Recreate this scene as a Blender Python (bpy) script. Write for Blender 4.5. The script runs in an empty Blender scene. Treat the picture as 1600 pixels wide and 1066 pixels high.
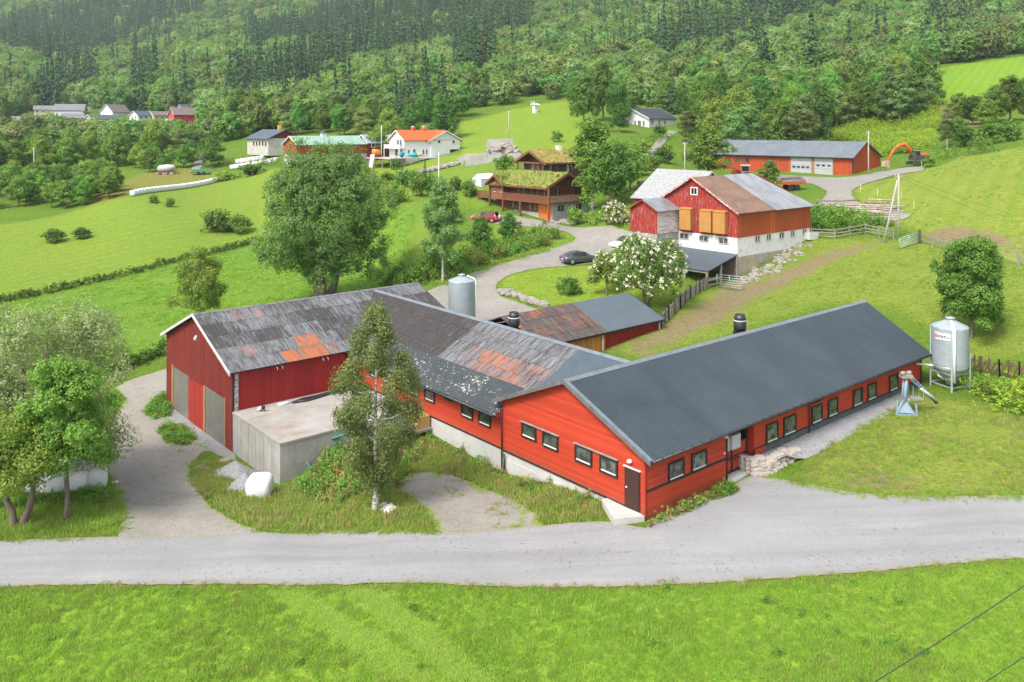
import bpy, bmesh, math, random
import numpy as np
from mathutils import Vector, Matrix
from mathutils.geometry import delaunay_2d_cdt
random.seed(7)
rng = np.random.default_rng(11)
SC = bpy.context.scene
COL = SC.collection
PI = math.pi
F, CX, VH, CZ = 1320.0, 800.0, 200.0, 19.8          # focal length and horizon of the photograph (in its 1600 px frame), camera height
HA = math.radians(49.93)                             # heading shared by the farm buildings
ROT = PI/2 - HA
E1 = Vector((math.sin(HA), math.cos(HA), 0)); E2 = Vector((-math.cos(HA), math.sin(HA), 0))

def ray(u, v, d): return Vector(((u-CX)/F*d, d, CZ-(v-VH)/F*d))
def onz(u, v, z): return ray(u, v, (CZ-z)*F/(v-VH))
def px(p): return (CX+F*p[0]/p[1], VH+F*(CZ-p[2])/p[1])

# ---------------------------------------------------------------- materials
class NT:
    def __init__(s, name):
        s.m = bpy.data.materials.new(name); s.m.use_nodes = True
        s.t = s.m.node_tree; s.n = s.t.nodes; s.n.clear()
        s.out = s.n.new('ShaderNodeOutputMaterial')
    def add(s, typ, **kw):
        n = s.n.new(typ)
        for k, v in kw.items():
            if k.startswith('i_'):
                n.inputs[k[2:].replace('_', ' ')].default_value = v
            else: setattr(n, k, v)
        return n
    def link(s, a, b): s.t.links.new(a, b)
    def coord(s, scale=(1,1,1), kind='Object', rot=(0,0,0)):
        tc = s.add('ShaderNodeTexCoord'); mp = s.add('ShaderNodeMapping')
        mp.inputs['Scale'].default_value = scale; mp.inputs['Rotation'].default_value = rot
        s.link(tc.outputs[kind], mp.inputs['Vector']); return mp.outputs['Vector']
    def noise(s, vec, scale, detail=4, rough=.6, dist=0):
        n = s.add('ShaderNodeTexNoise'); n.inputs['Scale'].default_value = scale
        n.inputs['Detail'].default_value = detail; n.inputs['Roughness'].default_value = rough
        n.inputs['Distortion'].default_value = dist
        if vec is not None: s.link(vec, n.inputs['Vector'])
        return n.outputs['Fac']
    def ramp(s, fac, lo, hi, a=0.0, b=1.0):
        n = s.add('ShaderNodeMapRange'); n.clamp = True
        n.inputs['From Min'].default_value = lo; n.inputs['From Max'].default_value = hi
        n.inputs['To Min'].default_value = a; n.inputs['To Max'].default_value = b
        s.link(fac, n.inputs['Value']); return n.outputs['Result']
    def math(s, op, a, b=None, clamp=False):
        n = s.add('ShaderNodeMath', operation=op); n.use_clamp = clamp
        for i, x in enumerate((a, b)):
            if x is None: continue
            if isinstance(x, (int, float)): n.inputs[i].default_value = x
            else: s.link(x, n.inputs[i])
        return n.outputs[0]
    def mix(s, fac, a, b, typ='MIX'):
        n = s.add('ShaderNodeMix', data_type='RGBA', blend_type=typ)
        for k, x in ((0, fac), (6, a), (7, b)):
            if isinstance(x, (int, float)): n.inputs[k].default_value = x
            elif isinstance(x, (tuple, list)): n.inputs[k].default_value = (*x[:3], 1)
            else: s.link(x, n.inputs[k])
        return n.outputs[2]
    def attr(s, name, out='Fac'):
        n = s.add('ShaderNodeAttribute'); n.attribute_name = name; return n.outputs[out]
    def bump(s, h, strength, dist):
        n = s.add('ShaderNodeBump'); n.inputs['Strength'].default_value = strength; n.inputs['Distance'].default_value = dist
        s.link(h, n.inputs['Height']); return n.outputs['Normal']
    def pbr(s, color, rough=.8, metal=0, spec=.3, normal=None, coat=0):
        p = s.add('ShaderNodeBsdfPrincipled')
        if isinstance(color, (tuple, list)): p.inputs['Base Color'].default_value = (*color[:3], 1)
        else: s.link(color, p.inputs['Base Color'])
        if isinstance(rough, (int, float)): p.inputs['Roughness'].default_value = rough
        else: s.link(rough, p.inputs['Roughness'])
        p.inputs['Metallic'].default_value = metal
        p.inputs['Specular IOR Level'].default_value = spec
        p.inputs['Coat Weight'].default_value = coat
        if normal is not None: s.link(normal, p.inputs['Normal'])
        s.link(p.outputs[0], s.out.inputs['Surface']); return p

def mat(name, base, layers=(), rough=.8, metal=0, spec=.3, bump=None, coat=0, kind='Object'):
    """layers: (colour, noise scale, lo, hi, stretch, strength) laid over each other; bump: (scale, strength, distance, stretch)"""
    t = NT(name); c = base
    for i, L in enumerate(layers):
        col, sc, lo, hi = L[:4]; st = L[4] if len(L) > 4 else (1,1,1); k = L[5] if len(L) > 5 else 1.0
        v = t.coord(st, kind)
        f = t.ramp(t.noise(v, sc, 5, .6), lo, hi, 0, k)
        c = t.mix(f, c, col)
    nrm = None
    if bump:
        v = t.coord(bump[3] if len(bump) > 3 else (1,1,1), kind)
        nrm = t.bump(t.noise(v, bump[0], 4), bump[1], bump[2])
    t.pbr(c, rough, metal, spec, nrm, coat)
    return t.m

# ---------------------------------------------------------------- mesh building
class MB:
    def __init__(s): s.v = []; s.f = []; s.a = []; s.mi = []; s.cur = 0.0; s.m = 0; s.smooth = False; s.sf = []
    def vert(s, p): s.v.append(tuple(p)); return len(s.v)-1
    def face(s, idx): s.f.append(tuple(idx)); s.a.append(s.cur); s.mi.append(s.m); s.sf.append(s.smooth)
    def poly(s, pts): s.face([s.vert(p) for p in pts])
    def hexa(s, b, t):                                # bottom 4 points, top 4 points, both counter-clockwise from above
        i = [s.vert(p) for p in b]; j = [s.vert(p) for p in t]
        s.face(i[::-1]); s.face(j)
        for k in range(4):
            l = (k+1) % 4; s.face((i[k], i[l], j[l], j[k]))
    def box(s, x0, y0, z0, x1, y1, z1):
        s.hexa([(x0,y0,z0),(x1,y0,z0),(x1,y1,z0),(x0,y1,z0)], [(x0,y0,z1),(x1,y0,z1),(x1,y1,z1),(x0,y1,z1)])
    def tbox(s, T, a0, a1, z0, z1, n0, n1):           # box in a wall's own frame (along, up, outwards)
        o, ua, na = T
        P = lambda a, z, n: o + ua*a + na*n + Vector((0,0,z))
        if ua.cross(na).z < 0:
            b = [P(a0,z0,n1), P(a1,z0,n1), P(a1,z0,n0), P(a0,z0,n0)]; t = [P(a0,z1,n1), P(a1,z1,n1), P(a1,z1,n0), P(a0,z1,n0)]
        else:
            b = [P(a0,z0,n0), P(a1,z0,n0), P(a1,z0,n1), P(a0,z0,n1)]; t = [P(a0,z1,n0), P(a1,z1,n0), P(a1,z1,n1), P(a0,z1,n1)]
        s.hexa(b, t)
    def prism(s, pts, d):                             # polygon swept by vector d
        d = Vector(d); n = len(pts)
        i = [s.vert(p) for p in pts]; j = [s.vert(Vector(p)+d) for p in pts]
        s.face(i); s.face(j[::-1])
        for k in range(n):
            l = (k+1) % n; s.face((i[l], i[k], j[k], j[l]))
    def beam(s, p, q, w, h=None, up=(0,0,1)):
        h = h or w; p = Vector(p); q = Vector(q); d = (q-p).normalized(); up = Vector(up)
        if abs(d.dot(up)) > .98: up = Vector((1,0,0))
        r = d.cross(up).normalized(); uu = r.cross(d)
        o = [(-1,-1),(1,-1),(1,1),(-1,1)]
        i = [s.vert(p+r*a*w/2+uu*b*h/2) for a, b in o]; j = [s.vert(q+r*a*w/2+uu*b*h/2) for a, b in o]
        s.face(i); s.face(j[::-1])
        for k in range(4):
            l = (k+1) % 4; s.face((i[l], i[k], j[k], j[l]))
    def tube(s, pts, r, n=8, cap=True):
        pts = [Vector(p) for p in pts]; m = len(pts)
        R = r if isinstance(r, (list, tuple)) else [r]*m
        rings = []; ref = None
        for k in range(m):
            d = (pts[min(k+1,m-1)]-pts[max(k-1,0)]).normalized()
            if ref is None:
                ref = Vector((0,0,1)) if abs(d.z) < .9 else Vector((1,0,0))
            x = (ref-d*ref.dot(d))
            x = x.normalized() if x.length > 1e-5 else d.orthogonal().normalized()
            ref = x; y = d.cross(x)
            rings.append([s.vert(pts[k]+(x*math.cos(2*PI*i/n)+y*math.sin(2*PI*i/n))*R[k]) for i in range(n)])
        sm, s.smooth = s.smooth, True
        for k in range(m-1):
            for i in range(n):
                l = (i+1) % n; s.face((rings[k][i], rings[k][l], rings[k+1][l], rings[k+1][i]))
        s.smooth = sm
        if cap: s.face(rings[0][::-1]); s.face(rings[-1])
    def lathe(s, prof, c=(0,0,0), n=24, cap=True, smooth=True):      # profile of (radius, z)
        rings = [[s.vert((c[0]+r*math.cos(2*PI*i/n), c[1]+r*math.sin(2*PI*i/n), c[2]+z)) for i in range(n)] for r, z in prof]
        sm, s.smooth = s.smooth, smooth
        for k in range(len(prof)-1):
            for i in range(n):
                l = (i+1) % n; s.face((rings[k][i], rings[k][l], rings[k+1][l], rings[k+1][i]))
        s.smooth = sm
        if cap: s.face(rings[0][::-1]); s.face(rings[-1])
    def blob(s, c, r, n=10, m=7, jit=.0, sq=1.0, flat=1.0, seed=0):  # a lumpy closed ball (superellipsoid when sq < 1)
        rn = random.Random(seed); c = Vector(c); R = r if isinstance(r, (tuple, list, Vector)) else (r, r, r)
        p = lambda x: math.copysign(abs(x)**sq, x)
        rings = []
        for k in range(1, m):
            t = PI*k/m-PI/2
            ring = []
            for i in range(n):
                a = 2*PI*i/n; j = 1+rn.uniform(-jit, jit)
                ring.append(s.vert(c+Vector((R[0]*p(math.cos(t))*p(math.cos(a))*j, R[1]*p(math.cos(t))*p(math.sin(a))*j, R[2]*p(math.sin(t))*j))))
            rings.append(ring)
        b = s.vert(c+Vector((0,0,-R[2]))); t_ = s.vert(c+Vector((0,0,R[2])))
        sm, s.smooth = s.smooth, jit < .12
        for i in range(n):
            l = (i+1) % n; s.face((b, rings[0][l], rings[0][i])); s.face((t_, rings[-1][i], rings[-1][l]))
        for k in range(m-2):
            for i in range(n):
                l = (i+1) % n; s.face((rings[k][i], rings[k][l], rings[k+1][l], rings[k+1][i]))
        s.smooth = sm
    def mesh(s, name, mats):
        me = bpy.data.meshes.new(name); me.from_pydata(s.v, [], s.f)
        for m in (mats if isinstance(mats, (list, tuple)) else [mats]): me.materials.append(m)
        if any(s.mi): me.polygons.foreach_set('material_index', s.mi)
        me.polygons.foreach_set('use_smooth', s.sf)
        if any(s.a):
            at = me.attributes.new('tint', 'FLOAT', 'FACE'); at.data.foreach_set('value', s.a)
        me.update(); return me
    def build(s, name, mats, parent=None, loc=None):
        o = bpy.data.objects.new(name, s.mesh(name, mats)); COL.objects.link(o)
        if parent is not None: o.parent = parent
        if loc is not None: o.location = loc
        return o

def npmesh(name, V, Q, m, attrs=None, smooth=False):   # mesh from numpy vertex and quad (or triangle) arrays
    me = bpy.data.meshes.new(name); k = Q.shape[1]
    me.vertices.add(len(V)); me.vertices.foreach_set('co', np.ascontiguousarray(V, dtype=np.float32).ravel())
    me.loops.add(Q.size); me.loops.foreach_set('vertex_index', np.ascontiguousarray(Q, dtype=np.int32).ravel())
    me.polygons.add(len(Q)); me.polygons.foreach_set('loop_start', np.arange(0, Q.size, k, dtype=np.int32))
    me.polygons.foreach_set('use_smooth', np.full(len(Q), smooth))
    if m is not None:
        for x in (m if isinstance(m, (list, tuple)) else [m]): me.materials.append(x)
    for nm, (dom, typ, dat) in (attrs or {}).items():
        at = me.attributes.new(nm, typ, dom)
        at.data.foreach_set('color' if typ == 'FLOAT_COLOR' else 'vector' if typ == 'FLOAT_VECTOR' else 'value', np.ascontiguousarray(dat).ravel())
    me.update(calc_edges=True); me.validate(); return me

def tag(o, label=None, cat=None, group=None, kind=None):
    if label: o['label'] = label
    if cat: o['category'] = cat
    if group: o['group'] = group
    if kind: o['kind'] = kind
    return o
def thing(name, label, cat, loc=(0,0,0), rz=0.0, group=None, scale=None):
    o = bpy.data.objects.new(name, None); COL.objects.link(o); o.empty_display_size = .3
    o.location = loc; o.rotation_euler = (0,0,rz)
    if scale: o.scale = scale if isinstance(scale, (tuple, list)) else (scale,)*3
    return tag(o, label, cat, group)
def put(name, me, parent=None, loc=None, rot=None, scale=None):
    o = bpy.data.objects.new(name, me); COL.objects.link(o)
    if parent is not None: o.parent = parent
    if loc is not None: o.location = loc
    if rot is not None: o.rotation_euler = rot
    if scale is not None: o.scale = scale if isinstance(scale, (tuple, list)) else (scale,)*3
    return o
def copy_tree(o, parent=None):
    c = o.copy(); COL.objects.link(c)
    if parent is not None: c.parent = parent
    for ch in list(o.children): copy_tree(ch, c)
    return c

class B:                                              # a building's frame: origin at the near corner, x along E1, y along E2
    def __init__(s, o): s.o = Vector(o)
    def loc(s, p): d = Vector(p)-s.o; return Vector((d.dot(E1), d.dot(E2), d.z))
    def wp(s, ax, off, u, v):                         # a point of the photograph on one of the building's walls: (along, height)
        d = ray(u, v, 1)-Vector((0,0,CZ)); n = E1 if ax == 'x' else E2
        c = Vector((0,0,CZ)); t = ((s.o+n*off)-c).dot(n)/d.dot(n); q = s.loc(c+d*t)
        return (q.y if ax == 'x' else q.x), q.z
TX = lambda x=0.0: (Vector((x,0,0)), Vector((0,1,0)), Vector((-1,0,0)))
TY = lambda y=0.0: (Vector((0,y,0)), Vector((1,0,0)), Vector((0,-1,0)))
TXB = lambda x: (Vector((x,0,0)), Vector((0,1,0)), Vector((1,0,0)))
TYB = lambda y: (Vector((0,y,0)), Vector((1,0,0)), Vector((0,1,0)))

def hboards(mb, T, ext, z0, z1, step=.15, lip=.022):  # lapped horizontal boards; ext(z) -> (a0, a1)
    o, ua, na = T; z = z0; P = lambda a, z, n: o+ua*a+na*n+Vector((0,0,z))
    flip = ua.cross(Vector((0,0,1))).dot(na) < 0
    while z < z1-1e-4:
        t = min(z+step, z1); a0, a1 = ext(z); b0, b1 = ext(t)
        mb.cur = random.random()
        q1 = [P(a0,z,lip), P(a1,z,lip), P(b1,t,.003), P(b0,t,.003)]; q2 = [P(a0,z,.0), P(a1,z,.0), P(a1,z,lip), P(a0,z,lip)]
        for q in (q1, q2): mb.poly(q[::-1] if flip else q)
        z = t
def vboards(mb, T, a0, a1, zt, z0, step=.2, lip=.02, zb=None):  # vertical boards, every second one proud; zt(a) -> top
    o, ua, na = T; a = a0; P = lambda a, z, n: o+ua*a+na*n+Vector((0,0,z)); k = 0
    flip = ua.cross(Vector((0,0,1))).dot(na) < 0
    zb = zb or (lambda a: z0)
    while a < a1-1e-4:
        b = min(a+step, a1); n = lip if k % 2 else .004; mb.cur = random.random()
        q = [P(a,zb(a),n), P(b,zb(b),n), P(b,zt(b),n), P(a,zt(a),n)]; mb.poly(q[::-1] if flip else q)
        if k % 2:
            for s_, w in ((a, 1), (b, -1)):
                q = [P(s_,zb(s_),n), P(s_,zb(s_),0), P(s_,zt(s_),0), P(s_,zt(s_),n)]; mb.poly(q)
        a = b; k += 1
def corr(mb, a0, a1, b0, b1, pitch=.2, amp=.025, rows=1, tint=None, thick=.03, lap=.012):
    """corrugated sheet roof between the ridge line a0-a1 and the eave line b0-b1 (seen from outside, a above b)"""
    a0, a1, b0, b1 = map(Vector, (a0, a1, b0, b1))
    nrm = (a1-a0).cross(b0-a0).normalized()
    if nrm.z < 0: nrm = -nrm
    L = max((a1-a0).length, (b1-b0).length); n = max(1, int(round(L/pitch)))
    prof = [(0,0), (.25,0), (.4,1), (.85,1)]
    ts = [((i+q)/n, h) for i in range(n) for q, h in prof]+[(1.0, 0)]
    fl = (a1-a0).cross(b0-a0).dot(nrm) < 0
    for r in range(rows):
        s0, s1 = r/rows, (r+1)/rows+(0.02 if r < rows-1 else 0)
        lift0 = .0 if r == 0 else 0.0; base = (rows-1-r)*lap*0
        I = []; J = []
        for t, h in ts:
            A = a0.lerp(a1, t); Bq = b0.lerp(b1, t)
            I.append(mb.vert(A.lerp(Bq, s0)+nrm*(h*amp+base-(lap if r else 0)))); J.append(mb.vert(A.lerp(Bq, s1)+nrm*(h*amp+base+(lap if r < rows-1 else 0))))
        for k in range(len(ts)-1):
            if tint: mb.cur = tint((ts[k][0]+ts[k+1][0])/2, r)
            q = (I[k], J[k], J[k+1], I[k+1]); mb.face(q[::-1] if fl else q)
    mb.cur = 0
    u = nrm*(-thick)
    mb.prism([a0+u*.5, b0+u*.5, b1+u*.5, a1+u*.5], u*2)
# ---------------------------------------------------------------- terrain: a spline through surveyed heights
NEAR = """-300 1066 -1.8;0 1066 -1.6;400 1066 -1.3;800 1066 -1.0;1200 1066 -.7;1600 1066 -.3;1900 1066 0
-200 915 -1.45;0 915 -1.3;400 915 -1.0;800 915 -.7;1200 905 -.3;1600 872 .2;1800 860 .3
-300 850 -1.6;0 845 -1.35;200 840 -1.25;400 830 -1.1;680 830 -.8;840 820 -.65;1010 818 -.35;1200 770 -.05;1400 775 .2;1600 778 .6;1900 770 1
1167 740 -.1;1300 700 .2;1400 700 .4;1600 700 .9;1700 640 1.2;1240 745 0;1450 650 .55;1500 615 .62
790 740 -1.42;690 690 -1.3;660 700 -1.35;585 797 -1.2;540 735 -1.9;470 745 -2.7;434 762 -3.05;363 712 -3.25;300 660 -3.3;261 633 -3.3
300 780 -2.2;250 720 -2.95;200 650 -3.2;100 780 -1.6;30 800 -1.5;190 600 -3.35;60 640 -3.2;-100 650 -3.0;700 770 -1.25;780 790 -1.0
0 470 -3;180 560 -3.4;400 370 0;0 350 1;200 400 -1;505 475 -.8;620 430 1;600 380 3;-200 400 -2;100 430 -2.2;-200 500 -3.2;300 440 -1.9
700 455 1.3;760 462 1.3;830 440 2.2;900 414 2.9;960 385 3.9;1010 470 2.3;950 460 2.1
1600 420 5.8;1400 430 4.6;1300 430 4.1;1200 470 3.0;1100 500 2.1;1000 545 1.5;1540 560 1.4;1600 520 2.8;1480 450 4.5;1152 434 2.75;1100 455 2.1
1750 480 4.5;1800 400 8"""
FAR = """1266 372 105.8;1266 345 112;1380 376 102;985 388 104;860 360 124;800 343 135;750 342 138;862 346 133;915 340 136;690 270 178;752 292 150;680 290 158;650 330 130;600 300 150
203 307 183;343 277 235;434 263 225;420 255 245;100 330 180;0 300 210;100 265 260;-200 300 230;265 192 430;100 187 450;-200 190 420;0 210 380;330 250 260
620 264 222;660 255 221;690 251 220;715 249 221;730 240 222;800 203 262;880 162 320;740 182 310;900 195 250;1015 201 250;1060 203 250;1010 262 170;990 300 138;960 350 118;640 400 108
1290 300 135;1332 273 170;1225 268 182;1140 266 192;1200 285 160;1240 305 140;1420 262 160;1440 256 166;1600 230 150;1600 300 110;1500 332 105;1500 250 160;1700 300 105
1470 165 240;1600 92 330;1600 172 232;1520 172 232;1460 102 330;1250 207 235;1150 205 238;1100 150 330;1055 118 420;1420 215 215;1750 90 320;1500 205 190
0 0 1500;400 0 1300;800 0 1000;1200 0 750;1600 0 620;0 100 820;400 100 700;800 100 500;1200 100 430;1600 60 430;0 -160 2200;800 -160 1600;1600 -160 1000;-400 0 1700;-400 100 900;2000 0 550;2000 -160 900
200 165 520;0 150 600;500 170 400;650 150 360;400 190 330;560 215 275;-400 170 600;2000 120 300"""
ANC = []
for line in NEAR.replace('\n', ';').split(';'):
    u, v, z = map(float, line.split()); ANC.append(onz(u, v, z))
for line in FAR.replace('\n', ';').split(';'):
    u, v, d = map(float, line.split()); ANC.append(ray(u, v, d))
for x in (-45,-20,0,20,45): ANC.append(Vector((x, 14, -1.0+.01*x)))
for p in ((26,74,1.6),(12,60,0.6),(15,66,1.2),(2,84,1.0),(-14,76,-.4),(-6,70,.0),(4,62,.3),(22,52,.4),(30,62,.55)): ANC.append(Vector(p))
ANC = np.array([tuple(p) for p in ANC])
def warp(x, y):
    return np.stack([np.arctan2(x, y)*2.4, np.log(np.maximum(y, 4.0))], -1)
def _phi(r2): return .5*r2*np.log(r2+1e-12)
_P = warp(ANC[:,0], ANC[:,1]); _n = len(_P)
_K = _phi(((_P[:,None]-_P[None])**2).sum(-1))+np.eye(_n)*2e-4
_Q = np.hstack([np.ones((_n,1)), _P])
_W = np.linalg.solve(np.block([[_K, _Q],[_Q.T, np.zeros((3,3))]]), np.concatenate([ANC[:,2], np.zeros(3)]))
def hgt(x, y):
    x = np.asarray(x, float); y = np.asarray(y, float); sh = x.shape
    p = warp(x.ravel(), y.ravel()); out = np.empty(len(p))
    for i in range(0, len(p), 20000):
        q = p[i:i+20000]
        out[i:i+20000] = _phi(((q[:,None]-_P[None])**2).sum(-1))@_W[:_n]+_W[_n]+q@_W[_n+1:]
    d = np.hypot(x.ravel(), y.ravel())
    far = np.clip((d-330)/300, 0, 1)                  # gullies and shoulders of the mountain side
    out += far*(np.sin(x.ravel()/41+y.ravel()/97)*4+np.sin(x.ravel()/23-y.ravel()/61+1.3)*2.2)*np.clip(d/900, .3, 1.5)
    return out.reshape(sh)
def H(x, y): return float(hgt(np.array([x]), np.array([y]))[0])
_D = np.geomspace(18, 2400, 420)
def G(u, v):                                          # where the sight line through (u, v) meets the ground
    x = (u-CX)/F*_D; z = CZ-(v-VH)/F*_D; g = hgt(x, _D)
    k = np.argmax(z <= g)
    if k == 0: k = len(_D)-1
    a, b = z[k-1]-g[k-1], z[k]-g[k]; t = a/(a-b) if a != b else 0
    d = _D[k-1]+(_D[k]-_D[k-1])*t
    x = (u-CX)/F*d; return Vector((x, d, H(x, d)))
def GD(u, d): x = (u-CX)/F*d; return Vector((x, d, H(x, d)))
def pxpoly(txt): return [tuple(map(float, s.split())) for s in txt.replace('\n', ';').split(';') if s.strip()]
def gpoly(txt): return np.array([tuple(G(u, v))[:2] for u, v in pxpoly(txt)])
def sdist(x, y, poly):                                # signed distance to a polygon, positive inside
    d2 = np.full(len(x), 1e18); ins = np.zeros(len(x), bool); n = len(poly)
    for i in range(n):
        a = poly[i]; b = poly[(i+1) % n]; e = b-a
        t = np.clip(((x-a[0])*e[0]+(y-a[1])*e[1])/(e@e+1e-12), 0, 1)
        d2 = np.minimum(d2, (x-a[0]-t*e[0])**2+(y-a[1]-t*e[1])**2)
        c = (a[1] > y) != (b[1] > y)
        with np.errstate(divide='ignore', invalid='ignore'):
            ins ^= c & (x < (b[0]-a[0])*(y-a[1])/(b[1]-a[1]+1e-15)+a[0])
    return np.where(ins, 1, -1)*np.sqrt(d2)

# areas of the ground, traced as outlines on it
ZONES = {
 'drymeadow': gpoly("130 318;170 290;230 268;300 262;336 268;344 280;206 306;150 322"),
 'hay': gpoly("0 466;100 445;200 424;300 398;400 372;470 345;560 305;560 262;436 263;345 280;205 308;120 328;0 352;-200 380;-300 520"),
 'crop': gpoly("0 474;200 430;400 378;560 318;640 330;650 400;640 440;400 500;260 560;180 575;90 520"),
 'nearfield': gpoly("-200 924;0 921;500 919;900 923;1000 920;1200 910;1450 890;1600 876;1750 864;2100 840;2100 1080;800 1090;-300 1080"),
 'hill': gpoly("575 262;700 243;722 240;722 190;800 172;880 158;930 160;900 200;1000 232;960 262;900 240;800 240;720 262;640 300;600 300"),
 'meadow': gpoly("1330 292;1420 272;1500 245;1600 230;1750 225;1900 400;1700 440;1590 418;1480 372;1400 352;1345 318"),
 'pasture': gpoly("1266 372;1380 376;1500 385;1600 430;1700 470;1700 560;1520 560;1400 480;1300 470;1000 560;950 545;1030 490;1100 460;1152 440"),
 'upper': gpoly("1462 108;1600 88;1800 85;1800 175;1600 173;1480 168;1466 150"),
 'lawn': gpoly("780 440;800 428;880 414;940 412;1000 400;1060 440;1030 490;940 470;850 478;800 462"),
 'yardgrass': gpoly("1240 745;1300 690;1400 630;1460 622;1600 640;1750 660;1750 765;1600 770;1450 772;1330 765"),
 'garden': gpoly("600 300;700 262;800 250;820 300;740 330;780 350;900 365;890 385;780 410;690 440;640 420;650 340"),
}
DIRT = {  # bare or trodden earth and dry grass
 'd1': gpoly("1100 470;1130 440;1170 428;1185 440;1290 392;1375 372;1380 380;1300 412;1190 465;1100 520;1010 556;960 552;1040 505"),
 'd2': gpoly("1430 365;1500 350;1590 370;1600 395;1530 385;1450 380"),
 'd3': gpoly("1300 748;1360 738;1440 745;1400 768;1330 768"),
 'd4': gpoly("1580 680;1640 660;1640 700"),
 'd5': gpoly("1462 165;1540 175;1530 200;1470 195"),
 'd6': gpoly("600 735;680 730;700 748;640 760"),
 'd7': gpoly("1290 335;1345 345;1390 358;1330 362;1280 352"),
}
def build_ground():
    ds = np.concatenate([np.arange(12, 34, 1.0), np.geomspace(34, 130, 150), np.geomspace(132, 420, 110), np.geomspace(426, 2600, 90)])
    ths = np.tan(np.linspace(-math.atan(1.25), math.atan(1.25), 300))
    X = ds[:,None]*ths[None]; Y = np.repeat(ds[:,None], len(ths), 1); Z = hgt(X, Y)
    V = np.stack([X, Y, Z], -1).reshape(-1, 3); nr, nc = X.shape
    i = np.arange(nr-1)[:,None]*nc+np.arange(nc-1)[None]
    Q = np.stack([i, i+1, i+nc+1, i+nc], -1).reshape(-1, 4)
    x, y = V[:,0], V[:,1]
    pal = {'drymeadow': (.175,.165,.055), '': (.085,.155,.022), 'hay': (.158,.228,.038), 'crop': (.105,.205,.030), 'nearfield': (.165,.280,.034), 'hill': (.170,.245,.036), 'meadow': (.190,.240,.046),
           'pasture': (.150,.205,.036), 'upper': (.155,.275,.030), 'lawn': (.165,.245,.034), 'yardgrass': (.175,.225,.046), 'garden': (.125,.205,.034)}
    C = np.tile(np.array(pal['']), (len(x), 1)); mow = np.zeros(len(x))
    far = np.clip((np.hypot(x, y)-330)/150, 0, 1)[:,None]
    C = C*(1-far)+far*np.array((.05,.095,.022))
    for k, p in ZONES.items():
        s = sdist(x, y, p); w = np.clip(s/1.2+.5, 0, 1)[:,None]
        C = C*(1-w)+w*np.array(pal[k])
        if k in ('hay', 'meadow', 'hill', 'upper'): mow = np.maximum(mow, w[:,0])
    dirt = np.full(len(x), -9.0)
    for p in DIRT.values(): dirt = np.maximum(dirt, sdist(x, y, p))
    for k, b in (('pasture', -.75), ('meadow', -.95), ('yardgrass', -.7)): dirt = np.maximum(dirt, np.where(sdist(x, y, ZONES[k]) > 0, b, -9))
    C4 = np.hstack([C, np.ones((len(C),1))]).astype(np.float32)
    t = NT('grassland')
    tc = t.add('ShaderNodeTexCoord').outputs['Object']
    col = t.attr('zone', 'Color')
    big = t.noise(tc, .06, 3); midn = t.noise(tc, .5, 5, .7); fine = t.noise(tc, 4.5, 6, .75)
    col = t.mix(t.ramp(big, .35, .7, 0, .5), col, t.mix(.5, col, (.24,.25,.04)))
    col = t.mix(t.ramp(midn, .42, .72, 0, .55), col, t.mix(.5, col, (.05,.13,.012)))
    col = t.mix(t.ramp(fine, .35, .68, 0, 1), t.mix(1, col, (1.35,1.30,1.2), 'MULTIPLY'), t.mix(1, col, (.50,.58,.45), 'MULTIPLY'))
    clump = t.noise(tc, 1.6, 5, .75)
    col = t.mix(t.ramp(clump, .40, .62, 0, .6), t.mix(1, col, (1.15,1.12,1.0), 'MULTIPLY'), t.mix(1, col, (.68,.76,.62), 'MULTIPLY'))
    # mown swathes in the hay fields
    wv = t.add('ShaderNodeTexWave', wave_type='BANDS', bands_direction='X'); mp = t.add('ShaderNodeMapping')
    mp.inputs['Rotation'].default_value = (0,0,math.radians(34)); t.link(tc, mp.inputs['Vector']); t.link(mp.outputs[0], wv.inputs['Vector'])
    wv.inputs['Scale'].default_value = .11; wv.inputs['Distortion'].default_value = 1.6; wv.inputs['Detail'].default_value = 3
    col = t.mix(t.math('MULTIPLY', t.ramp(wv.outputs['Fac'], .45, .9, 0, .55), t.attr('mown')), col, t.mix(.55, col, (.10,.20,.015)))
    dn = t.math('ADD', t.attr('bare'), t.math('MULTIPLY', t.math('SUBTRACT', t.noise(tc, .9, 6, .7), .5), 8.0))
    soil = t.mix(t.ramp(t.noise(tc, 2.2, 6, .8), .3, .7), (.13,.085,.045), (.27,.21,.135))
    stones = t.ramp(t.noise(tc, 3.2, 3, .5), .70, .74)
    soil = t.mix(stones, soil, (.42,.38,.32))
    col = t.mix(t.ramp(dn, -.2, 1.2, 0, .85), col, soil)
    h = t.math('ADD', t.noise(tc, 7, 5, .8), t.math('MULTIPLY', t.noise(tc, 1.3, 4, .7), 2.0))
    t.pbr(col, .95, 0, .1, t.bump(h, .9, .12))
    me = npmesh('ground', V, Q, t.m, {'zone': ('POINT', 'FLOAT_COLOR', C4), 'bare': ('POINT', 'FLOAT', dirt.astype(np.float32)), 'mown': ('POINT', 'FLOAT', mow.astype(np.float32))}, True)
    return tag(put('ground', me), kind='structure')
build_ground()

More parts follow.
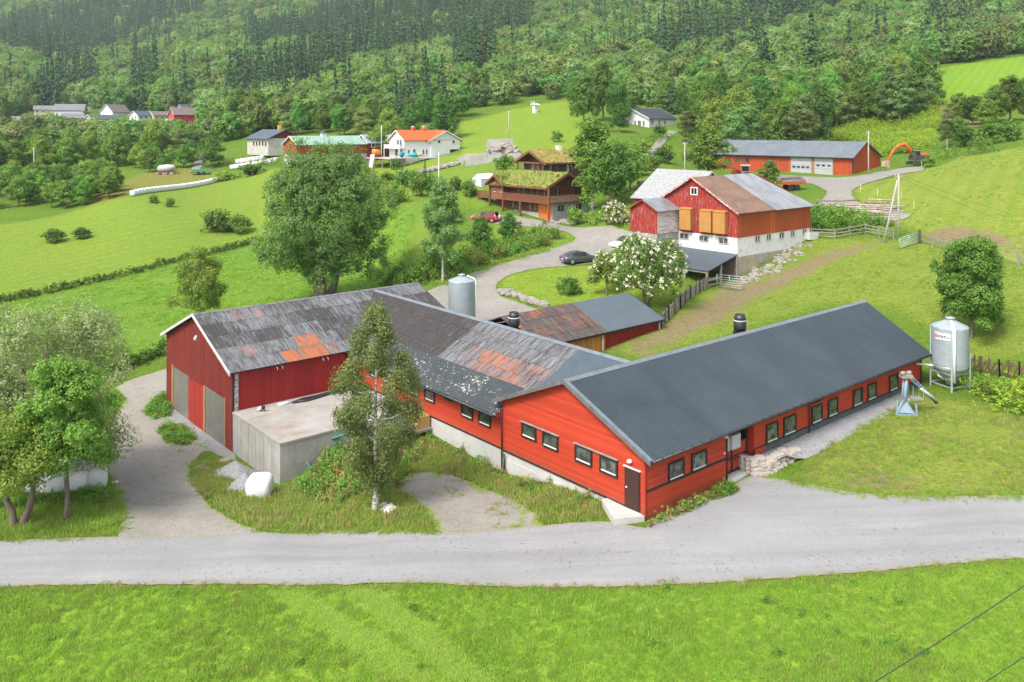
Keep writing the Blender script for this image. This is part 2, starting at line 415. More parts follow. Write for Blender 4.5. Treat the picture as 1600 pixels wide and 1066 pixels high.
def sheet(name, txt, m, lift, step, jag, edge, seed=1, world=None):
    """an area of road or gravel draped over the ground, its outline roughened, with its distance to the outline stored per vertex"""
    P = gpoly(txt) if world is None else np.array(world); rn = np.random.default_rng(seed); out = []
    n = len(P)
    for i in range(n):                                # rounded, densified outline
        p0, p1, p2, p3 = P[i-1], P[i], P[(i+1) % n], P[(i+2) % n]
        m_ = max(1, int(np.linalg.norm(p2-p1)/edge))
        for k in range(m_):
            t = k/m_
            q = .5*((2*p1)+(-p0+p2)*t+(2*p0-5*p1+4*p2-p3)*t*t+(-p0+3*p1-3*p2+p3)*t**3)
            out.append(q*.6+(p1+(p2-p1)*t)*.4+rn.normal(0, jag, 2))
    P2 = np.array(out); lo, hi = P2.min(0), P2.max(0)
    gx, gy = np.meshgrid(np.arange(lo[0], hi[0], step), np.arange(lo[1], hi[1], step))
    gx, gy = gx.ravel(), gy.ravel(); s = sdist(gx, gy, P2); k = s > step*.4
    pts = [Vector(p) for p in P2]+[Vector((a, b)) for a, b in zip(gx[k], gy[k])]
    ne = len(P2); r = delaunay_2d_cdt(pts, [(i, (i+1) % ne) for i in range(ne)], [list(range(ne))], 1, 1e-4)
    vv = np.array([(p.x, p.y) for p in r[0]]); T = np.array([f for f in r[2] if len(f) == 3])
    z = hgt(vv[:,0], vv[:,1])+lift
    a = vv[T[:,1]]-vv[T[:,0]]; b = vv[T[:,2]]-vv[T[:,0]]; fl = a[:,0]*b[:,1]-a[:,1]*b[:,0] < 0
    T[fl] = T[fl][:, ::-1]
    e = sdist(vv[:,0], vv[:,1], P2).astype(np.float32)
    me = npmesh(name, np.column_stack([vv, z]), T, m, {'edge': ('POINT', 'FLOAT', e)}, True)
    return tag(put(name, me), kind='structure')

def gravel_mat(name, a, b, c, wheel=True, scale=1.0, rim=2.4):
    t = NT(name); tc = t.add('ShaderNodeTexCoord').outputs['Object']
    col = t.mix(t.ramp(t.noise(tc, .35*scale, 5, .65), .3, .7), a, b)
    col = t.mix(t.ramp(t.noise(tc, 1.6*scale, 5, .7), .5, .75, 0, .7), col, c)
    st = t.noise(tc, 9*scale, 4, .8)
    col = t.mix(t.ramp(st, .35, .7, 0, .8), t.mix(1, col, (.62,.62,.62), 'MULTIPLY'), t.mix(1, col, (1.2,1.2,1.2), 'MULTIPLY'))
    # a weedy rim where the wheels never go
    e = t.math('ADD', t.attr('edge'), t.math('MULTIPLY', t.math('SUBTRACT', t.noise(tc, 1.4 if rim < 3 else .7, 6, .75), .5), rim))
    col = t.mix(t.ramp(e, .25, -.15), col, t.mix(t.noise(tc, 3, 5), (.10,.18,.02), (.23,.25,.06)))
    t.pbr(col, .95, 0, .15, t.bump(st, .6, .04)); return t.m
def asphalt_mat():
    t = NT('asphalt'); tc = t.add('ShaderNodeTexCoord').outputs['Object']
    col = t.mix(t.ramp(t.noise(tc, .22, 4, .6), .3, .7), (.225,.224,.224), (.270,.268,.266))
    str_ = t.noise(t.coord((.05,.9,1), rot=(0,0,-.06)), 1.0, 4, .6)
    col = t.mix(t.ramp(str_, .42, .66, 0, .7), col, (.19,.188,.188))
    sp = t.noise(tc, 14, 3, .8)
    col = t.mix(t.ramp(sp, .35, .65), t.mix(1, col, (.84,.84,.84), 'MULTIPLY'), t.mix(1, col, (1.10,1.10,1.10), 'MULTIPLY'))
    # loose dark grit in drifts
    drift = t.ramp(t.noise(t.coord((.12,.5,1)), 1.0, 4, .6), .46, .58)
    col = t.mix(t.math('MULTIPLY', drift, t.ramp(t.noise(tc, 5.0, 3, .6), .60, .66, 0, .7)), col, (.115,.113,.112))
    e = t.math('ADD', t.attr('edge'), t.math('MULTIPLY', t.math('SUBTRACT', t.noise(tc, 1.1, 6, .75), .5), 1.0))
    col = t.mix(t.ramp(e, .35, .05, 0, .8), col, (.22,.20,.14))
    t.pbr(col, .85, 0, .25, t.bump(sp, .35, .02)); return t.m
GRAV = gravel_mat('gravel', (.27,.25,.215), (.335,.31,.27), (.205,.185,.15))
GRAVF = gravel_mat('farm_gravel', (.25,.235,.21), (.32,.30,.27), (.21,.19,.16))
GRAVP = gravel_mat('worn_gravel', (.25,.235,.20), (.32,.30,.265), (.19,.175,.14), rim=7.0)
STONEG = gravel_mat('crushed_stone', (.25,.25,.25), (.31,.31,.305), (.19,.19,.19), scale=1.6)
sheet('road', """-200 846;0 846;200 840;400 833;520 831;680 833;780 828;845 822;945 816;1008 826;1030 811;1085 788;1140 764;1163 748;1180 744;1240 753;1330 770;1450 777;1600 776;1750 770;2000 760
2000 846;1750 862;1600 873;1450 886;1200 906;1000 917;900 919;500 915;0 917;-200 920""", asphalt_mat(), .045, .55, .035, .35, 1)
sheet('gravel_yard', """420 838;200 846;186 825;192 800;176 770;168 720;176 660;196 625;182 606;215 590;262 576;300 570;300 610;264 628;300 650;345 690;345 705;320 706;302 722;299 752;330 792;380 822""", GRAV, .03, .5, .05, .35, 2)
sheet('gravel_patch', """845 828;770 834;690 836;668 806;640 778;600 757;622 742;680 738;730 752;790 775;832 800""", GRAVP, .035, .5, .12, .35, 3)
sheet('farm_road', """640 482;665 458;720 434;800 408;870 387;900 374;880 362;830 355;770 350;738 346;738 336;770 337;810 339;860 348;920 356;985 362;1000 372;960 390;938 408;900 415;840 420;800 429;776 444;784 464;830 480;872 500;800 520;700 505""", GRAVF, .05, .9, .06, .6, 4)
sheet('gravel_court', """1215 274;1335 276;1380 268;1420 262;1442 262;1440 268;1400 274;1352 288;1330 300;1342 318;1400 330;1425 338;1400 346;1330 342;1290 338;1262 332;1285 312;1292 300;1270 288;1222 282""", GRAVF, .08, 1.3, .1, .9, 5)
sheet('door_apron', """258 634;290 634;330 665;366 704;366 722;340 712;300 690;268 664;250 645""", STONEG, .05, .4, .05, .3, 6)
sheet('house_path', """1000 262;1010 240;1030 215;1045 205;1060 206;1045 216;1028 240;1012 268""", GRAVF, .15, 1.5, .1, 1.0, 7)
sheet('field_track', """296 270;306 252;314 240;322 240;318 256;308 270""", GRAVF, .15, 1.5, .1, 1.2, 8)
sheet('house_drive', """712 250;730 241;800 243;830 246;800 252;740 256""", GRAVF, .12, 1.4, .1, 1.2, 9)
# ---------------------------------------------------------------- materials of the farm
def board_mat(name, base, wear, wearamt=.5, rough=.7, stretch=(1,1,8), lo=.6, hi=.8, var=.16, wsc=3.0, dirt=None):
    t = NT(name); tn = t.attr('tint')
    col = t.mix(tn, tuple(c*(1-var) for c in base), tuple(c*(1+var) for c in base))
    v = t.coord((1,1,1)); col = t.mix(t.ramp(t.noise(v, .8, 4), .35, .7, 0, .35), col, tuple(c*.72 for c in base))
    f = t.ramp(t.noise(t.coord(stretch), wsc, 6, .7), lo, hi, 0, wearamt)
    col = t.mix(f, col, wear)
    if dirt:
        sx = t.add('ShaderNodeSeparateXYZ'); t.link(v, sx.inputs[0])
        col = t.mix(t.ramp(t.math('ADD', sx.outputs['Z'], t.math('MULTIPLY', t.noise(t.coord((1.5,1.5,.6)), 1.6, 6, .75), 1.3)), dirt+1.05, dirt+.35, 0, .6), col, (.16,.075,.045))
    t.pbr(col, rough, 0, .3, t.bump(t.noise(t.coord(stretch), 9, 4), .25, .01)); return t.m
RED = board_mat('orange_red_boards', (.40,.042,.016), (.44,.12,.07), .5, .6, (.4,.4,6), .58, .78, .2, 3.0, .05)
BARNRED = board_mat('dull_red_boards', (.165,.021,.016), (.17,.06,.04), .5, .75, (6,6,.5), .55, .85)
CRIMSON = board_mat('crimson_steel', (.27,.020,.018), (.23,.035,.03), .3, .5, (4,4,.4))
OLDRED = board_mat('peeling_red_boards', (.26,.026,.019), (.47,.38,.35), .85, .8, (5,5,.35), .56, .66)
GREYWOOD = board_mat('weathered_boards', (.44,.41,.38), (.25,.22,.20), .6, .9, (1,1,8), .5, .7)
RUSTWALL = board_mat('rust_orange_sheeting', (.33,.066,.020), (.34,.075,.02), .4, .6, (5,5,.4))
TANWOOD = board_mat('tan_boards', (.52,.22,.05), (.44,.17,.04), .4, .7, (5,5,.5))
ORWALL = board_mat('orange_brown_boards', (.36,.058,.018), (.38,.06,.02), .3, .6, (5,5,.4))
CONC = mat('concrete', (.33,.32,.295), [((.25,.24,.215), .7, .4, .7), ((.40,.39,.365), 3, .55, .8), ((.165,.16,.135), 1.6, .52, .75, (2.5,2.5,.18), .7)], .9, bump=(14,.3,.02))
CONCW = mat('pale_concrete', (.44,.43,.41), [((.35,.34,.32), .8, .4, .7), ((.27,.26,.24), 2, .6, .85, (2,2,.25), .5)], .9, bump=(14,.3,.02))
SLAB = mat('stained_slab', (.32,.31,.285), [((.25,.235,.21), .5, .35, .65), ((.25,.165,.11), .33, .55, .70, (1,1.6,1), .75), ((.43,.41,.38), 1.3, .6, .8)], .9, bump=(18,.3,.02))
STONE = mat('field_stone', (.28,.255,.225), [((.18,.165,.15), 1.5, .4, .7), ((.38,.34,.30), 3, .5, .8)], .9, bump=(6,.5,.05))
STONEW = mat('pink_grey_stone', (.37,.32,.275), [((.27,.25,.225), 1.1, .4, .6), ((.45,.40,.35), 2.5, .55, .8)], .85, bump=(6,.5,.04))
BLACK = mat('black_trim', (.022,.018,.017), [((.05,.04,.035), 5, .5, .8)], .55)
DKPLASTIC = mat('black_plastic', (.02,.02,.022), [], .4, spec=.5)
DOORBROWN = mat('brown_door', (.060,.026,.020), [((.035,.018,.015), 4, .4, .7, (3,3,.5))], .6, bump=(10,.3,.01))
WHITE = mat('white_paint', (.62,.62,.61), [((.53,.52,.50), 3, .5, .8)], .6)
def glass_mat():
    t = NT('window_glass'); oi = t.add('ShaderNodeObjectInfo'); v = t.coord()
    col = t.mix(oi.outputs['Random'], (.045,.052,.045), (.16,.18,.15))                 # each pane takes its own grey-green tone
    col = t.mix(t.ramp(t.noise(v, 1.7, 3), .42, .6), col, (.03,.034,.03))
    t.pbr(col, .06, 0, .6); return t.m
GLASS = glass_mat()
GALV = mat('galvanised_steel', (.33,.38,.40), [((.27,.32,.345), 1.2, .4, .7), ((.40,.44,.455), 5, .55, .8)], .42, metal=.25, spec=.5)
GALVW = mat('white_pipe', (.72,.74,.75), [], .4)
def slate_mat():
    t = NT('slate_steel'); v = t.coord(); tn = t.attr('tint')
    col = t.mix(t.ramp(t.noise(v, .25, 4), .35, .65), (.016,.027,.038), (.025,.039,.051))
    col = t.mix(t.math('MULTIPLY', tn, .35), col, (.036,.047,.054))
    col = t.mix(t.ramp(t.noise(t.coord((2.2,.18,1)), 1.2, 5, .7), .52, .75, 0, .55), col, (.050,.056,.057))     # rain streaks down the slope
    col = t.mix(t.ramp(t.noise(v, 2.6, 3), .77, .80), col, (.24,.25,.24))                                        # droppings
    t.pbr(col, t.ramp(t.noise(v, .4, 4), .3, .7, .42, .62), 0, .35); return t.m
SLATE = slate_mat()
SLATEB = mat('slate_blue_steel', (.056,.078,.095), [((.068,.090,.108), .9, .4, .7)], .45, spec=.45)
FLASH = mat('ridge_flashing', (.19,.22,.24), [((.14,.165,.185), 2, .4, .7)], .45, metal=.3)
ROLLER = mat('grey_roller_door', (.17,.165,.145), [((.21,.20,.18), 1.3, .4, .7)], .5, metal=.2)
RAWWOOD = mat('raw_timber', (.30,.175,.07), [((.24,.125,.045), 6, .4, .7, (1,1,.3))], .8)
PALEWOOD = mat('pale_grey_timber', (.27,.245,.21), [((.17,.15,.13), 5, .4, .7, (1,1,.3))], .9, bump=(12,.4,.02))
DKWOOD = mat('dark_timber', (.07,.055,.042), [((.11,.09,.07), 5, .4, .7)], .9)
GRIT = mat('grey_gravel', (.25,.25,.255), [((.19,.19,.195), 5, .4, .6), ((.33,.33,.33), 11, .5, .7)], .95, bump=(9,.8,.06))
WRAP = mat('white_wrap', (.66,.66,.66), [((.57,.58,.59), 2.0, .45, .7)], .35, spec=.5, bump=(3,.35,.03))
HOSE = mat('black_hose', (.03,.032,.035), [], .45)
GREENHOSE = mat('green_hose', (.02,.13,.11), [], .45)
DARK = mat('dark_interior', (.012,.010,.010), [], .9)  # near-black colour stands in for the shade inside openings
GREYBOX = mat('grey_enamel', (.42,.43,.42), [], .5)
BLUEST = mat('pale_blue_enamel', (.19,.265,.32), [((.26,.31,.34), 4, .5, .7), ((.18,.10,.06), 7, .66, .72)], .55)
ORFOAM = mat('orange_foam', (.72,.25,.02), [], .8)
RUBBER = mat('rubber', (.018,.018,.018), [], .8)

def rust_mat(name, sx):
    """old corrugated sheets: bitumen black, zinc grey and bare rust, streaked down the slope; the sheet's tint says which wins"""
    st = (sx[0], sx[1], .6)
    t = NT(name); raw = t.attr('tint'); row = t.math('FLOOR', t.math('MULTIPLY', raw, .1)); tn = t.math('SUBTRACT', raw, t.math('MULTIPLY', row, 10.0))
    cb = t.add('ShaderNodeCombineXYZ'); t.link(t.math('MULTIPLY', row, 7.3), cb.inputs[0]); t.link(t.math('MULTIPLY', row, 3.1), cb.inputs[1])
    va = t.add('ShaderNodeVectorMath', operation='ADD'); t.link(t.coord(st), va.inputs[0]); t.link(cb.outputs[0], va.inputs[1]); v = va.outputs[0]   # every row of sheets streaks on its own
    s1 = t.noise(v, 1.3, 7, .8); s2 = t.noise(v, 2.3, 6, .75); big = t.noise(t.coord(), .45, 4)
    s1 = t.ramp(s1, .25, .75); s2 = t.ramp(s2, .25, .75)
    dark = t.mix(s2, (.020,.019,.019), (.055,.050,.048))
    grey = t.mix(s2, (.075,.080,.085), (.22,.235,.25))
    rust = t.mix(s2, (.22,.070,.028), (.44,.125,.038))
    g = t.math('ADD', t.math('ADD', s1, t.math('MULTIPLY', t.math('SUBTRACT', t.ramp(tn, 0, .5), .5), .42)), t.math('MULTIPLY', t.math('SUBTRACT', big, .5), .5))
    col = t.mix(t.ramp(g, .52, .78), dark, grey)
    r = t.math('ADD', t.math('ADD', s2, t.math('MULTIPLY', t.math('SUBTRACT', t.ramp(tn, .5, 1.0), .5), .75)), t.math('MULTIPLY', t.math('SUBTRACT', big, .5), .6))
    col = t.mix(t.ramp(r, .55, .90), col, rust)
    col = t.mix(t.ramp(t.noise(v, .5, 3), .45, .7, 0, .45), col, (.075,.052,.042))
    t.pbr(col, .65, .0, .3, t.bump(s2, .25, .015)); return t.m
RUSTX = rust_mat('rusty_sheet', (5.0,.45)); RUSTY = rust_mat('rusty_sheet_wing', (.45,5.0))
def lichen_mat():
    t = NT('mossy_dark_sheet'); v = t.coord()
    col = t.mix(t.noise(v, 1.5, 5), (.026,.034,.038), (.050,.060,.063))
    sp = t.math('ADD', t.noise(t.coord((1.6,1,1)), 3.4, 4, .75), t.math('MULTIPLY', t.math('SUBTRACT', t.noise(t.coord((1.3,.35,1)), .8, 3), .5), .35))
    col = t.mix(t.ramp(sp, .60, .66), col, (.40,.37,.33))
    t.pbr(col, .6, 0, .35); return t.m
LICHEN = lichen_mat()

def window(par, T, a0, a1, z0, z1, fr=.11, fm=None, pm=None, sm=None, depth=.075, bar=True, mull=0, name='window'):
    mb = MB()
    for A in ((a0,a1,z1-fr,z1),(a0,a1,z0,z0+fr),(a0,a0+fr,z0+fr,z1-fr),(a1-fr,a1,z0+fr,z1-fr)): mb.tbox(T, *A, -.02, depth)
    w = mb.build(name, fm or BLACK, par)
    mb = MB(); mb.tbox(T, a0+fr, a1-fr, z0+fr, z1-fr, -.01, .026); mb.build('pane', pm or GLASS, w)
    if bar:
        mb = MB(); mb.tbox(T, a0+fr, a1-fr, z0+fr, z0+fr+.06, .026, depth-.015); mb.build('sill', sm or WHITE, w)
    if mull:
        mb = MB()
        for k in range(1, mull+1):
            a = a0+fr+(a1-a0-2*fr)*k/(mull+1); mb.tbox(T, a-.03, a+.03, z0+fr, z1-fr, .026, .05)
        mb.build('mullion', sm or WHITE, w)
    return w
def gutter(par, p, q, r=.07, m=None, clips=True):
    mb = MB(); mb.tube([p, q], r, 8)
    if clips:
        p, q = Vector(p), Vector(q); n = int((q-p).length/.8)
        for k in range(n+1):
            c = p.lerp(q, k/max(n,1)); mb.box(c.x-.02-r*.4, c.y-.02-r*.4, c.z-r-.02, c.x+.02+r*.4, c.y+.02+r*.4, c.z+r+.03)
    return mb.build('gutter', m or DKPLASTIC, par)
def pipe(par, pts, r, m, name='downpipe'):
    mb = MB(); mb.tube(pts, r, 8); return mb.build(name, m, par)
def chimney_pot(par, loc, h=1.15, r=.42):
    mb = MB(); mb.box(-.34,-.34,-.9,.34,.34,.06); c = mb.build('chimney', BLACK, par, loc)
    mb = MB(); mb.lathe([(r*.92,.1),(r,.3),(r*1.02,h*.62),(r*.93,h*.66),(r*.99,h*.68),(r*.80,h),(r*.70,h),(r*.66,h*.8)], n=20)
    mb.build('vent_pot', DKPLASTIC, c)
    mb = MB(); mb.lathe([(r*.99,h*.62),(r*1.07,h*.63),(r*1.07,h*.68),(r*.99,h*.69)], n=20); mb.build('rim', GREYBOX, c)
    mb = MB(); mb.blob((.30,-.22,.06),(.22,.2,.12),8,6,.1,seed=3); mb.build('foam_seal', ORFOAM, c)

# ---------------------------------------------------------------- the long cattle barn
bM = B((6.86, 43.3, 0))
barn = thing('cattle_barn', 'long orange-red barn with slate-grey corrugated roof beside the road', 'barn', bM.o, ROT)
W, L, ZR, SL = 11.5, 31.1, 5.62, .42
rz = lambda y: ZR-.1-SL*abs(y-W/2)
mb = MB()
def gext(z):
    d = (ZR-.16-z)/SL
    return (max(0, W/2-d), min(W, W/2+d))
hboards(mb, TX(0), gext, .0, ZR-.2, .155)
hboards(mb, TX(0), lambda z: (0,.42), -.32, 0, .155)
zt = rz(0)-.06
hboards(mb, TY(0), lambda z: (0, 6.86), -.33, zt, .155)
hboards(mb, TY(0), lambda z: (9.52, L), 1.0, zt, .155)
hboards(mb, TY(0), lambda z: (9.52, 10.6), .35, 1.0, .155)
mb.cur = .5
for q in ([(L,0,-.5),(L+4.6,W,-.5),(L+4.6,W,zt),(L+2.3,W/2,ZR-.15),(L,0,zt)], [(0,W,-1.5),(L+4.6,W,-1.5),(L+4.6,W,zt),(0,W,zt)]): mb.poly(q)
mb.poly([(9.52,0,.0),(9.52,.55,.0),(9.52,.55,zt),(9.52,0,zt)]); mb.poly([(6.86,0,-.3),(6.86,.55,-.3),(6.86,.55,zt),(6.86,0,zt)])
mb.build('wall', RED, barn)
mb = MB(); mb.box(.03,.05,-2.2,.4,W-.01,-.11); mb.box(.03,.03,-1.2,6.8,.4,-.335); mb.box(-.02,1.8,-2.2,.03,W-.01,-.55)
mb.build('foundation', CONCW, barn)
mb = MB(); mb.box(9.55,.0,-.9,L-.02,.35,.98); mb.build('plinth', mat('dark_grey_plinth', (.07,.08,.088), [((.10,.11,.115), 1.2, .4, .7)], .85), barn)
mb = MB()                                              # black boards round the walls
mb.tbox(TX(0), .42, W, -.11, .0, -.01, .035); mb.tbox(TX(0), -.035, .44, -.42, -.31, -.01, .04); mb.tbox(TX(0), .40, .50, -.42, .0, -.01, .045)
mb.tbox(TY(0), .0, 6.86, 1.08, 1.22, -.01, .045); mb.tbox(TY(0), 6.80, 6.92, -.35, zt, -.01, .05); mb.tbox(TY(0), 9.46, 9.58, -.1, 1.0, -.01, .05)
for a, b in ((9.58,L),): mb.tbox(TY(0), a, b, .96, 1.06, -.01, .04)
mb.tbox(TY(0), L-.14, L+.02, .4, zt, -.01, .05)
mb.build('trim_board', BLACK, barn)
for A in ((TX(0), -.03, .1, -.31), (TY(0), -.03, .1, -.31), (TX(0), W-.12, W+.02, .0)): mb = MB(); mb.tbox(*A, zt, -.005, .03); mb.build('corner_board', RED, barn)
# roof
OG, OE = .36, .65
R0, R1 = (-OG, W/2, ZR), (L+2.6, W/2, ZR)
mb = MB(); ze = ZR-SL*(W/2+OE)
sheet_tone = {}
def st_(t, r):
    k = (int(t*31), r)
    if k not in sheet_tone: sheet_tone[k] = random.random()
    return sheet_tone[k]
corr(mb, R0, R1, (-OG,-OE,ze), (L+.3,-OE,ze), .2, .042, 2, st_, lap=.006)
corr(mb, R0, (L+2.6,W/2,ZR), (-OG,W+OE,ze), (L+4.9,W+OE,ze), .2, .03)
roof = mb.build('roof', SLATE, barn)
mb = MB()
for s in (-1, 1):
    mb.prism([(R0[0]-.02,W/2,ZR+.06),(R0[0]-.02,W/2+s*.28,ZR+.06-.28*SL),(R0[0]-.02,W/2+s*.28,ZR+.035-.28*SL),(R0[0]-.02,W/2,ZR+.03)], (L+2.98,0,0))
    mb.prism([(-OG-.03,W/2,ZR+.055),(-OG-.03,W/2+s*(W/2+OE),ze+.05),(-OG-.03,W/2+s*(W/2+OE),ze+.02),(-OG-.03,W/2,ZR+.03)], (.24,0,0))
mb.build('ridge_cap', FLASH, roof)
mb = MB()
for s in (-1, 1): mb.prism([(-OG-.06,W/2,ZR+.03),(-OG-.06,W/2+s*(W/2+OE),ze+.02),(-OG-.06,W/2+s*(W/2+OE),ze-.20),(-OG-.06,W/2,ZR-.20)], (.05,0,0))
mb.build('barge_board', mat('grey_barge_board', (.13,.13,.13), [((.08,.08,.08), 2, .4, .7)], .7), roof)
mb = MB(); mb.prism([(-OG,-OE,ze-.03),(-OG,0,ze-.03+OE*SL),(-OG,0,ze-.07+OE*SL),(-OG,-OE,ze-.07)], (L+.5,0,0)); mb.build('soffit', BLACK, roof)
gutter(roof, (-OG,-OE-.05,ze-.02), (L+.3,-OE-.05,ze-.02), .075)
for c in [(9.7,8.39,2.2,1.3),(7.83,6.5,2.18,1.26),(5.13,3.8,2.2,1.22),(3.22,1.91,2.15,1.22)]:
    window(barn, TX(-.022), c[1], c[0], c[3], c[2])
mb = MB()
for a0, a1 in ((6.4,9.8),(1.85,5.2)): mb.tbox(TX(0), a0, a1, 2.2, 2.24, -.01, .16)
mb.build('window_cap', PALEWOOD, barn)
for a0, a1 in ((1.73,3.04),(3.66,5.0),(10.72,11.98),(12.58,13.95),(15.75,17.02),(17.74,18.95),(20.93,22.22),(22.89,24.16),(26.03,27.36)):
    window(barn, TY(-.022), a0, a1, 1.16 if a0 < 6 else .98, 2.16, .1)
mb = MB(); mb.tbox(TX(0), .35, 1.42, -.02, 2.07, -.01, .05); d = mb.build('door', BLACK, barn)
mb = MB(); mb.tbox(TX(0), .43, 1.34, .0, 1.99, .05, .07)
for k in range(5): mb.tbox(TX(0), .47+.175*k, .47+.175*k+.15, .05, 1.93, .07, .08)
mb.build('door_leaf', DOORBROWN, d)
mb = MB(); mb.blob((-.10,1.25,1.02), .05, 8, 6); mb.build('handle', WHITE, d)
mb = MB(); mb.tbox(TX(0), .3, 1.47, 2.07, 2.11, -.01, .12); mb.build('door_cap', WHITE, d)
# sliding door set back in its recess
mb = MB(); mb.box(6.87,.62,-.2,9.51,.7,2.7); mb.box(6.9,.02,2.35,9.5,.6,2.62); mb.build('recess', DARK, barn)
T = TY(.34); mb = MB(); hboards(mb, T, lambda z: (6.95,7.75), .1, 1.3, .15); hboards(mb, T, lambda z: (7.85,9.2), .1, 1.6, .15); sd = mb.build('sliding_door', RED, barn)
mb = MB()
for A in ((6.9,6.98,.05,1.62),(7.74,7.86,.05,1.68),(9.18,9.28,.05,2.4),(6.9,9.28,.02,.12),(6.9,9.2,.72,.78),(6.9,9.2,.86,.92),(7.8,9.28,1.58,1.68),(6.9,7.8,1.28,1.36)): mb.tbox(T, *A, .0, .06)
mb.build('door_rail', BLACK, sd)
mb = MB(); mb.tbox(TY(.3), 7.0, 7.42, 1.36, 2.1, 0, .12); mb.tbox(TY(.3), 7.48, 8.3, 1.42, 2.22, 0, .25); mb.build('electric_cabinet', GREYBOX, barn)
mb = MB(); mb.hexa([(6.9,-.55,-.5),(9.6,-.3,-.5),(9.6,.5,-.5),(6.9,.5,-.5)], [(6.9,-.45,-.02),(9.6,-.25,-.02),(9.6,.5,-.02),(6.9,.5,-.02)]); mb.build('doorstep', CONCW, barn)
pts = [bM.loc(onz(u, v, -.06)) for u, v in ((940,780),(959,811),(1007,806.5),(1002,800),(978,792.5),(949,778))]
pts = [Vector((min(p.x, -.04), p.y, -.06)) for p in pts]
mb = MB(); mb.prism(pts, (0,0,-1.5)); mb.build('concrete_step', CONCW, barn)
def wall_lamp(T, a, z):
    mb = MB(); o, ua, na = T; c = o+ua*a+na*.12+Vector((0,0,z))
    mb.blob(c, (.13,.16,.10), 10, 7); mb.tbox(T, a-.07, a+.07, z-.09, z+.09, 0, .08); mb.build('wall_lamp', WHITE, barn)
wall_lamp(TX(0), 1.02, 2.42); wall_lamp(TY(0), 6.65, 2.45)
mb = MB(); mb.blob((6.6,-.06,1.5), .07, 8, 6); mb.build('socket', WHITE, barn)
pipe(barn, [(-.15,W+.35,2.95),(-.05,W+.3,2.6),(-.1,W+.05,2.35),(-.1,W+.0,-1.4)], .05, DKPLASTIC)
pipe(barn, [(-.13,W-.28,-.2),(-.18,W-.3,-1.4)], .05, DKPLASTIC, 'drain_stub')
pipe(barn, [(15.9,-.62,2.72),(15.9,-.3,2.5),(15.45,-.1,2.4),(15.4,-.1,.45)], .05, DKPLASTIC)
a, z = bM.wp('y', 6.5, 1158, 517); chimney_pot(barn, (a, 6.6, ZR-.2), 1.2, .44)

# ---------------------------------------------------------------- the low wing that joins it to the machine barn
wing = thing('cowshed_wing', 'low red wing with rusty streaked roof joining the two big barns', 'barn', bM.o, ROT)
WR, WRX, WS = 5.38, 6.0, .488
wz = lambda x: WR-WS*abs(x-WRX)
mb = MB(); hboards(mb, TX(.06), lambda z: (W+.02, 30.0), .0, wz(.06)-.08, .155)
mb.cur = .5; mb.poly([(12.2,W,-.5),(12.2,31,-.5),(12.2,31,wz(12.2)-.1),(12.2,W,wz(12.2)-.1)])
mb.build('wall', RED, wing)
mb = MB(); mb.box(.05,W+.03,-3.2,.4,30,-.11); mb.build('foundation', CONCW, wing)
mb = MB(); mb.tbox(TX(.06), W+.02, 30, -.11, .0, -.02, .035); mb.build('trim_board', BLACK, wing)
cache = {}
def wt(t, r):
    y = 6.2+t*(36.6-6.2); k = (int(y/.85), r)
    if k not in cache:
        h = random.random(); sm = lambda a, b, q: max(0, min(1, (q-a)/(b-a)))
        if y > 21: cache[k] = .03+.10*h
        elif y < 10.6: cache[k] = .02
        else:
            lo = (.30, .36, .42, .36)[r]; ru = (.66, .70, .86, .80)[r]; w_ = sm(21, 19, y)*.45+sm(19, 14.5, y)*(.2+.35*(r > 1))*(1-.8*sm(12.2, 10.8, y))
            if r == 0 and 16 < y < 19.5: w_ = .75
            cache[k] = lo+(ru-lo)*min(1, w_*1.4)+.10*(h-.5)
    return cache[k]+10*(r+1)
mb = MB(); corr(mb, (WRX,10.6,WR), (WRX,36.6,WR), (1.6,10.6,wz(1.6)), (1.6,36.6,wz(1.6)), .2, .026, 4, lambda t, r: wt((10.6-6.2+t*26)/30.4, r))
wroof = mb.build('roof', RUSTY, wing)
mb = MB(); corr(mb, (WRX,6.2,WR+.01), (WRX,10.75,WR+.01), (1.6,6.2,wz(1.6)+.01), (1.6,10.75,wz(1.6)+.01), .2, .026)
corr(mb, (WRX,6.2,WR), (WRX,36.6,WR), (12.6,6.2,wz(12.6)), (12.6,36.6,wz(12.6)), .2, .026)
mb.build('new_roof_sheets', SLATEB, wroof)
mb = MB(); corr(mb, (1.8,W+.05,wz(1.8)+.03), (1.8,30.2,wz(1.8)+.03), (-.6,W+.05,wz(-.6)+.03), (-.6,30.0,wz(-.6)+.03), .2, .026); mb.build('lower_roof', LICHEN, wroof)
mb = MB()
for s in (-1,1): mb.prism([(WRX,6.2,WR+.06),(WRX+s*.25,6.2,WR+.055-.25*WS),(WRX+s*.25,6.2,WR+.04-.25*WS),(WRX,6.2,WR+.035)], (0,30.4,0))
mb.build('ridge_cap', FLASH, wroof)
mb = MB(); mb.box(-.60,W+.05,wz(-.6)-.17,-.55,30,wz(-.6)+.0); mb.build('barge_board', BLACK, wroof)
gutter(wroof, (-.68,W+.06,wz(-.6)-.02), (-.68,29.9,wz(-.6)-.02), .075)
mb = MB(); mb.box(-.55,W+.06,wz(-.6)-.16,.05,W+.12,wz(-.2)-.03); mb.build('eave_end_board', RED, wroof)
for a0, a1 in ((12.75,13.98),(14.6,15.85),(18.9,20.1),(20.75,21.8),(24.6,25.8),(26.4,27.6)):
    window(wing, TX(.04), a0, a1, .92, 1.74, .1)
mb = MB(); mb.tbox(TX(.06), 16.9, 17.6, 1.62, 1.74, 0, .2); mb.build('vent_hood', BLACK, wing)
a, z = bM.wp('x', 6.9, 803, 505); chimney_pot(wing, (6.9, a, WR-.25), 1.15, .42)

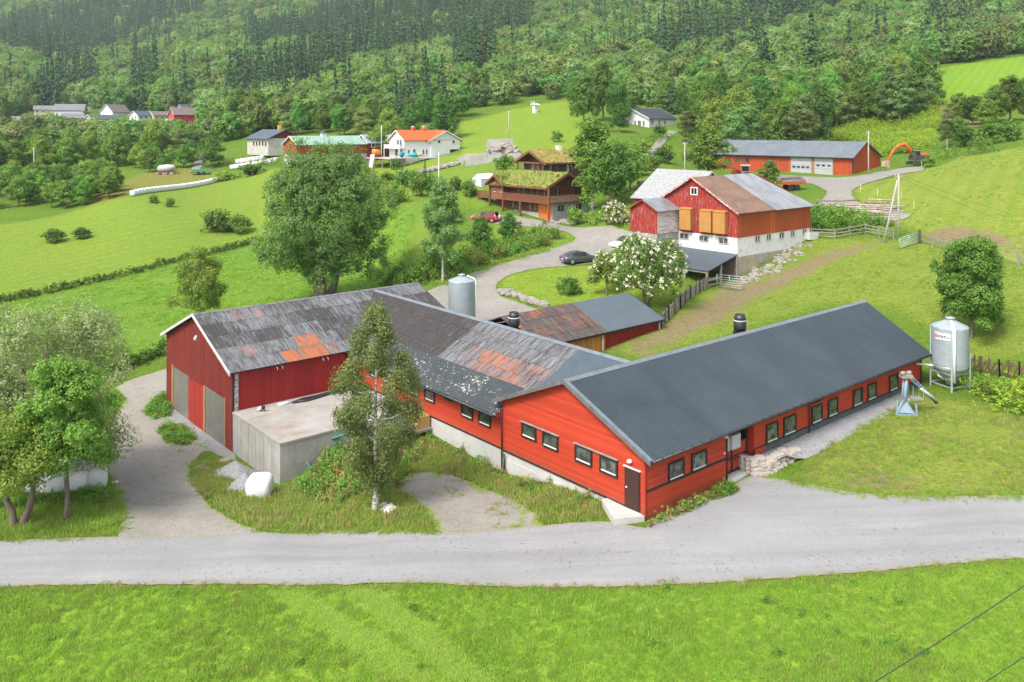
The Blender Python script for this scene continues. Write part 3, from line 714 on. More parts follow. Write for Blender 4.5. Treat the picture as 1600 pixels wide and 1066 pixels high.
# ---------------------------------------------------------------- machine barn at the far left
bS = B((-19.87, 60.0, -3.3))
mbn = thing('machine_barn', 'tall red barn with two grey roller doors and rust-patched roof', 'barn', bS.o, ROT)
W2, L2, Z2, S2 = 14.1, 20.2, 8.72, .39
z2 = lambda y: Z2-S2*abs(y-W2/2)
mb = MB(); vboards(mb, TX(0), 0, W2, lambda a: z2(a)-.1, -.3, .19, .02)
mb.cur = .5; mb.poly([(L2,0,-.5),(L2,W2,-.5),(L2,W2,z2(W2)-.1),(L2,W2/2,Z2-.1),(L2,0,z2(0)-.1)]); mb.poly([(0,W2,-.5),(L2,W2,-.5),(L2,W2,z2(W2)-.1),(0,W2,z2(W2)-.1)])
mb.build('gable_wall', BARNRED, mbn)
mb = MB(); vboards(mb, TY(0), 0, L2, lambda a: z2(0)-.1, -.3, .11, .018); mb.build('side_wall', CRIMSON, mbn)
mb = MB(); mb.box(-.12,-.02,-1.0,.05,W2+.02,-.02); mb.build('sill_beam', CONCW, mbn)
cache2 = {}
def mt(t, r):
    x = t*L2; k = (int(x/.85), r)
    if k not in cache2:
        h = random.random(); gs = lambda c, w_: math.exp(-((x-c)/w_)**2)
        v = .08+.10*h
        if r == 4: v = .50+.16*h+.44*gs(5.8, 2.6)
        if r == 3: v = .24+.10*h+.60*gs(6.2, 1.7)+.34*gs(1.5, 2.2)
        if r == 2: v = .18+.10*h+.20*gs(2, 1.5)+.26*gs(6.5, 1.6)+.15*gs(12, 2)
        if r == 1: v = .10+.12*h+.26*gs(11, 2.2)+.48*gs(4, 2.2)
        if r == 0: v = .30+.22*h+.26*gs(3, 2)
        v += .22*(h-.5) if v > .5 else 0
        cache2[k] = min(1.0, v)
    return cache2[k]+10*(r+1)
mb = MB(); e = .42
corr(mb, (-.36,W2/2,Z2), (L2+.3,W2/2,Z2), (-.36,-e,z2(-e)), (L2+.3,-e,z2(-e)), .16, .022, 5, mt)
corr(mb, (-.36,W2/2,Z2), (L2+.3,W2/2,Z2), (-.36,W2+e,z2(W2+e)), (L2+.3,W2+e,z2(W2+e)), .2, .022, 2, lambda t, r: .2)
mroof = mb.build('roof', RUSTX, mbn)
mb = MB()
for s in (-1,1): mb.prism([(-.40,W2/2,Z2+.05),(-.40,W2/2+s*(W2/2+e+.03),z2(-e)+.04),(-.40,W2/2+s*(W2/2+e+.03),z2(-e)-.20),(-.40,W2/2,Z2-.16)], (.07,0,0))
mb.build('barge_board', mat('grey_white_board', (.50,.50,.49), [((.36,.36,.35), 3, .4, .7)], .7), mroof)
mb = MB()
for s in (-1,1): mb.prism([(-.3,W2/2,Z2+.05),(-.3,W2/2+s*.22,Z2+.045-.22*S2),(-.3,W2/2+s*.22,Z2+.03-.22*S2),(-.3,W2/2,Z2+.03)], (L2+.5,0,0))
mb.build('ridge_cap', mat('old_ridge', (.10,.10,.10), [((.2,.2,.2), 3, .4, .7)], .6), mroof)
def roller(a0, a1, z0, z1):
    mb = MB(); n = 24
    for k in range(n):
        za = z0+(z1-z0)*k/n; zb = z0+(z1-z0)*(k+1)/n; o = .028
        mb.hexa([(-o-.012,a1,za),(-o-.012,a0,za),(-o+.02,a0,za),(-o+.02,a1,za)][::-1], [(-o-.03,a1,zb-.012),(-o-.03,a0,zb-.012),(-o+.02,a0,zb-.012),(-o+.02,a1,zb-.012)][::-1])
    return mb.build('roller_door', ROLLER, mbn)
roller(1.3, 5.05, .05, 3.55); roller(8.75, 12.2, .05, 3.5)
mb = MB(); mb.tbox(TX(0), 5.07, 5.45, .0, 3.55, 0, .09); mb.build('door_post', RAWWOOD, mbn); mb = MB(); mb.tbox(TX(0), 1.18, 1.3, .0, 3.6, 0, .06); mb.build('door_post', RAWWOOD, mbn)
mb = MB(); mb.tbox(TX(0), 12.2, 12.55, .0, 3.62, 0, .09); mb.build('door_post', RAWWOOD, mbn)
mb = MB(); vboards(mb, TX(-.03), 5.47, 8.72, lambda a: 3.34, .02, .19, .02); mb.tbox(TX(0), 5.47, 8.72, 3.34, 3.42, 0, .07)
mb.build('sliding_panel', board_mat('bright_red_panel', (.30,.028,.018), (.27,.06,.04), .3, .7, (5,5,.4)), mbn)
mb = MB(); mb.tbox(TY(0), .0, .10, .0, 5.6, .0, .05); mb.build('corner_post', BLACK, mbn)
mb = MB(); mb.tbox(TY(0), .16, .42, 2.95, 5.6, .0, .08); mb.build('corner_strip', mat('speckled_strip', (.42,.42,.42), [((.1,.1,.1), 9, .45, .6)], .8), mbn)
a, z = bS.wp('x', 0, 307, 529); mb = MB(); mb.blob((-.1,a,z),(.12,.12,.17),8,6); mb.tbox(TX(0), a-.1, a+.1, z-.15, z+.25, 0, .06); mb.build('wall_lamp', WHITE, mbn)
for x in (3.2,3.6,6.9,7.3): mb = MB(); mb.tube([(x,-.05,5.72),(x,-.45,5.55),(x,-.48,5.4)], .025, 5); mb.build('cable_hook', GREYBOX, mbn)

# ---------------------------------------------------------------- concrete slurry tank against its wall
tank = thing('slurry_tank', 'concrete slurry tank with stained flat top between the red barns', 'tank', bS.o, ROT)
mb = MB(); mb.hexa([(.02,-7.8,-1.4),(9.7,-7.8,-1.4),(9.7,-.03,-1.4),(.02,-.03,-1.4)], [(.02,-7.8,2.80),(9.7,-7.8,2.80),(9.7,-.03,2.80),(.02,-.03,2.80)])
for k in range(1,7): mb.box(.0,-7.8+k*1.25,-1.0,.02,-7.8+k*1.25+.02,2.80)
mb.build('tank_wall', CONC, tank)
mb = MB(); mb.box(-.02,-7.84,2.801,9.68,-.035,2.93); mb.build('tank_slab', SLAB, tank)
mb = MB(); mb.tube([(1.5,-1.1,2.93),(1.5,-1.1,3.1),(1.66,-1.25,3.2)], .13, 10); mb.build('inspection_pipe', WHITE, tank)
mb = MB(); mb.tube([(1.66,-1.25,3.2),(1.80,-1.38,3.2)], .15, 10); mb.build('pipe_cap', BLACK, tank)
def on_tank(pts): return [Vector(bS.o)+E1*x+E2*y+Vector((0,0,z)) for x, y, z in pts]
mb = MB(); mb.tube(on_tank([(4.3,-1.0,3.0),(5.0,-.75,3.0),(6.2,-.8,3.0),(7.6,-.6,3.0),(9.2,-.9,3.0)]), .10, 8); mb.tube(on_tank([(4.4,-1.15,3.0),(5.2,-1.3,3.0),(6.4,-1.1,3.0),(8.0,-.8,3.06),(9.3,-1.1,3.0)]), .10, 8)
mb.tube(on_tank([(4.3,-1.0,3.0),(4.1,-1.08,3.02),(4.4,-1.15,3.0)]), .10, 8)
tag(mb.build('hose', HOSE), 'thick black hose lying on the concrete tank along the red wall', 'hose')
mb = MB(); mb.tube(on_tank([(3.2,-.9,3.0),(4.1,-.8,3.0)]), .09, 8); mb.tube(on_tank([(3.15,-.8,2.98),(3.2,-1.0,3.05)]), .12, 8)
tag(mb.build('hose_coupling', GALVW), 'short pale pipe coupling lying on the tank beside the black hose', 'pipe')
mb = MB(); mb.tube([G(u, v)+Vector((0,0,h)) for u, v, h in ((487,742,.2),(478,730,.6),(490,722,.9),(510,715,1.1),(535,708,1.2),(560,702,1.2))], .11, 8)
gh = mb.build('slurry_hose', GREENHOSE); tag(gh, 'thick green hose curving through the weeds below the tank', 'hose')
a = bM.loc(onz(655, 650, -.4))
mb = MB(); mb.box(.9,0,0,1.9,.05,.80); mb.box(.9,1.3,0,1.9,1.35,.80); mb.box(1.85,.05,0,1.9,1.3,.80); mb.box(.9,.05,0,.95,1.3,.80)
for k in range(2): mb.tbox(TX(.9), .08+.62*k, .62+.62*k, .06, .76, .0, .03)
hb = thing('feed_hatch', 'small box with yellow plywood panels against the wing wall', 'hatch', Vector(bM.o)+E1*(-2.0)+E2*19.3+Vector((0,0,-.72)), ROT)
mb.build('panel', mat('yellow_plywood', (.40,.26,.085), [((.32,.20,.06), 3, .4, .7)], .8), hb)
mb = MB(); mb.box(.3,-.15,-.2,1.95,1.6,-.02); mb.build('platform', PALEWOOD, hb)

# ---------------------------------------------------------------- small shed behind the wing
sh = thing('calf_shed', 'low red shed behind the wing, roof half rust and half slate blue', 'shed', bM.o, ROT)
X0, X1, Y0, Y1, ZE, ZP = 12.5, 25.6, 20.6, 28.6, 2.72, 4.42
ys = (Y0+Y1)/2; ss = (ZP-ZE)/(ys-Y0+.4)
mb = MB(); vboards(mb, TY(Y0), 18.6, X1, lambda a: ZE+.08, 0, .16, .02, lambda a: .75+.4*(a > 22)); mb.cur=.5
mb.poly([(X1,Y0,.5),(X1,Y1,.5),(X1,Y1,ZE),(X1,ys,ZP-.12),(X1,Y0,ZE)]); mb.poly([(X0,Y1,-.5),(X1,Y1,-.5),(X1,Y1,ZE),(X0,Y1,ZE)])
mb.build('wall', CRIMSON, sh)
mb = MB(); vboards(mb, TY(Y0), X0, 18.6, lambda a: ZE+.08, -.2, .16, .02); mb.build('side_wall', TANWOOD, sh)
mb = MB(); mb.tbox(TY(Y0), 22.05, X1+.02, .2, 1.42, -.3, .04); mb.tbox(TY(Y0), 18.6, 22.05, -.2, .75, -.3, .04); mb.build('foundation', CONCW, sh)
pipe(sh, [(18.2,Y0-.12,ZE),(18.2,Y0-.12,.3)], .06, GALVW); pipe(sh, [(X1-.15,Y0-.12,ZE),(X1-.15,Y0-.12,1.2)], .05, GALVW)
cc = {}
def ct(t, r):
    k = (int(t*8), r)
    if k not in cc: cc[k] = .50+.22*random.random()
    return cc[k]+10*(r+1)
mb = MB(); corr(mb, (X0-2,ys,ZP), (18.6,ys,ZP), (X0-2,Y0-.4,ZE), (18.6,Y0-.4,ZE), .2, .025, 4, ct); shr = mb.build('roof', mat('dark_rusty_sheet', (.062,.048,.043), [((.10,.085,.078), 1.2, .45, .65, (4,.5,1)), ((.24,.078,.030), 1.0, .54, .64, (2.5,.6,1), .9), ((.04,.035,.033), .8, .55, .7, (3,.5,1))], .7), sh)
mb = MB(); corr(mb, (18.5,ys,ZP+.01), (X1+.3,ys,ZP+.01), (18.5,Y0-.4,ZE+.01), (X1+.3,Y0-.4,ZE+.01), .2, .025)
corr(mb, (X0-2,ys,ZP), (X1+.3,ys,ZP), (X0-2,Y1+.4,ZE), (X1+.3,Y1+.4,ZE), .2, .025); mb.build('new_roof_sheets', SLATEB, shr)
mb = MB(); mb.box(X0-2,Y0-.45,ZE-.14,X1+.3,Y0-.40,ZE+.02); mb.prism([(X1+.3,Y0-.4,ZE+.03),(X1+.3,ys,ZP+.05),(X1+.3,ys,ZP-.1),(X1+.3,Y0-.4,ZE-.12)], (.04,0,0)); mb.build('barge_board', BLACK, shr)

# ---------------------------------------------------------------- feed silos
def silo(name, label, loc, r, hc, hk, lift, legs=True, sign=False, rz=0.0):
    t = thing(name, label, 'silo', loc, rz)
    prof = []; n = int(hc/.11)
    for k in range(n+1):
        z = lift+hc*k/n; prof += [(r-.012, z), (r+.008, z+hc/n*.5)] if k < n else [(r, z)]
    mb = MB(); mb.lathe(prof, n=40); mb.build('cylinder', GALV, t)
    mb = MB(); mb.lathe([(r+.04,lift+hc-.02),(r+.02,lift+hc+.05),(.30,lift+hc+hk),(.30,lift+hc+hk+.1)], n=12, smooth=False); cone = mb.build('cone_roof', GALV, t)
    mb = MB(); mb.lathe([(.32,lift+hc+hk+.1),(.36,lift+hc+hk+.12),(.36,lift+hc+hk+.17),(.1,lift+hc+hk+.24)], n=16); mb.build('lid', GALV, cone)
    if legs:
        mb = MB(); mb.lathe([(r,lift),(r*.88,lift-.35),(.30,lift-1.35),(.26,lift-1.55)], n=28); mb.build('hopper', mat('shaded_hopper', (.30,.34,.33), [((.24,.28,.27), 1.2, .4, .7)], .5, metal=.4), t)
        for k in range(4):
            a = k*PI/2+PI/4; x, y = (r+.06)*math.cos(a), (r+.06)*math.sin(a)
            mb = MB(); mb.beam((x,y,-.4), (x,y,lift+ (hc if k != 3 else .9)), .13, .10, (math.cos(a),math.sin(a),0)); mb.build('leg', GALV, t)
        for zz in (lift-.55, lift-1.45):
            mb = MB()
            for k in range(4):
                a, b = k*PI/2+PI/4, (k+1)*PI/2+PI/4
                mb.beam(((r+.06)*math.cos(a),(r+.06)*math.sin(a),zz), ((r+.06)*math.cos(b),(r+.06)*math.sin(b),zz), .06, .06)
            mb.build('brace', GALV, t)
    return t
sp = onz(1484.5, 606, .6)
s1 = silo('feed_silo', 'galvanised feed silo on legs with a white name plate, at the barn end', sp, 1.24, 2.75, .50, 1.78, rz=math.radians(22))
fa = math.atan2(-sp.y, -sp.x)                          # towards the viewer's side of the farm, where the plate hangs
def on_cyl(a, r, z): return Vector((r*math.cos(a), r*math.sin(a), z))
c0 = fa-math.radians(22)
mb = MB()
mb.tube([on_cyl(c0+.20, .5, 5.0), on_cyl(c0+.20, 1.36, 4.5), on_cyl(c0+.20, 1.38, .75)], .11, 10); mb.build('fill_pipe', GALVW, s1)
def lettering(parent, txt, size, m, loc, basis, name='lettering', bold=.007):
    cu = bpy.data.curves.new('text', 'FONT'); cu.body = txt; cu.size = size; cu.extrude = .004; cu.offset = bold; cu.align_x = 'CENTER'; cu.align_y = 'CENTER'
    o = bpy.data.objects.new('text_tmp', cu); COL.objects.link(o)
    dg = bpy.context.evaluated_depsgraph_get(); me = bpy.data.meshes.new_from_object(o.evaluated_get(dg)); bpy.data.objects.remove(o)
    me.materials.clear(); me.materials.append(m)
    q = bpy.data.objects.new(name, me); COL.objects.link(q); q.parent = parent
    q.matrix_local = Matrix.Translation(loc) @ basis.to_4x4(); return q
ac = c0-.43; n_ = Vector((math.cos(ac), math.sin(ac), 0)); u_ = Vector((-n_.y, n_.x, 0)); basis = Matrix((u_, Vector((0,0,1)), n_)).transposed()
mb = MB()
for i in range(8):
    a0, a1 = ac-.46+.115*i, ac-.46+.115*(i+1)
    mb.hexa([on_cyl(a0,1.255,3.72), on_cyl(a1,1.255,3.72), on_cyl(a1,1.275,3.72), on_cyl(a0,1.275,3.72)][::-1], [on_cyl(a0,1.255,4.22), on_cyl(a1,1.255,4.22), on_cyl(a1,1.275,4.22), on_cyl(a0,1.275,4.22)][::-1])
plate = mb.build('name_plate', WHITE, s1)
INK = mat('black_lettering', (.02,.02,.025), [], .5); REDINK = mat('red_mark', (.55,.02,.03), [], .5)
for i, ch in enumerate('ROXELL'):
    a = ac-.215+.126*i; n1 = Vector((math.cos(a), math.sin(a), 0)); u1 = Vector((-n1.y, n1.x, 0))
    lettering(plate, ch, .24, INK, n1*1.281+Vector((0,0,3.96)), Matrix((u1, Vector((0,0,1)), n1)).transposed())
mb = MB()
for i in range(2): mb.hexa([on_cyl(ac-.44+.075*i,1.276,3.82), on_cyl(ac-.385+.075*i,1.276,3.82), on_cyl(ac-.385+.075*i,1.283,3.82), on_cyl(ac-.44+.075*i,1.283,3.82)][::-1], [on_cyl(ac-.44+.075*i,1.276,4.12), on_cyl(ac-.385+.075*i,1.276,4.12), on_cyl(ac-.385+.075*i,1.283,4.12), on_cyl(ac-.44+.075*i,1.283,4.12)][::-1])
mb.build('emblem', REDINK, plate)
e_ = bM.o+E1*30.2+Vector((0,0,2.3))-E2*.1; inv = Matrix.Rotation(-math.radians(22), 4, 'Z')
mb = MB(); mb.tube([inv @ (e_-sp), inv @ (e_+E1*1.2-E2*.8+Vector((0,0,-.15))-sp), inv @ (Vector((1.2,-1.2,-.1))*0+ (e_-sp)*.35+Vector((0,0,.3))), Vector((.15,0,.3))], .09, 8); mb.build('auger_pipe', GALVW, s1)
sp2 = GD(721.5, 80.5); sp2.z = .9
s2 = silo('grain_silo', 'round galvanised silo standing behind the wing roof by the farm road', sp2, 1.26, 4.35, .42, .0, legs=False)
mb = MB(); mb.tube([(1.3,-.35,0),(1.32,-.35,4.35),(1.2,-.3,4.6),(.5,-.1,4.85)], .05, 8); mb.build('fill_pipe', GALVW, s2)
# ---------------------------------------------------------------- generic pitched-roof volumes
SOD = None
def gabled(par, x0, y0, x1, y1, z0, ze, zr, ridge, wm, rm, oh=.4, th=.14, fascia=None, walls=True, wname='wall', rname='roof', gm=None):
    """walls with gables and a pitched roof over the rectangle; ridge along 'x' or 'y'"""
    if walls:
        mb = MB()
        if ridge == 'x':
            ym = (y0+y1)/2
            for x, f in ((x0, 1), (x1, -1)): mb.poly([(x,y1,z0),(x,y0,z0),(x,y0,ze),(x,ym,zr-.05),(x,y1,ze)][::f])
            mb.poly([(x0,y0,z0),(x1,y0,z0),(x1,y0,ze),(x0,y0,ze)]); mb.poly([(x1,y1,z0),(x0,y1,z0),(x0,y1,ze),(x1,y1,ze)])
        else:
            xm = (x0+x1)/2
            for y, f in ((y0, 1), (y1, -1)): mb.poly([(x0,y,z0),(x1,y,z0),(x1,y,ze),(xm,y,zr-.05),(x0,y,ze)][::f])
            mb.poly([(x0,y1,z0),(x0,y0,z0),(x0,y0,ze),(x0,y1,ze)]); mb.poly([(x1,y0,z0),(x1,y1,z0),(x1,y1,ze),(x1,y0,ze)])
        mb.build(wname, wm, par)
    mb = MB()
    if ridge == 'x':
        ym = (y0+y1)/2; s = (zr-ze)/(ym-y0)
        for q, e in ((-1, y0-oh), (1, y1+oh)):
            za = ze-s*oh; mb.prism([(x0-oh,ym,zr),(x0-oh,e,za),(x0-oh,e,za+th),(x0-oh,ym,zr+th)], (x1-x0+2*oh,0,0))
    else:
        xm = (x0+x1)/2; s = (zr-ze)/(xm-x0)
        for q, e in ((-1, x0-oh), (1, x1+oh)):
            za = ze-s*oh; mb.prism([(xm,y0-oh,zr),(e,y0-oh,za),(e,y0-oh,za+th),(xm,y0-oh,zr+th)], (0,y1-y0+2*oh,0))
    r = mb.build(rname, rm, par)
    if fascia:
        mb = MB()
        if ridge == 'x':
            for x in (x0-oh-.03, x1+oh-.01):
                for e in (y0-oh, y1+oh): mb.prism([(x,ym,zr+th+.02),(x,e,ze-s*oh+th+.02),(x,e,ze-s*oh-.12),(x,ym,zr-.12)], (.04,0,0))
        else:
            for y in (y0-oh-.03, y1+oh-.01):
                for e in (x0-oh, x1+oh): mb.prism([(xm,y,zr+th+.02),(e,y,ze-s*oh+th+.02),(e,y,ze-s*oh-.12),(xm,y,zr-.12)], (0,.04,0))
        mb.build('barge_board', fascia, r)
    return r
def bbox(mats, name, par, *boxes):
    mb = MB()
    for b in boxes: mb.box(*b)
    return mb.build(name, mats, par)

# ---------------------------------------------------------------- old red and white barn on the rise
OLDRUST = mat('brown_rusty_sheet', (.150,.088,.062), [((.20,.125,.085), .5, .4, .65), ((.11,.085,.072), 1.6, .5, .68, (3,.4,1)), ((.21,.20,.19), .8, .60, .75, (2,.6,1), .7), ((.20,.085,.04), .9, .62, .72)], .7)
bO = B((25.6, 96.0, 0))
ob = thing('old_barn', 'old peeling red barn on a whitewashed base with brown rusty roof', 'barn', (25.6,96.0,0), ROT)
WO, LO, ZE_, ZR_ = 12.4, 15.4, 10.35, 13.95; so = (ZR_-ZE_)/(WO/2)
zo = lambda y: ZR_-so*abs(y-WO/2)
mb = MB(); vboards(mb, TX(0), 0, WO, lambda a: zo(a)-.1, 7.3, .24, .02); mb.build('gable_wall', OLDRED, ob); mb = MB(); mb.cur=.5
mb.poly([(LO,0,5),(LO,WO,5),(LO,WO,ZE_),(LO-2,WO/2,ZR_-.1),(LO,0,ZE_)])
mb.build('rear_wall', OLDRED, ob)
mb = MB(); vboards(mb, TY(-.02), 0, LO, lambda a: ZE_-.05, 7.28, .16, .015); mb.build('side_wall', RUSTWALL, ob)
mb = MB(); mb.tbox(TY(0), 6.5, 7.5, 7.28, ZE_-.06, .0, .03); mb.build('pale_panel', mat('paler_orange_sheet', (.50,.125,.035), [], .6), ob)
mb = MB(); mb.box(.0,.0,4.6,LO-.05,WO,7.28)
mb.build('whitewashed_base', mat('flaking_whitewash', (.60,.60,.58), [((.50,.49,.465), 1.2, .45, .7), ((.22,.205,.18), 2.2, .63, .70)], .9, bump=(5,.4,.03)), ob)
mb = MB(); mb.box(-.03,-.03,.5,LO-1,WO-.1,5.12); mb.build('stone_base', mat('mossy_rubble_stone', (.36,.31,.23), [((.27,.24,.14), 1.2, .4, .65), ((.44,.42,.38), 2.5, .55, .75)], .95, bump=(4,.7,.08)), ob)
mb = MB(); mb.tbox(TY(-.03), 4.1, 5.4, 4.0, 5.1, 0, .04); mb.build('patched_hatch', CONC, ob)
oc = {}
def ot(t, r):
    x = t*LO; k = (int(x/1.0), r)
    if k not in oc: oc[k] = .52+.2*random.random()
    return oc[k]
mb = MB(); corr(mb, (-.4,WO/2,ZR_), (6.2,WO/2,ZR_), (-.4,-.45,zo(-.45)), (7.3,-.45,zo(-.45)), .22, .02, 3, ot)
oroof = mb.build('roof', OLDRUST, ob)
ZINC = mat('pale_zinc_sheet', (.29,.305,.315), [((.20,.215,.225), .8, .4, .65, (1,.4,1)), ((.32,.16,.10), 1.6, .66, .74, (.8,3,1), .8)], .45, metal=.35)
mb = MB(); corr(mb, (6.0,WO/2,ZR_+.02), (12.0,WO/2,ZR_+.02), (7.1,-.55,zo(-.55)+.02), (LO+.4,-.55,zo(-.55)+.02), .3, .02); mb.build('zinc_roof_sheets', ZINC, oroof)
mb = MB(); corr(mb, (-.4,WO/2,ZR_), (12.0,WO/2,ZR_), (-.4,WO+.45,zo(-.45)), (LO+.4,WO+.45,zo(-.45)), .3, .02); mb.build('rear_roof_sheets', ZINC, oroof)
mb = MB()
for e in (-.45, WO+.45): mb.prism([(-.44,WO/2,ZR_+.06),(-.44,e,zo(-.45)+.05),(-.44,e,zo(-.45)-.18),(-.44,WO/2,ZR_-.16)], (.05,0,0))
mb.build('barge_board', mat('worn_white_red_board', (.55,.42,.40), [((.40,.05,.04), 5, .45, .55)], .8), oroof)
for a in (1.05, 3.05, 6.25):
    w_ = 1.65; a0 = {1.05:1.28, 3.05:3.2, 6.25:6.15}[a]
    mb = MB(); mb.prism([(-.0,a0,7.62),(-.0,a0+w_,7.62),(-.0,a0+w_,10.1),(-.0,a0,10.1)], (-.62,0,0)); hx = mb.build('hay_chute', mat('ochre_sheeting', (.40,.20,.058), [((.34,.16,.045), 1.5, .4, .7)], .6), ob)
    mb = MB(); mb.hexa([(-.68,a0-.04,10.10),(.0,a0-.04,10.10),(.0,a0+w_+.04,10.10),(-.68,a0+w_+.04,10.10)], [(-.68,a0-.04,10.14),(.0,a0-.04,10.28),(.0,a0+w_+.04,10.28),(-.68,a0+w_+.04,10.14)]); mb.build('chute_cap', TANWOOD, hx)
window(ob, TX(-.02), 5.5, 6.55, 11.8, 12.75, .12, WHITE, DARK, bar=False, mull=1)
for a0, a1 in ((1.2,2.55),(3.95,5.3),(6.85,8.2)):
    window(ob, TX(0), a0, a1, 6.4, 7.15, .10, GREYWOOD, GLASS, bar=False, mull=1)
for a0, a1 in ((3.4,4.4),(5.75,6.7),(8.4,9.45),(10.85,11.75),(13.5,14.45)):
    window(ob, TY(0), a0, a1, 6.5, 7.27, .09, GREYWOOD, GLASS, bar=False, mull=1)
# slate-roofed rear wing
SHALE = mat('pale_slate_tiles', (.29,.29,.29), [((.19,.20,.205), 3.2, .42, .62), ((.37,.365,.35), 6, .5, .7)], .75, bump=(6,.5,.04))
rw = gabled(ob, .8, 8.0, 10.6, 16.2, 5.0, 11.0, 14.3, 'y', OLDRED, SHALE, .35, .1, GREYWOOD, wname='rear_wing_wall', rname='rear_wing_roof')
# small gabled annex with grey side
mb = MB(); vboards(mb, TX(-4.0), 8.36, 12.6, lambda a: 11.05-.5*abs(a-10.48), 7.2, .22, .02); mb.build('annex_front', OLDRED, ob)
mb = MB(); hboards(mb, TY(8.36), lambda z: (-4.0, .02), 7.25, 9.98, .18); mb.build('annex_side', mat('whitewashed_grey_boards', (.55,.52,.50), [((.30,.27,.25), 2, .48, .62, (.5,.5,6)), ((.42,.06,.04), 3, .68, .75)], .9), ob)
mb = MB(); mb.box(-4.0,8.38,2.5,.0,12.6,7.2); mb.build('annex_base', CONC, ob)
gabled(ob, -4.0, 8.36, 1.0, 12.6, 7.2, 10.05, 11.2, 'x', OLDRED, ZINC, .3, .06, OLDRED, walls=False, rname='annex_roof')
# lean-to over the cattle gate
mb = MB(); corr(mb, (.0,-.1,5.44), (.0,9.4,5.44), (-5.7,-.2,4.15), (-5.7,9.6,4.15), .25, .02); lr = mb.build('lean_to_roof', SLATEB, ob)
bbox(PALEWOOD, 'lean_to_beam', lr, (-5.6,-.1,3.86,-5.42,9.4,4.04))
mb = MB(); vboards(mb, TX(-.1), .1, 9.3, lambda a: 5.3, 2.2, .2, .02); mb.build('lean_to_back_wall', mat('brown_grey_boards', (.20,.165,.13), [((.13,.10,.08), 2, .4, .7)], .9), lr)
for x, y, zg in ((-5.5,.05,1.9),(-5.5,3.1,1.9),(-5.5,6.2,2),(-5.5,9.2,2),(-3.0,.05,2.1),(-.2,-.1,2.4)):
    bbox(PALEWOOD, 'post', lr, (x-.1,y-.1,zg-.3,x+.1,y+.1,3.9 if x < -5 else 5.3+x*.23))
bbox(PALEWOOD, 'rail', lr, (-5.5,-.04,3.0,-2.9,.04,3.3), (-5.5,-.04,2.5,-2.9,.04,2.62))

# ---------------------------------------------------------------- long orange garage under the wood
bG = B((68.5, 170, 10.4))
ga = thing('long_garage', 'long orange garage with two grey lifting doors below the wood', 'garage', (68.5,170,10.4), ROT)
LG, ZEG, ZRG = 36.0, 3.55, 6.5
mb = MB(); vboards(mb, TX(0), 0, LG, lambda a: ZEG, -2.5, .3, .02); mb.cur = .5
mb.poly([(0,0,-.8),(5.1,0,-.3),(5.1,0,ZRG-.15),(0,0,ZEG)]); mb.poly([(5.1,0,-.3),(11.7,0,.3),(11.7,0,3.3),(5.1,0,ZRG-.15)])
mb.poly([(0,LG,-.8),(11.7,LG,.5),(11.7,LG,3.3),(5.1,LG,ZRG-.15),(0,LG,ZEG)][::-1]); mb.poly([(11.7,LG,0),(11.7,0,0),(11.7,0,3.3),(11.7,LG,3.3)][::-1])
mb.build('wall', ORWALL, ga)
GR = mat('grey_blue_roof', (.125,.148,.168), [((.16,.18,.195), .3, .4, .7), ((.09,.11,.125), 1.2, .5, .8, (.4,2,1))], .5, metal=.1)
mb = MB(); corr(mb, (5.1,-.5,ZRG+.1), (5.1,LG+.5,ZRG+.1), (-.6,-.5,ZEG-.2), (-.6,LG+.5,ZEG-.2), .4, .03); groof = mb.build('roof', GR, ga)
mb = MB(); corr(mb, (5.1,-.5,ZRG+.1), (5.1,LG+.5,ZRG+.1), (12.1,-.5,3.25), (12.1,LG+.5,3.25), .4, .03); mb.build('rear_roof', GR, groof)
bbox(DKPLASTIC, 'gutter', groof, (-.72,-.5,ZEG-.36,-.6,LG+.5,ZEG-.2))
LIFT = mat('pale_grey_door', (.33,.345,.355), [((.38,.39,.40), .7, .4, .7)], .5)
for y0, y1, z0, z1 in ((9.05,13.75,-.95,3.3),(4.25,8.3,-.45,3.25)):
    mb = MB()
    for k in range(5):
        h = (z1-z0)/5; mb.tbox(TX(0), y0, y1, z0+h*k+.02, z0+h*(k+1)-.02, -.02, .06)
    d = mb.build('garage_door', LIFT, ga)
    n = 4 if y0 > 9 else 3
    for i in range(n):
        a = y0+.4+i*(y1-y0-.4)/n; bbox(GLASS, 'pane', d, (-.075,a,z0+1.85,-.055,a+.75,z0+2.3))
bbox(RAWWOOD, 'door_frame', ga, (-.1,8.35,-.9,.0,9.0,3.3), (-.1,13.8,-1.0,.0,14.1,3.35), (-.1,4.0,-.5,.0,4.22,3.3))
for y0, y1, z0 in ((24,28.2,1.75),):
    mb = MB(); mb.tbox(TX(0), y0, y1, -1.2, 3.2, -.01, .05); d = mb.build('wooden_door', ORWALL, ga)
    for i in range(4): bbox(GLASS, 'pane', d, (-.07,y0+.3+i*1.0,1.8,-.05,y0+1.05+i*1.0,2.6))
bbox(BLACK, 'corner_board', ga, (-.04,-.04,-.6,.08,.06,ZEG))

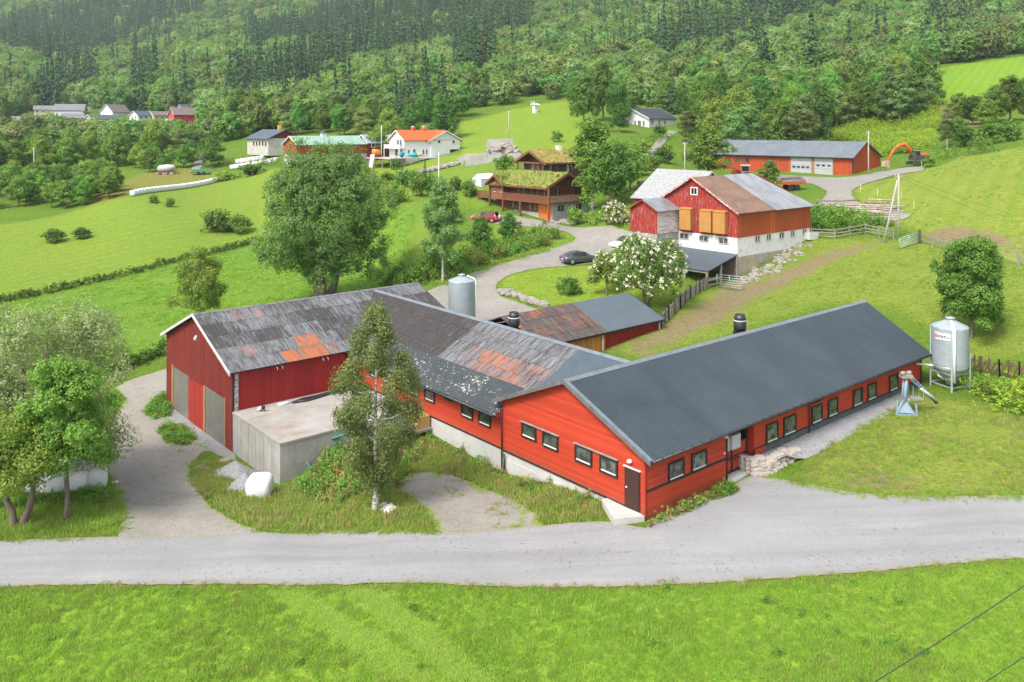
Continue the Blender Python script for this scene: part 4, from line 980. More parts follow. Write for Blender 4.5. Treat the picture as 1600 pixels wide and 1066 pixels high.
# ---------------------------------------------------------------- turf-roofed log house
SODM = mat('turf', (.15,.19,.030), [((.22,.15,.05), .45, .47, .67), ((.10,.15,.02), 1.5, .5, .7), ((.22,.24,.055), 3, .55, .8)], .95, bump=(4,.8,.1))
SODB = mat('dry_turf', (.22,.20,.05), [((.34,.20,.08), .4, .42, .6), ((.15,.17,.03), 1.5, .5, .7)], .95, bump=(4,.8,.1))
LOG = board_mat('brown_logs', (.125,.048,.026), (.17,.075,.04), .4, .7, (.6,.6,5))
LOGL = board_mat('reddish_timber', (.21,.085,.042), (.16,.06,.03), .4, .7, (.8,.8,4))
PLASTER = mat('grey_plaster', (.40,.40,.385), [((.33,.33,.32), .8, .4, .7)], .9)
bL = B((6.35, 133, 5.49))
lh = thing('log_house', 'brown log house with turf roof, long balcony and orange garage door', 'house', (6.35,133,5.49), ROT)
mb = MB(); mb.box(.0,.0,-1.2,8.0,14.0,2.5); mb.build('basement_wall', PLASTER, lh)
mb = MB(); hboards(mb, TX(-.0), lambda z: (2.6, 14.0), .75, 2.5, .22, .05); mb.build('lower_log_wall', LOG, lh)
mb = MB(); hboards(mb, TX(.0), lambda z: (.5, 14.0), 2.6, 5.3, .24, .06); hboards(mb, TY(.6), lambda z: (max(.0,(z-5.3)*2.05*.5), 7.0-max(0,(z-5.3)*2.05)), 2.6, 6.9, .24, .06)
mb.poly([(.05,.65,2.6),(.05,14,2.6),(.05,14,5.2),(.05,.65,5.2)]); mb.poly([(7,14,2.6),(7,.6,2.6),(7,.6,5.2),(7,14,5.2)][::-1]); mb.poly([(7,14,2.6),(0,14,2.6),(0,14,5),(3.2,14,6.9),(7,14,5.2)])
mb.build('log_wall', LOG, lh)
def turf(par, name, x0, y0, x1, y1, ze, zr, ridge, m, oh=.6, th=.28, seed=1, fas=True):
    """turf slope with a lumpy grass surface on thick barge boards"""
    rn = random.Random(seed)
    xm, ym = (x0+x1)/2, (y0+y1)/2
    s = (zr-ze)/((xm-x0) if ridge == 'y' else (ym-y0))
    def zf(x, y): return zr-s*(abs(x-xm) if ridge == 'y' else abs(y-ym))
    mb = MB(); n, m_ = int((x1-x0+2*oh)/.35)+1, int((y1-y0+2*oh)/.35)+1
    idx = {}
    for i in range(n+1):
        for j in range(m_+1):
            x = x0-oh+(x1-x0+2*oh)*i/n; y = y0-oh+(y1-y0+2*oh)*j/m_
            idx[i,j] = mb.vert((x+rn.uniform(-.05,.05), y+rn.uniform(-.05,.05), zf(x,y)+th+rn.uniform(-.07,.10)))
    mb.smooth = True
    for i in range(n):
        for j in range(m_): mb.face((idx[i,j], idx[i+1,j], idx[i+1,j+1], idx[i,j+1]))
    mb.smooth = False
    for i in range(700):                               # tufts
        x = rn.uniform(x0-oh, x1+oh); y = rn.uniform(y0-oh, y1+oh); z = zf(x,y)+th-.03; a = rn.uniform(0, 6.28); h = rn.uniform(.12,.34)
        dx, dy = math.cos(a)*.14, math.sin(a)*.14; lx, ly = rn.uniform(-.12,.12), rn.uniform(-.12,.12)
        mb.poly([(x-dx,y-dy,z),(x+dx,y+dy,z),(x+dx*.4+lx,y+dy*.4+ly,z+h),(x-dx*.4+lx,y-dy*.4+ly,z+h)])
    r = mb.build(name, m, par)
    mb = MB()
    if ridge == 'y':
        for e in (x0-oh, x1+oh): mb.prism([(xm,y0-oh,zr-.05),(e,y0-oh,zf(e,0)-.05),(e,y0-oh,zf(e,0)+th-.06),(xm,y0-oh,zr+th-.06)], (0,y1-y0+2*oh,0))
        for y in (y0-oh-.08, y1+oh):
            for e in (x0-oh-.1, x1+oh+.1): mb.prism([(xm,y,zr-.15),(e,y,zf(e,0)-.15),(e,y,zf(e,0)+th+.04),(xm,y,zr+th+.04)], (0,.08,0))
    else:
        for e in (y0-oh, y1+oh): mb.prism([(x0-oh,ym,zr-.05),(x0-oh,e,zf(0,e)-.05),(x0-oh,e,zf(0,e)+th-.06),(x0-oh,ym,zr+th-.06)], (x1-x0+2*oh,0,0))
        for x in (x0-oh-.08, x1+oh):
            for e in (y0-oh-.1, y1+oh+.1): mb.prism([(x,ym,zr-.15),(x,e,zf(0,e)-.15),(x,e,zf(0,e)+th+.04),(x,ym,zr+th+.04)], (.08,0,0))
    mb.build('barge_board', LOGL, r); return r
turf(lh, 'turf_roof', -1.3, .0, 7.4, 14.0, 4.95, 6.95, 'y', SODM, .5, .25, 3)
turf(lh, 'dormer_roof', -1.7, 10.2, 3.2, 14.2, 5.0, 6.35, 'x', SODM, .35, .18, 4)
mb = MB(); hboards(mb, TX(-1.3), lambda z: (10.5+max(0,(z-5.2)*1.3), 13.9-max(0,(z-5.2)*1.3)), 2.5, 6.3, .22, .05); mb.box(-1.28,10.52,2.5,.0,13.88,5.2); mb.build('bay_wall', LOGL, lh)
mb = MB(); mb.box(-1.55,-.9,2.42,.0,17.0,2.62); mb.box(0,-.9,2.42,7.6,.55,2.62); mb.build('balcony_floor', LOGL, lh)
mb = MB()
def balustrade(mb, p, q, z0, h, gap=.24):
    p, q = Vector(p), Vector(q); n = int((q-p).length/gap)
    for k in range(n):
        a = p.lerp(q, (k+.12)/n); b = p.lerp(q, (k+.80)/n); mb.beam(a+Vector((0,0,z0+.5*h)), b+Vector((0,0,z0+.5*h)), .03, h-.1)
    mb.beam(p+Vector((0,0,z0+h)), q+Vector((0,0,z0+h)), .09, .08); mb.beam(p+Vector((0,0,z0+.06)), q+Vector((0,0,z0+.06)), .07, .07)
balustrade(mb, (-1.55,-.9,0), (-1.55,10.4,0), 2.62, 1.0); mb.build('front_balustrade', LOGL, lh)
mb = MB(); balustrade(mb, (-1.55,-.9,0), (7.6,-.9,0), 2.62, 1.0, .3); mb.build('side_balustrade', mat('grey_brown_balusters', (.30,.21,.15), [((.18,.10,.06), 3, .45, .6)], .8), lh)
mb = MB(); balustrade(mb, (-1.55,14.0,0), (-1.55,17.0,0), 2.62, 1.0); mb.build('end_balustrade', LOGL, lh)
for x, y, z1 in ((-1.5,-.8,5.0),(-1.5,10.4,5.0),(-1.5,13.95,5.0),(-1.5,6.0,2.5),(-1.5,16.9,3.6)): bbox(LOGL, 'post', lh, (x-.13,y-.13,-.6,x+.13,y+.13,z1))
bbox(mat('orange_garage_door', (.62,.17,.015), [((.52,.13,.01), 1.5, .4, .7)], .6), 'garage_door', lh, (-.06,.15,-.1,.0,2.35,2.15), (-.06,2.5,-.1,.0,3.2,2.2))
d = bbox(mat('blue_door', (.03,.075,.13), [], .5), 'entrance_door', lh, (-.06,7.4,.2,.0,8.4,2.3)); bbox(GLASS, 'pane', d, (-.08,7.6,1.5,-.06,8.2,1.9))
for a0, a1 in ((3.6,4.6),(4.75,5.75),(9.0,10.2)): window(lh, TX(0), a0, a1, 1.0, 2.2, .12, LOGL, GLASS, bar=False, mull=1)
for a0, a1 in ((1.2,2.5),(3.0,4.1),(4.4,5.5),(6.4,7.4),(7.6,8.8)): window(lh, TX(0), a0, a1, 3.1, 4.9, .12, LOGL, GLASS, bar=False, mull=1)
for a0, a1 in ((10.8,11.6),(12.4,13.3)): window(lh, TX(-1.3), a0, a1, 3.5, 5.0, .10, LOGL, GLASS, bar=True)
for a0, a1 in ((4.4,5.2),(5.4,6.4)): window(lh, TY(.6), a0, a1, 3.4, 4.4, .1, LOGL, GLASS, bar=False)
window(lh, TY(.6), .8, 2.6, 2.7, 5.0, .12, LOGL, DARK, bar=False, mull=1)
for a0, a1 in ((1.2,2.4),(5.2,6.3)): window(lh, TY(.0), a0, a1, 1.1, 2.0, .12, BLACK, GLASS, bar=False, mull=1)
# the upper house behind it
up = thing('upper_log_cabin', 'second turf-roofed log cabin standing above and behind the balcony house', 'house', ray(846, 275, 150), ROT)
mb = MB(); hboards(mb, TX(2.0), lambda z: (.0, 7.0), -.5, 2.4, .22, .05); hboards(mb, TY(.0), lambda z: (.5, 11.0), -.5, 2.4, .22, .05); mb.poly([(2.0,7,2.3),(2.0,0,2.3),(2.0,3.5,4.0)]); mb.box(2.1,.1,-1.5,11,7,2.3); mb.build('log_wall', mat('dark_logs', (.06,.034,.024), [((.10,.06,.045), 1, .4, .7, (1,1,5))], .8), up)
ur = turf(up, 'turf_roof', .6, -.4, 11.4, 7.4, 2.3, 4.2, 'x', SODB, .5, .25, 5)
bbox(LOGL, 'tie_beam', up, (.3,-.1,2.1,.55,7.1,2.35)); bbox(LOGL, 'post', up, (.3,6.9,-.5,.55,7.1,2.2)); bbox(LOGL, 'post', up, (.3,-.1,-.5,.55,.1,2.2))
bbox(mat('whitewashed_chimney', (.70,.69,.66), [], .9), 'chimney', ur, (7.0,3.0,3.6,7.9,3.9,5.2))
for a0, a1 in ((.6,2.2),(2.6,3.6),(4.0,5.2)): window(up, TX(2.0), a0, a1, .5, 1.9, .1, LOGL, GLASS, bar=False, mull=1)
for a0, a1, m in ((1.8,2.6,PLASTER),(3.0,4.4,GLASS),(6.0,6.9,WHITE)): window(up, TY(0), a0, a1, .3, 2.0, .1, BLACK, m, bar=False)

# ---------------------------------------------------------------- white house with the orange roof
wh_o = ray(632, 246, 226)
wh = thing('white_house', 'white two-storey house with orange tiled roof and a long raised deck', 'house', wh_o, ROT)
TILE = mat('orange_roof_tiles', (.50,.105,.032), [((.52,.10,.03), .7, .4, .7)], .7, bump=(4,.5,.05))
WB = mat('white_cladding', (.64,.64,.64), [((.58,.58,.58), .6, .4, .7)], .7)
gabled(wh, 0, 0, 15.0, 7.6, -2.5, 4.75, 7.15, 'x', WB, TILE, .5, .16, WHITE)
gabled(wh, 7.6, -.5, 18.6, 5, -2.5, 4.4, 6.95, 'y', WB, TILE, .55, .16, WHITE, walls=False, rname='cross_roof')
mb = MB(); mb.poly([(8.2,-.5,-2.5),(14.6,-.5,-2.5),(14.6,-.5,6.1),(13.1,-.5,6.85),(8.2,-.5,4.65)]); mb.poly([(14.6,-.5,1.9),(18.0,-.5,1.9),(18.0,-.5,4.6),(14.6,-.5,6.1)]); mb.poly([(8.2,-.5,-2.5),(8.2,-.5,4.65),(8.2,0,4.65),(8.2,0,-2.5)])
mb.poly([(18.0,-.5,-.5),(18.0,5,-.5),(18.0,5,4),(18.0,-.5,4)]); mb.poly([(14.6,.2,-.5),(14.6,.2,2),(14.6,5,2),(14.6,5,-.5)]); mb.build('cross_wall', WB, wh)
bbox(WHITE, 'carport_post', wh, (17.8,-.55,-.6,18.1,-.3,1.9))
for x in (5.2, 8.8):
    c = bbox(TILE, 'chimney', wh, (x-.4,3.4,6.3,x+.4,4.2,8.1)); bbox(WHITE, 'chimney_cap', c, (x-.3,3.5,8.1,x+.3,4.1,8.4))
for a0, a1, z0, z1 in ((2.6,3.6,.4,2.2),(5.7,6.4,.6,2.1),(6.7,7.4,.6,2.1),(1.0,1.7,.3,2.1)): window(wh, TY(0), a0, a1, z0, z1, .1, WHITE, GLASS, bar=False)
for a0, a1, z0, z1 in ((10.4,11.4,3.6,4.6),(15.3,16.3,3.5,4.5)): window(wh, TY(-.5), a0, a1, z0, z1, .1, WHITE, GLASS, bar=False)
for a0, a1, z0, z1 in ((1.2,2.4,2.8,4.8),(2.6,3.8,3.0,4.8),(.9,2.0,.3,2.1),(3.2,4.6,.2,2.2)): window(wh, TX(0), a0, a1, z0, z1, .1, WHITE, GLASS, bar=False)
bl = bbox(WHITE, 'balcony', wh, (-1.8,-.3,2.3,0,7.6,2.5))
mb = MB(); balustrade(mb, (-1.8,-.3,0), (-1.8,7.6,0), 2.5, .9, .5); balustrade(mb, (-1.8,-.3,0), (0,-.3,0), 2.5, .9, .5); mb.build('balustrade', WHITE, bl)
for y in (-.2, 7.5): bbox(WHITE, 'balcony_post', bl, (-1.8,y-.08,-.4,-1.65,y+.08,2.3))
dk = thing('raised_deck', 'long raised timber deck on thin legs in front of the white house', 'deck', wh_o, ROT)
mb = MB(); mb.prism([(-6.5,9,-.1),(-5.5,-2.0,-.1),(9,-4.2,-.1),(16.5,-3.2,-.1),(16.5,-.7,-.1),(-.2,-.7,-.1),(-.2,9,-.1)], (0,0,-.22)); mb.build('deck_floor', mat('grey_decking', (.42,.41,.39), [((.34,.33,.31), 1, .4, .7)], .85), dk)
for x, y in ((-6.2,8.2),(-6,5),(-5.6,2),(-5.2,-1.6),(-1.5,-2.4),(2.5,-3),(6,-3.5),(9,-4),(13,-3.4),(16,-3)):
    bbox(PALEWOOD, 'post', dk, (x-.12,y-.12,-3.6,x+.12,y+.12,-.1))
mb = MB(); balustrade(mb, (9,-4.15,0), (16.4,-3.15,0), -.1, .9, .4); mb.build('balustrade', GREYBOX, dk)
def inflatable(px_, d, r, m, label, name='inflatable_toy', sq=.6):
    p = ray(*px_, d); mb = MB(); mb.blob((0,0,r[2]), r, 12, 8, .08, sq, seed=int(px_[0])); o = mb.build(name, m, None, p); o.rotation_euler = (0,.2,ROT); tag(o, label, 'pool toy')
CY = mat('cyan_vinyl', (.03,.36,.55), [], .35); OV = mat('orange_vinyl', (.75,.20,.02), [], .35); TEAL = mat('teal_vinyl', (.03,.20,.26), [], .4); YV = mat('yellow_vinyl', (.7,.42,.03), [], .4)
inflatable((587,242), 226, (1.1,1.0,.75), OV, 'orange inflatable lying on the left part of the raised deck')
inflatable((646,245.5), 222, (1.4,1.0,.55), CY, 'bright cyan cover draped on the deck before the white wall')
inflatable((627,246), 222, (.6,.5,.75), TEAL, 'teal bundle hanging over the deck rail of the white house', 'cover_bundle')
inflatable((656,244), 222, (.6,.4,.4), YV, 'small yellow inflatable lying beside the cyan cover on the deck')
p = ray(576, 252, 224); mb = MB(); mb.prism([(0,0,-1.6),(.9,0,-1.9),(1.6,0,1.9),(.5,0,1.8)], (0,.5,0)); s_ = mb.build('slide', WHITE, None, p); tag(s_, 'white and orange slide leaning off the left end of the deck', 'slide')
mb = MB(); mb.beam((.95,-.02,-1.9), (1.7,-.02,1.6), .25, .1); mb.build('slide_edge', OV, s_)

# ---------------------------------------------------------------- barns and houses further up the valley
rb_o = ray(465, 259, 223)
rb = thing('green_roofed_barn', 'red barn with pale green roof on a white base, partly behind the big tree', 'barn', rb_o, ROT)
gabled(rb, 0, 0, 25, 8.4, 2.9, 5.6, 7.7, 'x', ORWALL, mat('pale_green_roof', (.24,.36,.28), [((.19,.30,.23), .4, .4, .7)], .6), .5, .12, WHITE)
bbox(CONCW, 'base_wall', rb, (.05,.05,-2,24.9,8.35,2.9)); c = bbox(WHITE, 'roof_vent', rb, (9,3.6,7.2,10.4,4.8,8.5)); mb = MB(); mb.prism([(8.8,3.4,8.5),(10.6,3.4,8.5),(9.7,3.4,9.1)], (0,1.6,0)); mb.build('vent_cap', SLATEB, c)
gb_o = ray(419, 233, 252)
gb = thing('dark_roofed_barn', 'pale walled barn with dark roof and a yellow chimney behind white bales', 'barn', gb_o, ROT)
gabled(gb, 0, 0, 10.5, 15.5, -2, 3.2, 5.7, 'y', mat('old_plaster', (.46,.44,.40), [((.36,.34,.31), .6, .4, .7)], .9), SLATEB, .7, .15, None)
mb = MB(); mb.poly([(-.2,-.03,3.2),(10.7,-.03,3.2),(5.25,-.03,5.7)]); mb.build('gable_boards', BARNRED, gb)
bbox(mat('yellow_chimney', (.60,.30,.04), [], .7), 'chimney', gb, (5,3.5,5.0,5.9,4.4,7.2))
for k in range(5): window(gb, TX(0), 1.2+k*2.2, 2.1+k*2.2, .9, 2.1, .1, BLACK, GLASS, bar=False)
bg_o = ray(1014, 200, 252)
bgw = thing('white_bungalow', 'low white bungalow with dark hipped roof at the forest edge', 'house', bg_o, ROT)
gabled(bgw, 0, 0, 12.5, 13.4, -1.5, 3.0, 5.9, 'x', WB, mat('charcoal_tiles', (.035,.042,.055), [((.05,.06,.07), .8, .4, .7)], .7), .7, .15, WHITE)
for a0, a1 in ((1.3,2.0),(4.3,5.1),(6.9,7.7)): window(bgw, TY(0), a0, a1, 1.0, 2.4, .1, WHITE, GLASS, bar=False, mull=0)
for a0, a1 in ((1.6,2.5),(3.0,4.4),(4.9,5.8)): window(bgw, TX(0), a0, a1, .4, 2.3, .1, WHITE, GLASS, bar=False, mull=1)
bbox(DKPLASTIC, 'downpipe', bgw, (.9,-.1,-.5,1.0,0,2.7))
def cottage(u, v, d, L_, W_, he, hr, wm, rm, label, rot=ROT, name='village_house', group=None, ch=False, balc=None):
    t = thing(name, label, 'house', ray(u, v, d), rot, group)
    r = gabled(t, 0, 0, L_, W_, -4, he, he+hr, 'x', wm, rm, .5, .15, WHITE)
    if ch: bbox(TILE, 'chimney', r, (L_*.4,W_/2-.4,he+hr-.5,L_*.4+.8,W_/2+.4,he+hr+1.2))
    for a in (W_*.2, W_*.6): window(t, TX(0), a, a+1.3, .9, 2.2, .15, WHITE, GLASS, bar=False)
    for k in range(int(L_/3)): window(t, TY(0), 1+k*3, 2.3+k*3, .9, 2.2, .15, WHITE, GLASS, bar=False)
    if balc: bbox(WHITE, 'balcony', t, (-1.5,-.5,balc,0,W_+.5,balc+.9))
    return t
GTILE = mat('grey_brown_tiles', (.17,.14,.13), [((.13,.11,.10), 1, .4, .7)], .8); GREYT = mat('grey_tiles', (.16,.17,.18), [], .8)
PINKRED = mat('faded_red_cladding', (.38,.06,.055), [], .8); YEL = mat('ochre_cladding', (.55,.30,.08), [], .8); DKRED = mat('dark_red_cladding', (.20,.035,.03), [], .8); BEIGE = mat('beige_cladding', (.55,.47,.38), [], .8)
cottage(272, 197, 400, 11, 7.5, 5.6, 3.2, PINKRED, GTILE, 'red village house with white lower storey and balcony at the forest edge', ch=False, balc=2.4)
cottage(176, 187, 470, 12, 9, 4.5, 4.0, WB, GTILE, 'white gabled village house with steep roof, tallest of the hamlet', ROT+.5)
cottage(84, 183, 480, 15, 12, 4.0, 3.5, WB, GREYT, 'large pale villa with grey stepped roof at the left of the hamlet', ROT-.4)
cottage(53, 178, 490, 10, 8, 2.6, 2.2, BEIGE, GREYT, 'low grey-roofed house left of the large pale villa', ROT-.3)
cottage(100, 193, 440, 9, 7, 3.0, 2.2, YEL, GREYT, 'small ochre house below the large pale villa', ROT-.2)
cottage(144, 194, 440, 14, 8, 2.8, 2.0, BEIGE, SLATEB, 'long beige house with blue-grey roof in the hamlet', ROT+.2)
cottage(216, 188, 450, 12, 8, 2.6, 2.4, WB, SLATEB, 'white house with blue-grey roof beside the tall white gable', ROT+.3)
cottage(240, 188, 455, 9, 8, 2.8, 2.0, BEIGE, GTILE, 'small beige house among trees at the right end of the hamlet', ROT+.1)
cottage(118, 181, 500, 8, 7, 3.0, 2.5, DKRED, GTILE, 'dark red house half hidden behind the large pale villa', ROT)
cottage(20, 200, 380, 11, 8, 2.8, 2.4, WB, GREYT, 'white house with grey roof behind trees at the far left edge', ROT-.2)
cottage(284, 180, 470, 8, 7, 3.5, 2.4, WB, SLATEB, 'small white house with blue roof above the red village house', ROT)
cottage(836, 168, 300, 1.5, 1.4, 1.0, .3, WB, WHITE, 'tiny white hut at the top of the green hill field', ROT, 'hut')
cottage(575, 236, 236, 10, 6, 2.4, 2.0, BARNRED, GALV, 'small red outbuilding with pale grey roof left of the white house', ROT, 'outbuilding')
cottage(724, 166, 330, 7, 5, 2.0, 1.8, LOG, GREYT, 'small dark cabin half hidden among birches above the hill field', ROT, 'cabin')
# greenhouse
gh_ = thing('greenhouse', 'small pale blue glass greenhouse on the lawn beside the log house', 'greenhouse', ray(752, 293, 150), ROT)
PALEGL = mat('pale_glass', (.50,.62,.70), [((.40,.52,.60), 2, .4, .7)], .2, spec=.5)
gabled(gh_, 0, 0, 3.4, 2.6, -.3, 1.5, 2.3, 'x', PALEGL, mat('milky_glass', (.62,.70,.75), [], .25), .05, .04, None)
mb = MB()
for k in range(6): mb.tbox(TY(0), k*.66, k*.66+.06, 0, 1.5, 0, .03)
for k in range(5): mb.tbox(TX(0), k*.62, k*.62+.06, 0, 1.5, 0, .03)
mb.build('glazing_bars', WHITE, gh_)
# ---------------------------------------------------------------- foliage
LB = 1.35
def leaf_mat(name, a, b, c, trans=.35, nsc=.45):
    t = NT(name); g = t.add('ShaderNodeNewGeometry'); oi = t.add('ShaderNodeObjectInfo')
    a, b, c = [tuple(min(.6, q*LB) for q in x) for x in (a, b, c)]
    v = t.coord()
    col = t.mix(t.ramp(t.noise(v, nsc, 3, .6), .35, .65), a, b)
    col = t.mix(t.ramp(g.outputs['Random Per Island'], .55, 1.0, 0, .8), col, c)
    h = t.add('ShaderNodeHueSaturation'); t.link(col, h.inputs['Color'])
    rv = t.math('FRACT', t.math('MULTIPLY', oi.outputs['Random'], 7.13))
    t.link(t.ramp(oi.outputs['Random'], 0, 1, .468, .530), h.inputs['Hue']); t.link(t.ramp(rv, 0, 1, .66, 1.30), h.inputs['Value'])
    p = t.add('ShaderNodeBsdfPrincipled'); t.link(h.outputs[0], p.inputs['Base Color']); p.inputs['Roughness'].default_value = .6; p.inputs['Specular IOR Level'].default_value = .25
    tr = t.add('ShaderNodeBsdfTranslucent'); t.link(t.mix(1, h.outputs[0], (1.2,1.35,.6), 'MULTIPLY'), tr.inputs['Color'])
    m = t.add('ShaderNodeMixShader'); m.inputs[0].default_value = trans
    t.link(p.outputs[0], m.inputs[1]); t.link(tr.outputs[0], m.inputs[2]); t.link(m.outputs[0], t.out.inputs['Surface']); return t.m
LF_MID = leaf_mat('broad_leaves', (.075,.150,.022), (.115,.205,.032), (.150,.240,.050))
LF_DARK = leaf_mat('dark_leaves', (.050,.105,.018), (.080,.150,.024), (.115,.185,.040))
LF_BRIGHT = leaf_mat('bright_leaves', (.100,.175,.026), (.145,.220,.036), (.18,.25,.055))
LF_BIRCH = leaf_mat('birch_leaves', (.120,.185,.055), (.165,.235,.080), (.21,.275,.11), .42)
LF_WILLOW = leaf_mat('willow_leaves', (.095,.160,.040), (.140,.205,.055), (.185,.245,.085), .4)
LF_PALE = leaf_mat('pale_willow_leaves', (.180,.235,.090), (.235,.285,.130), (.29,.33,.18))
LF_SPRUCE = leaf_mat('spruce_needles', (.036,.078,.030), (.052,.104,.038), (.072,.130,.048), .2)
LF_FERN = leaf_mat('fern_fronds', (.165,.245,.022), (.215,.295,.030), (.26,.33,.05))
LF_FAR = leaf_mat('hillside_leaves', (.085,.160,.036), (.120,.205,.046), (.16,.25,.065), .4)
LF_FAR2 = leaf_mat('hillside_pale_leaves', (.115,.180,.058), (.160,.225,.075), (.20,.27,.10), .4)
FLOWER = mat('cream_blossom', (.66,.63,.48), [((.55,.52,.34), 5, .5, .7)], .8)
BARK = mat('grey_brown_bark', (.17,.135,.105), [((.10,.08,.06), 4, .4, .7, (1,1,.3)), ((.24,.21,.18), 6, .6, .8)], .95, bump=(9,.8,.03, ))
def birch_bark():
    t = NT('birch_bark'); v = t.coord((1,1,4))
    col = t.mix(t.ramp(t.noise(v, 2.2, 5, .7), .52, .60), (.46,.44,.40), (.06,.05,.045)); t.pbr(col, .8); return t.m
BBARK = birch_bark()

def leaves(C, rad, per, size, up=.5, seed=0, aspect=.62, out=None, flat=1.0, rnd=.6):
    """leaf-sized diamonds scattered in clumps round the points C"""
    r = np.random.default_rng(seed); n = len(C)*per
    rad = np.broadcast_to(np.asarray(rad, float), (len(C),))
    d = r.normal(size=(n,3)); d /= np.linalg.norm(d, axis=1)[:,None]
    k = r.random(n)**.5
    P = np.repeat(C, per, 0)+d*(np.repeat(rad, per)*k)[:,None]*np.array([1,1,flat])
    N = r.normal(size=(n,3))*rnd+d*.55; N[:,2] += up
    if out is not None: N += np.repeat(out, per, 0)*.8
    N /= np.linalg.norm(N, axis=1)[:,None]
    T = np.cross(N, r.normal(size=(n,3))); T /= np.linalg.norm(T, axis=1)[:,None]+1e-9
    Bv = np.cross(N, T); s = size*(.65+.7*r.random(n))[:,None]
    V = np.stack([P-T*s*.5, P+Bv*s*.5*aspect, P+T*s*.5, P-Bv*s*.5*aspect], 1).reshape(-1,3)
    return V, np.arange(4*n).reshape(-1,4)
def shell_points(lobes, n, seed, inner=.45):
    """clump centres spread through a set of ellipsoid lobes, mostly near their skin"""
    r = np.random.default_rng(seed); w = np.array([l[3]*l[4]*l[5] for l in lobes])**.67; w /= w.sum()
    k = r.choice(len(lobes), n, p=w); L = np.array(lobes)[k]
    d = r.normal(size=(n,3)); d /= np.linalg.norm(d, axis=1)[:,None]
    s = (inner+(1-inner)*r.random(n)**.6)[:,None]
    return L[:,:3]+d*L[:,3:6]*s, d
def limb_tubes(mb, base, tips, r0, seed=0, split=.35, rt=.03):
    rn = random.Random(seed); b = Vector(base)
    for t in tips:
        t = Vector(t); m = b.lerp(t, .5)+Vector((rn.uniform(-.3,.3), rn.uniform(-.3,.3), -.08*(t-b).length)); 
        mb.tube([b, b.lerp(m, .6)+Vector((0,0,.1)), m, t], [r0, r0*.75, r0*.5, rt], 6)
def tree_meshes(name, H_, lobes, nclump, per, crad, lsize, lm, bm, trunk_r, fork, up=.5, seed=0, rnd=.6, aspect=.62, stems=1, lean=.0, inner=.45, flat=1.0, extra=None, curve=.3, limbs=9):
    C, d = shell_points(lobes, nclump, seed, inner)
    V, Q = leaves(C, crad, per, lsize, up, seed+1, aspect, out=d, flat=flat, rnd=rnd)
    cm = npmesh(name+'_crown', V, Q, lm)
    mb = MB(); rn = random.Random(seed)
    for s in range(stems):
        a = 2*PI*s/max(stems,1)+rn.random(); off = .0 if stems == 1 else trunk_r*1.2
        bx, by = off*math.cos(a), off*math.sin(a); sp = 0 if stems == 1 else fork*.28
        p1 = Vector((bx+sp*.4*math.cos(a)+rn.uniform(-.1,.1), by+sp*.4*math.sin(a)+rn.uniform(-.1,.1), fork*.5)); p2 = Vector((bx+sp*math.cos(a)+lean, by+sp*math.sin(a), fork))
        top = Vector((p2.x*1.6+rn.uniform(-curve,curve), p2.y*1.6+rn.uniform(-curve,curve), H_*.86))
        mb.tube([Vector((bx,by,-.5)), Vector((bx,by,.15)), p1, p2, p2.lerp(top,.5), top], [trunk_r*1.35, trunk_r*1.1, trunk_r*.9, trunk_r*.75, trunk_r*.45, .03], 9)
        L = sorted(lobes, key=lambda l: rn.random())[:limbs]
        for l in L:
            z0 = min(max(fork*.8, l[2]-.45*math.hypot(l[0],l[1])), H_*.8); f = (z0-fork)/(top.z-fork+1e-6) if z0 > fork else 0
            limb_tubes(mb, p2.lerp(top, max(0,min(1,f))), [(l[0],l[1],l[2])], trunk_r*(.42-.2*min(1,max(0,f))), seed)
    return cm, mb.mesh(name+'_trunk', bm)
def spread_lobes(n, H0, H1, R, seed, rl=(.28,.5), topw=.55, base=.75):
    """lobes round a tree axis: radius R at mid height, narrowing to the top"""
    rn = random.Random(seed); out = [(0,0,(H0+H1)/2,R*.55,R*.55,(H1-H0)*.42)]
    for i in range(n):
        f = (i+rn.random())/n; z = H0+(H1-H0)*(.08+.86*f)
        w = R*(base+(1-base)*math.sin(PI*min(1,f*1.6)*.5)) if f < .45 else R*(1-(1-topw*.6)*((f-.45)/.55)**1.6)
        a = i*2.4+rn.uniform(-.5,.5); rr = R*rn.uniform(*rl)
        rr *= rn.choice((.7,.85,1,1.1)); q = max(0, w-rr*.8)*rn.uniform(.55,1.15); z += rn.uniform(-.06,.06)*(H1-H0); z = min(z, H1-rr*.55); out.append((q*math.cos(a), q*math.sin(a), z, rr, rr, rr*.85))
    return out
def spruce_mesh(name, H_, R, seed, lm, levels=17, dens=1.0, size=.55):
    r = np.random.default_rng(seed); P = []; D = []
    for i in range(levels):
        f = i/(levels-1); z = H_*(.07+.91*f); rad = R*(1-f)**.85+.12; nb = max(3, int((9-4*f)*dens))
        for k in range(nb):
            a = k*2*PI/nb+i*1.1+r.uniform(-.25,.25); ln = rad*r.uniform(.78,1.1); m = max(2, int(ln/.34*dens)); zj = r.uniform(-.6,.6)*H_*.91/levels
            for j in range(m):
                q = (j+.6)/m; P.append((ln*q*math.cos(a), ln*q*math.sin(a), z+zj-.32*ln*q+.10*ln*q*q*q)); D.append((math.cos(a), math.sin(a), .15))
    P = np.array(P); D = np.array(D); n = len(P); V, Q = leaves(P, .24, 4, size, .35, seed, .55, D*1.6, rnd=.35)
    cm = npmesh(name+'_crown', V, Q, lm)
    mb = MB(); mb.tube([(0,0,-.5),(0,0,H_*.3),(0,0,H_*.97)], [H_*.017, H_*.012, .03], 7)
    return cm, mb.mesh(name+'_trunk', BARK)

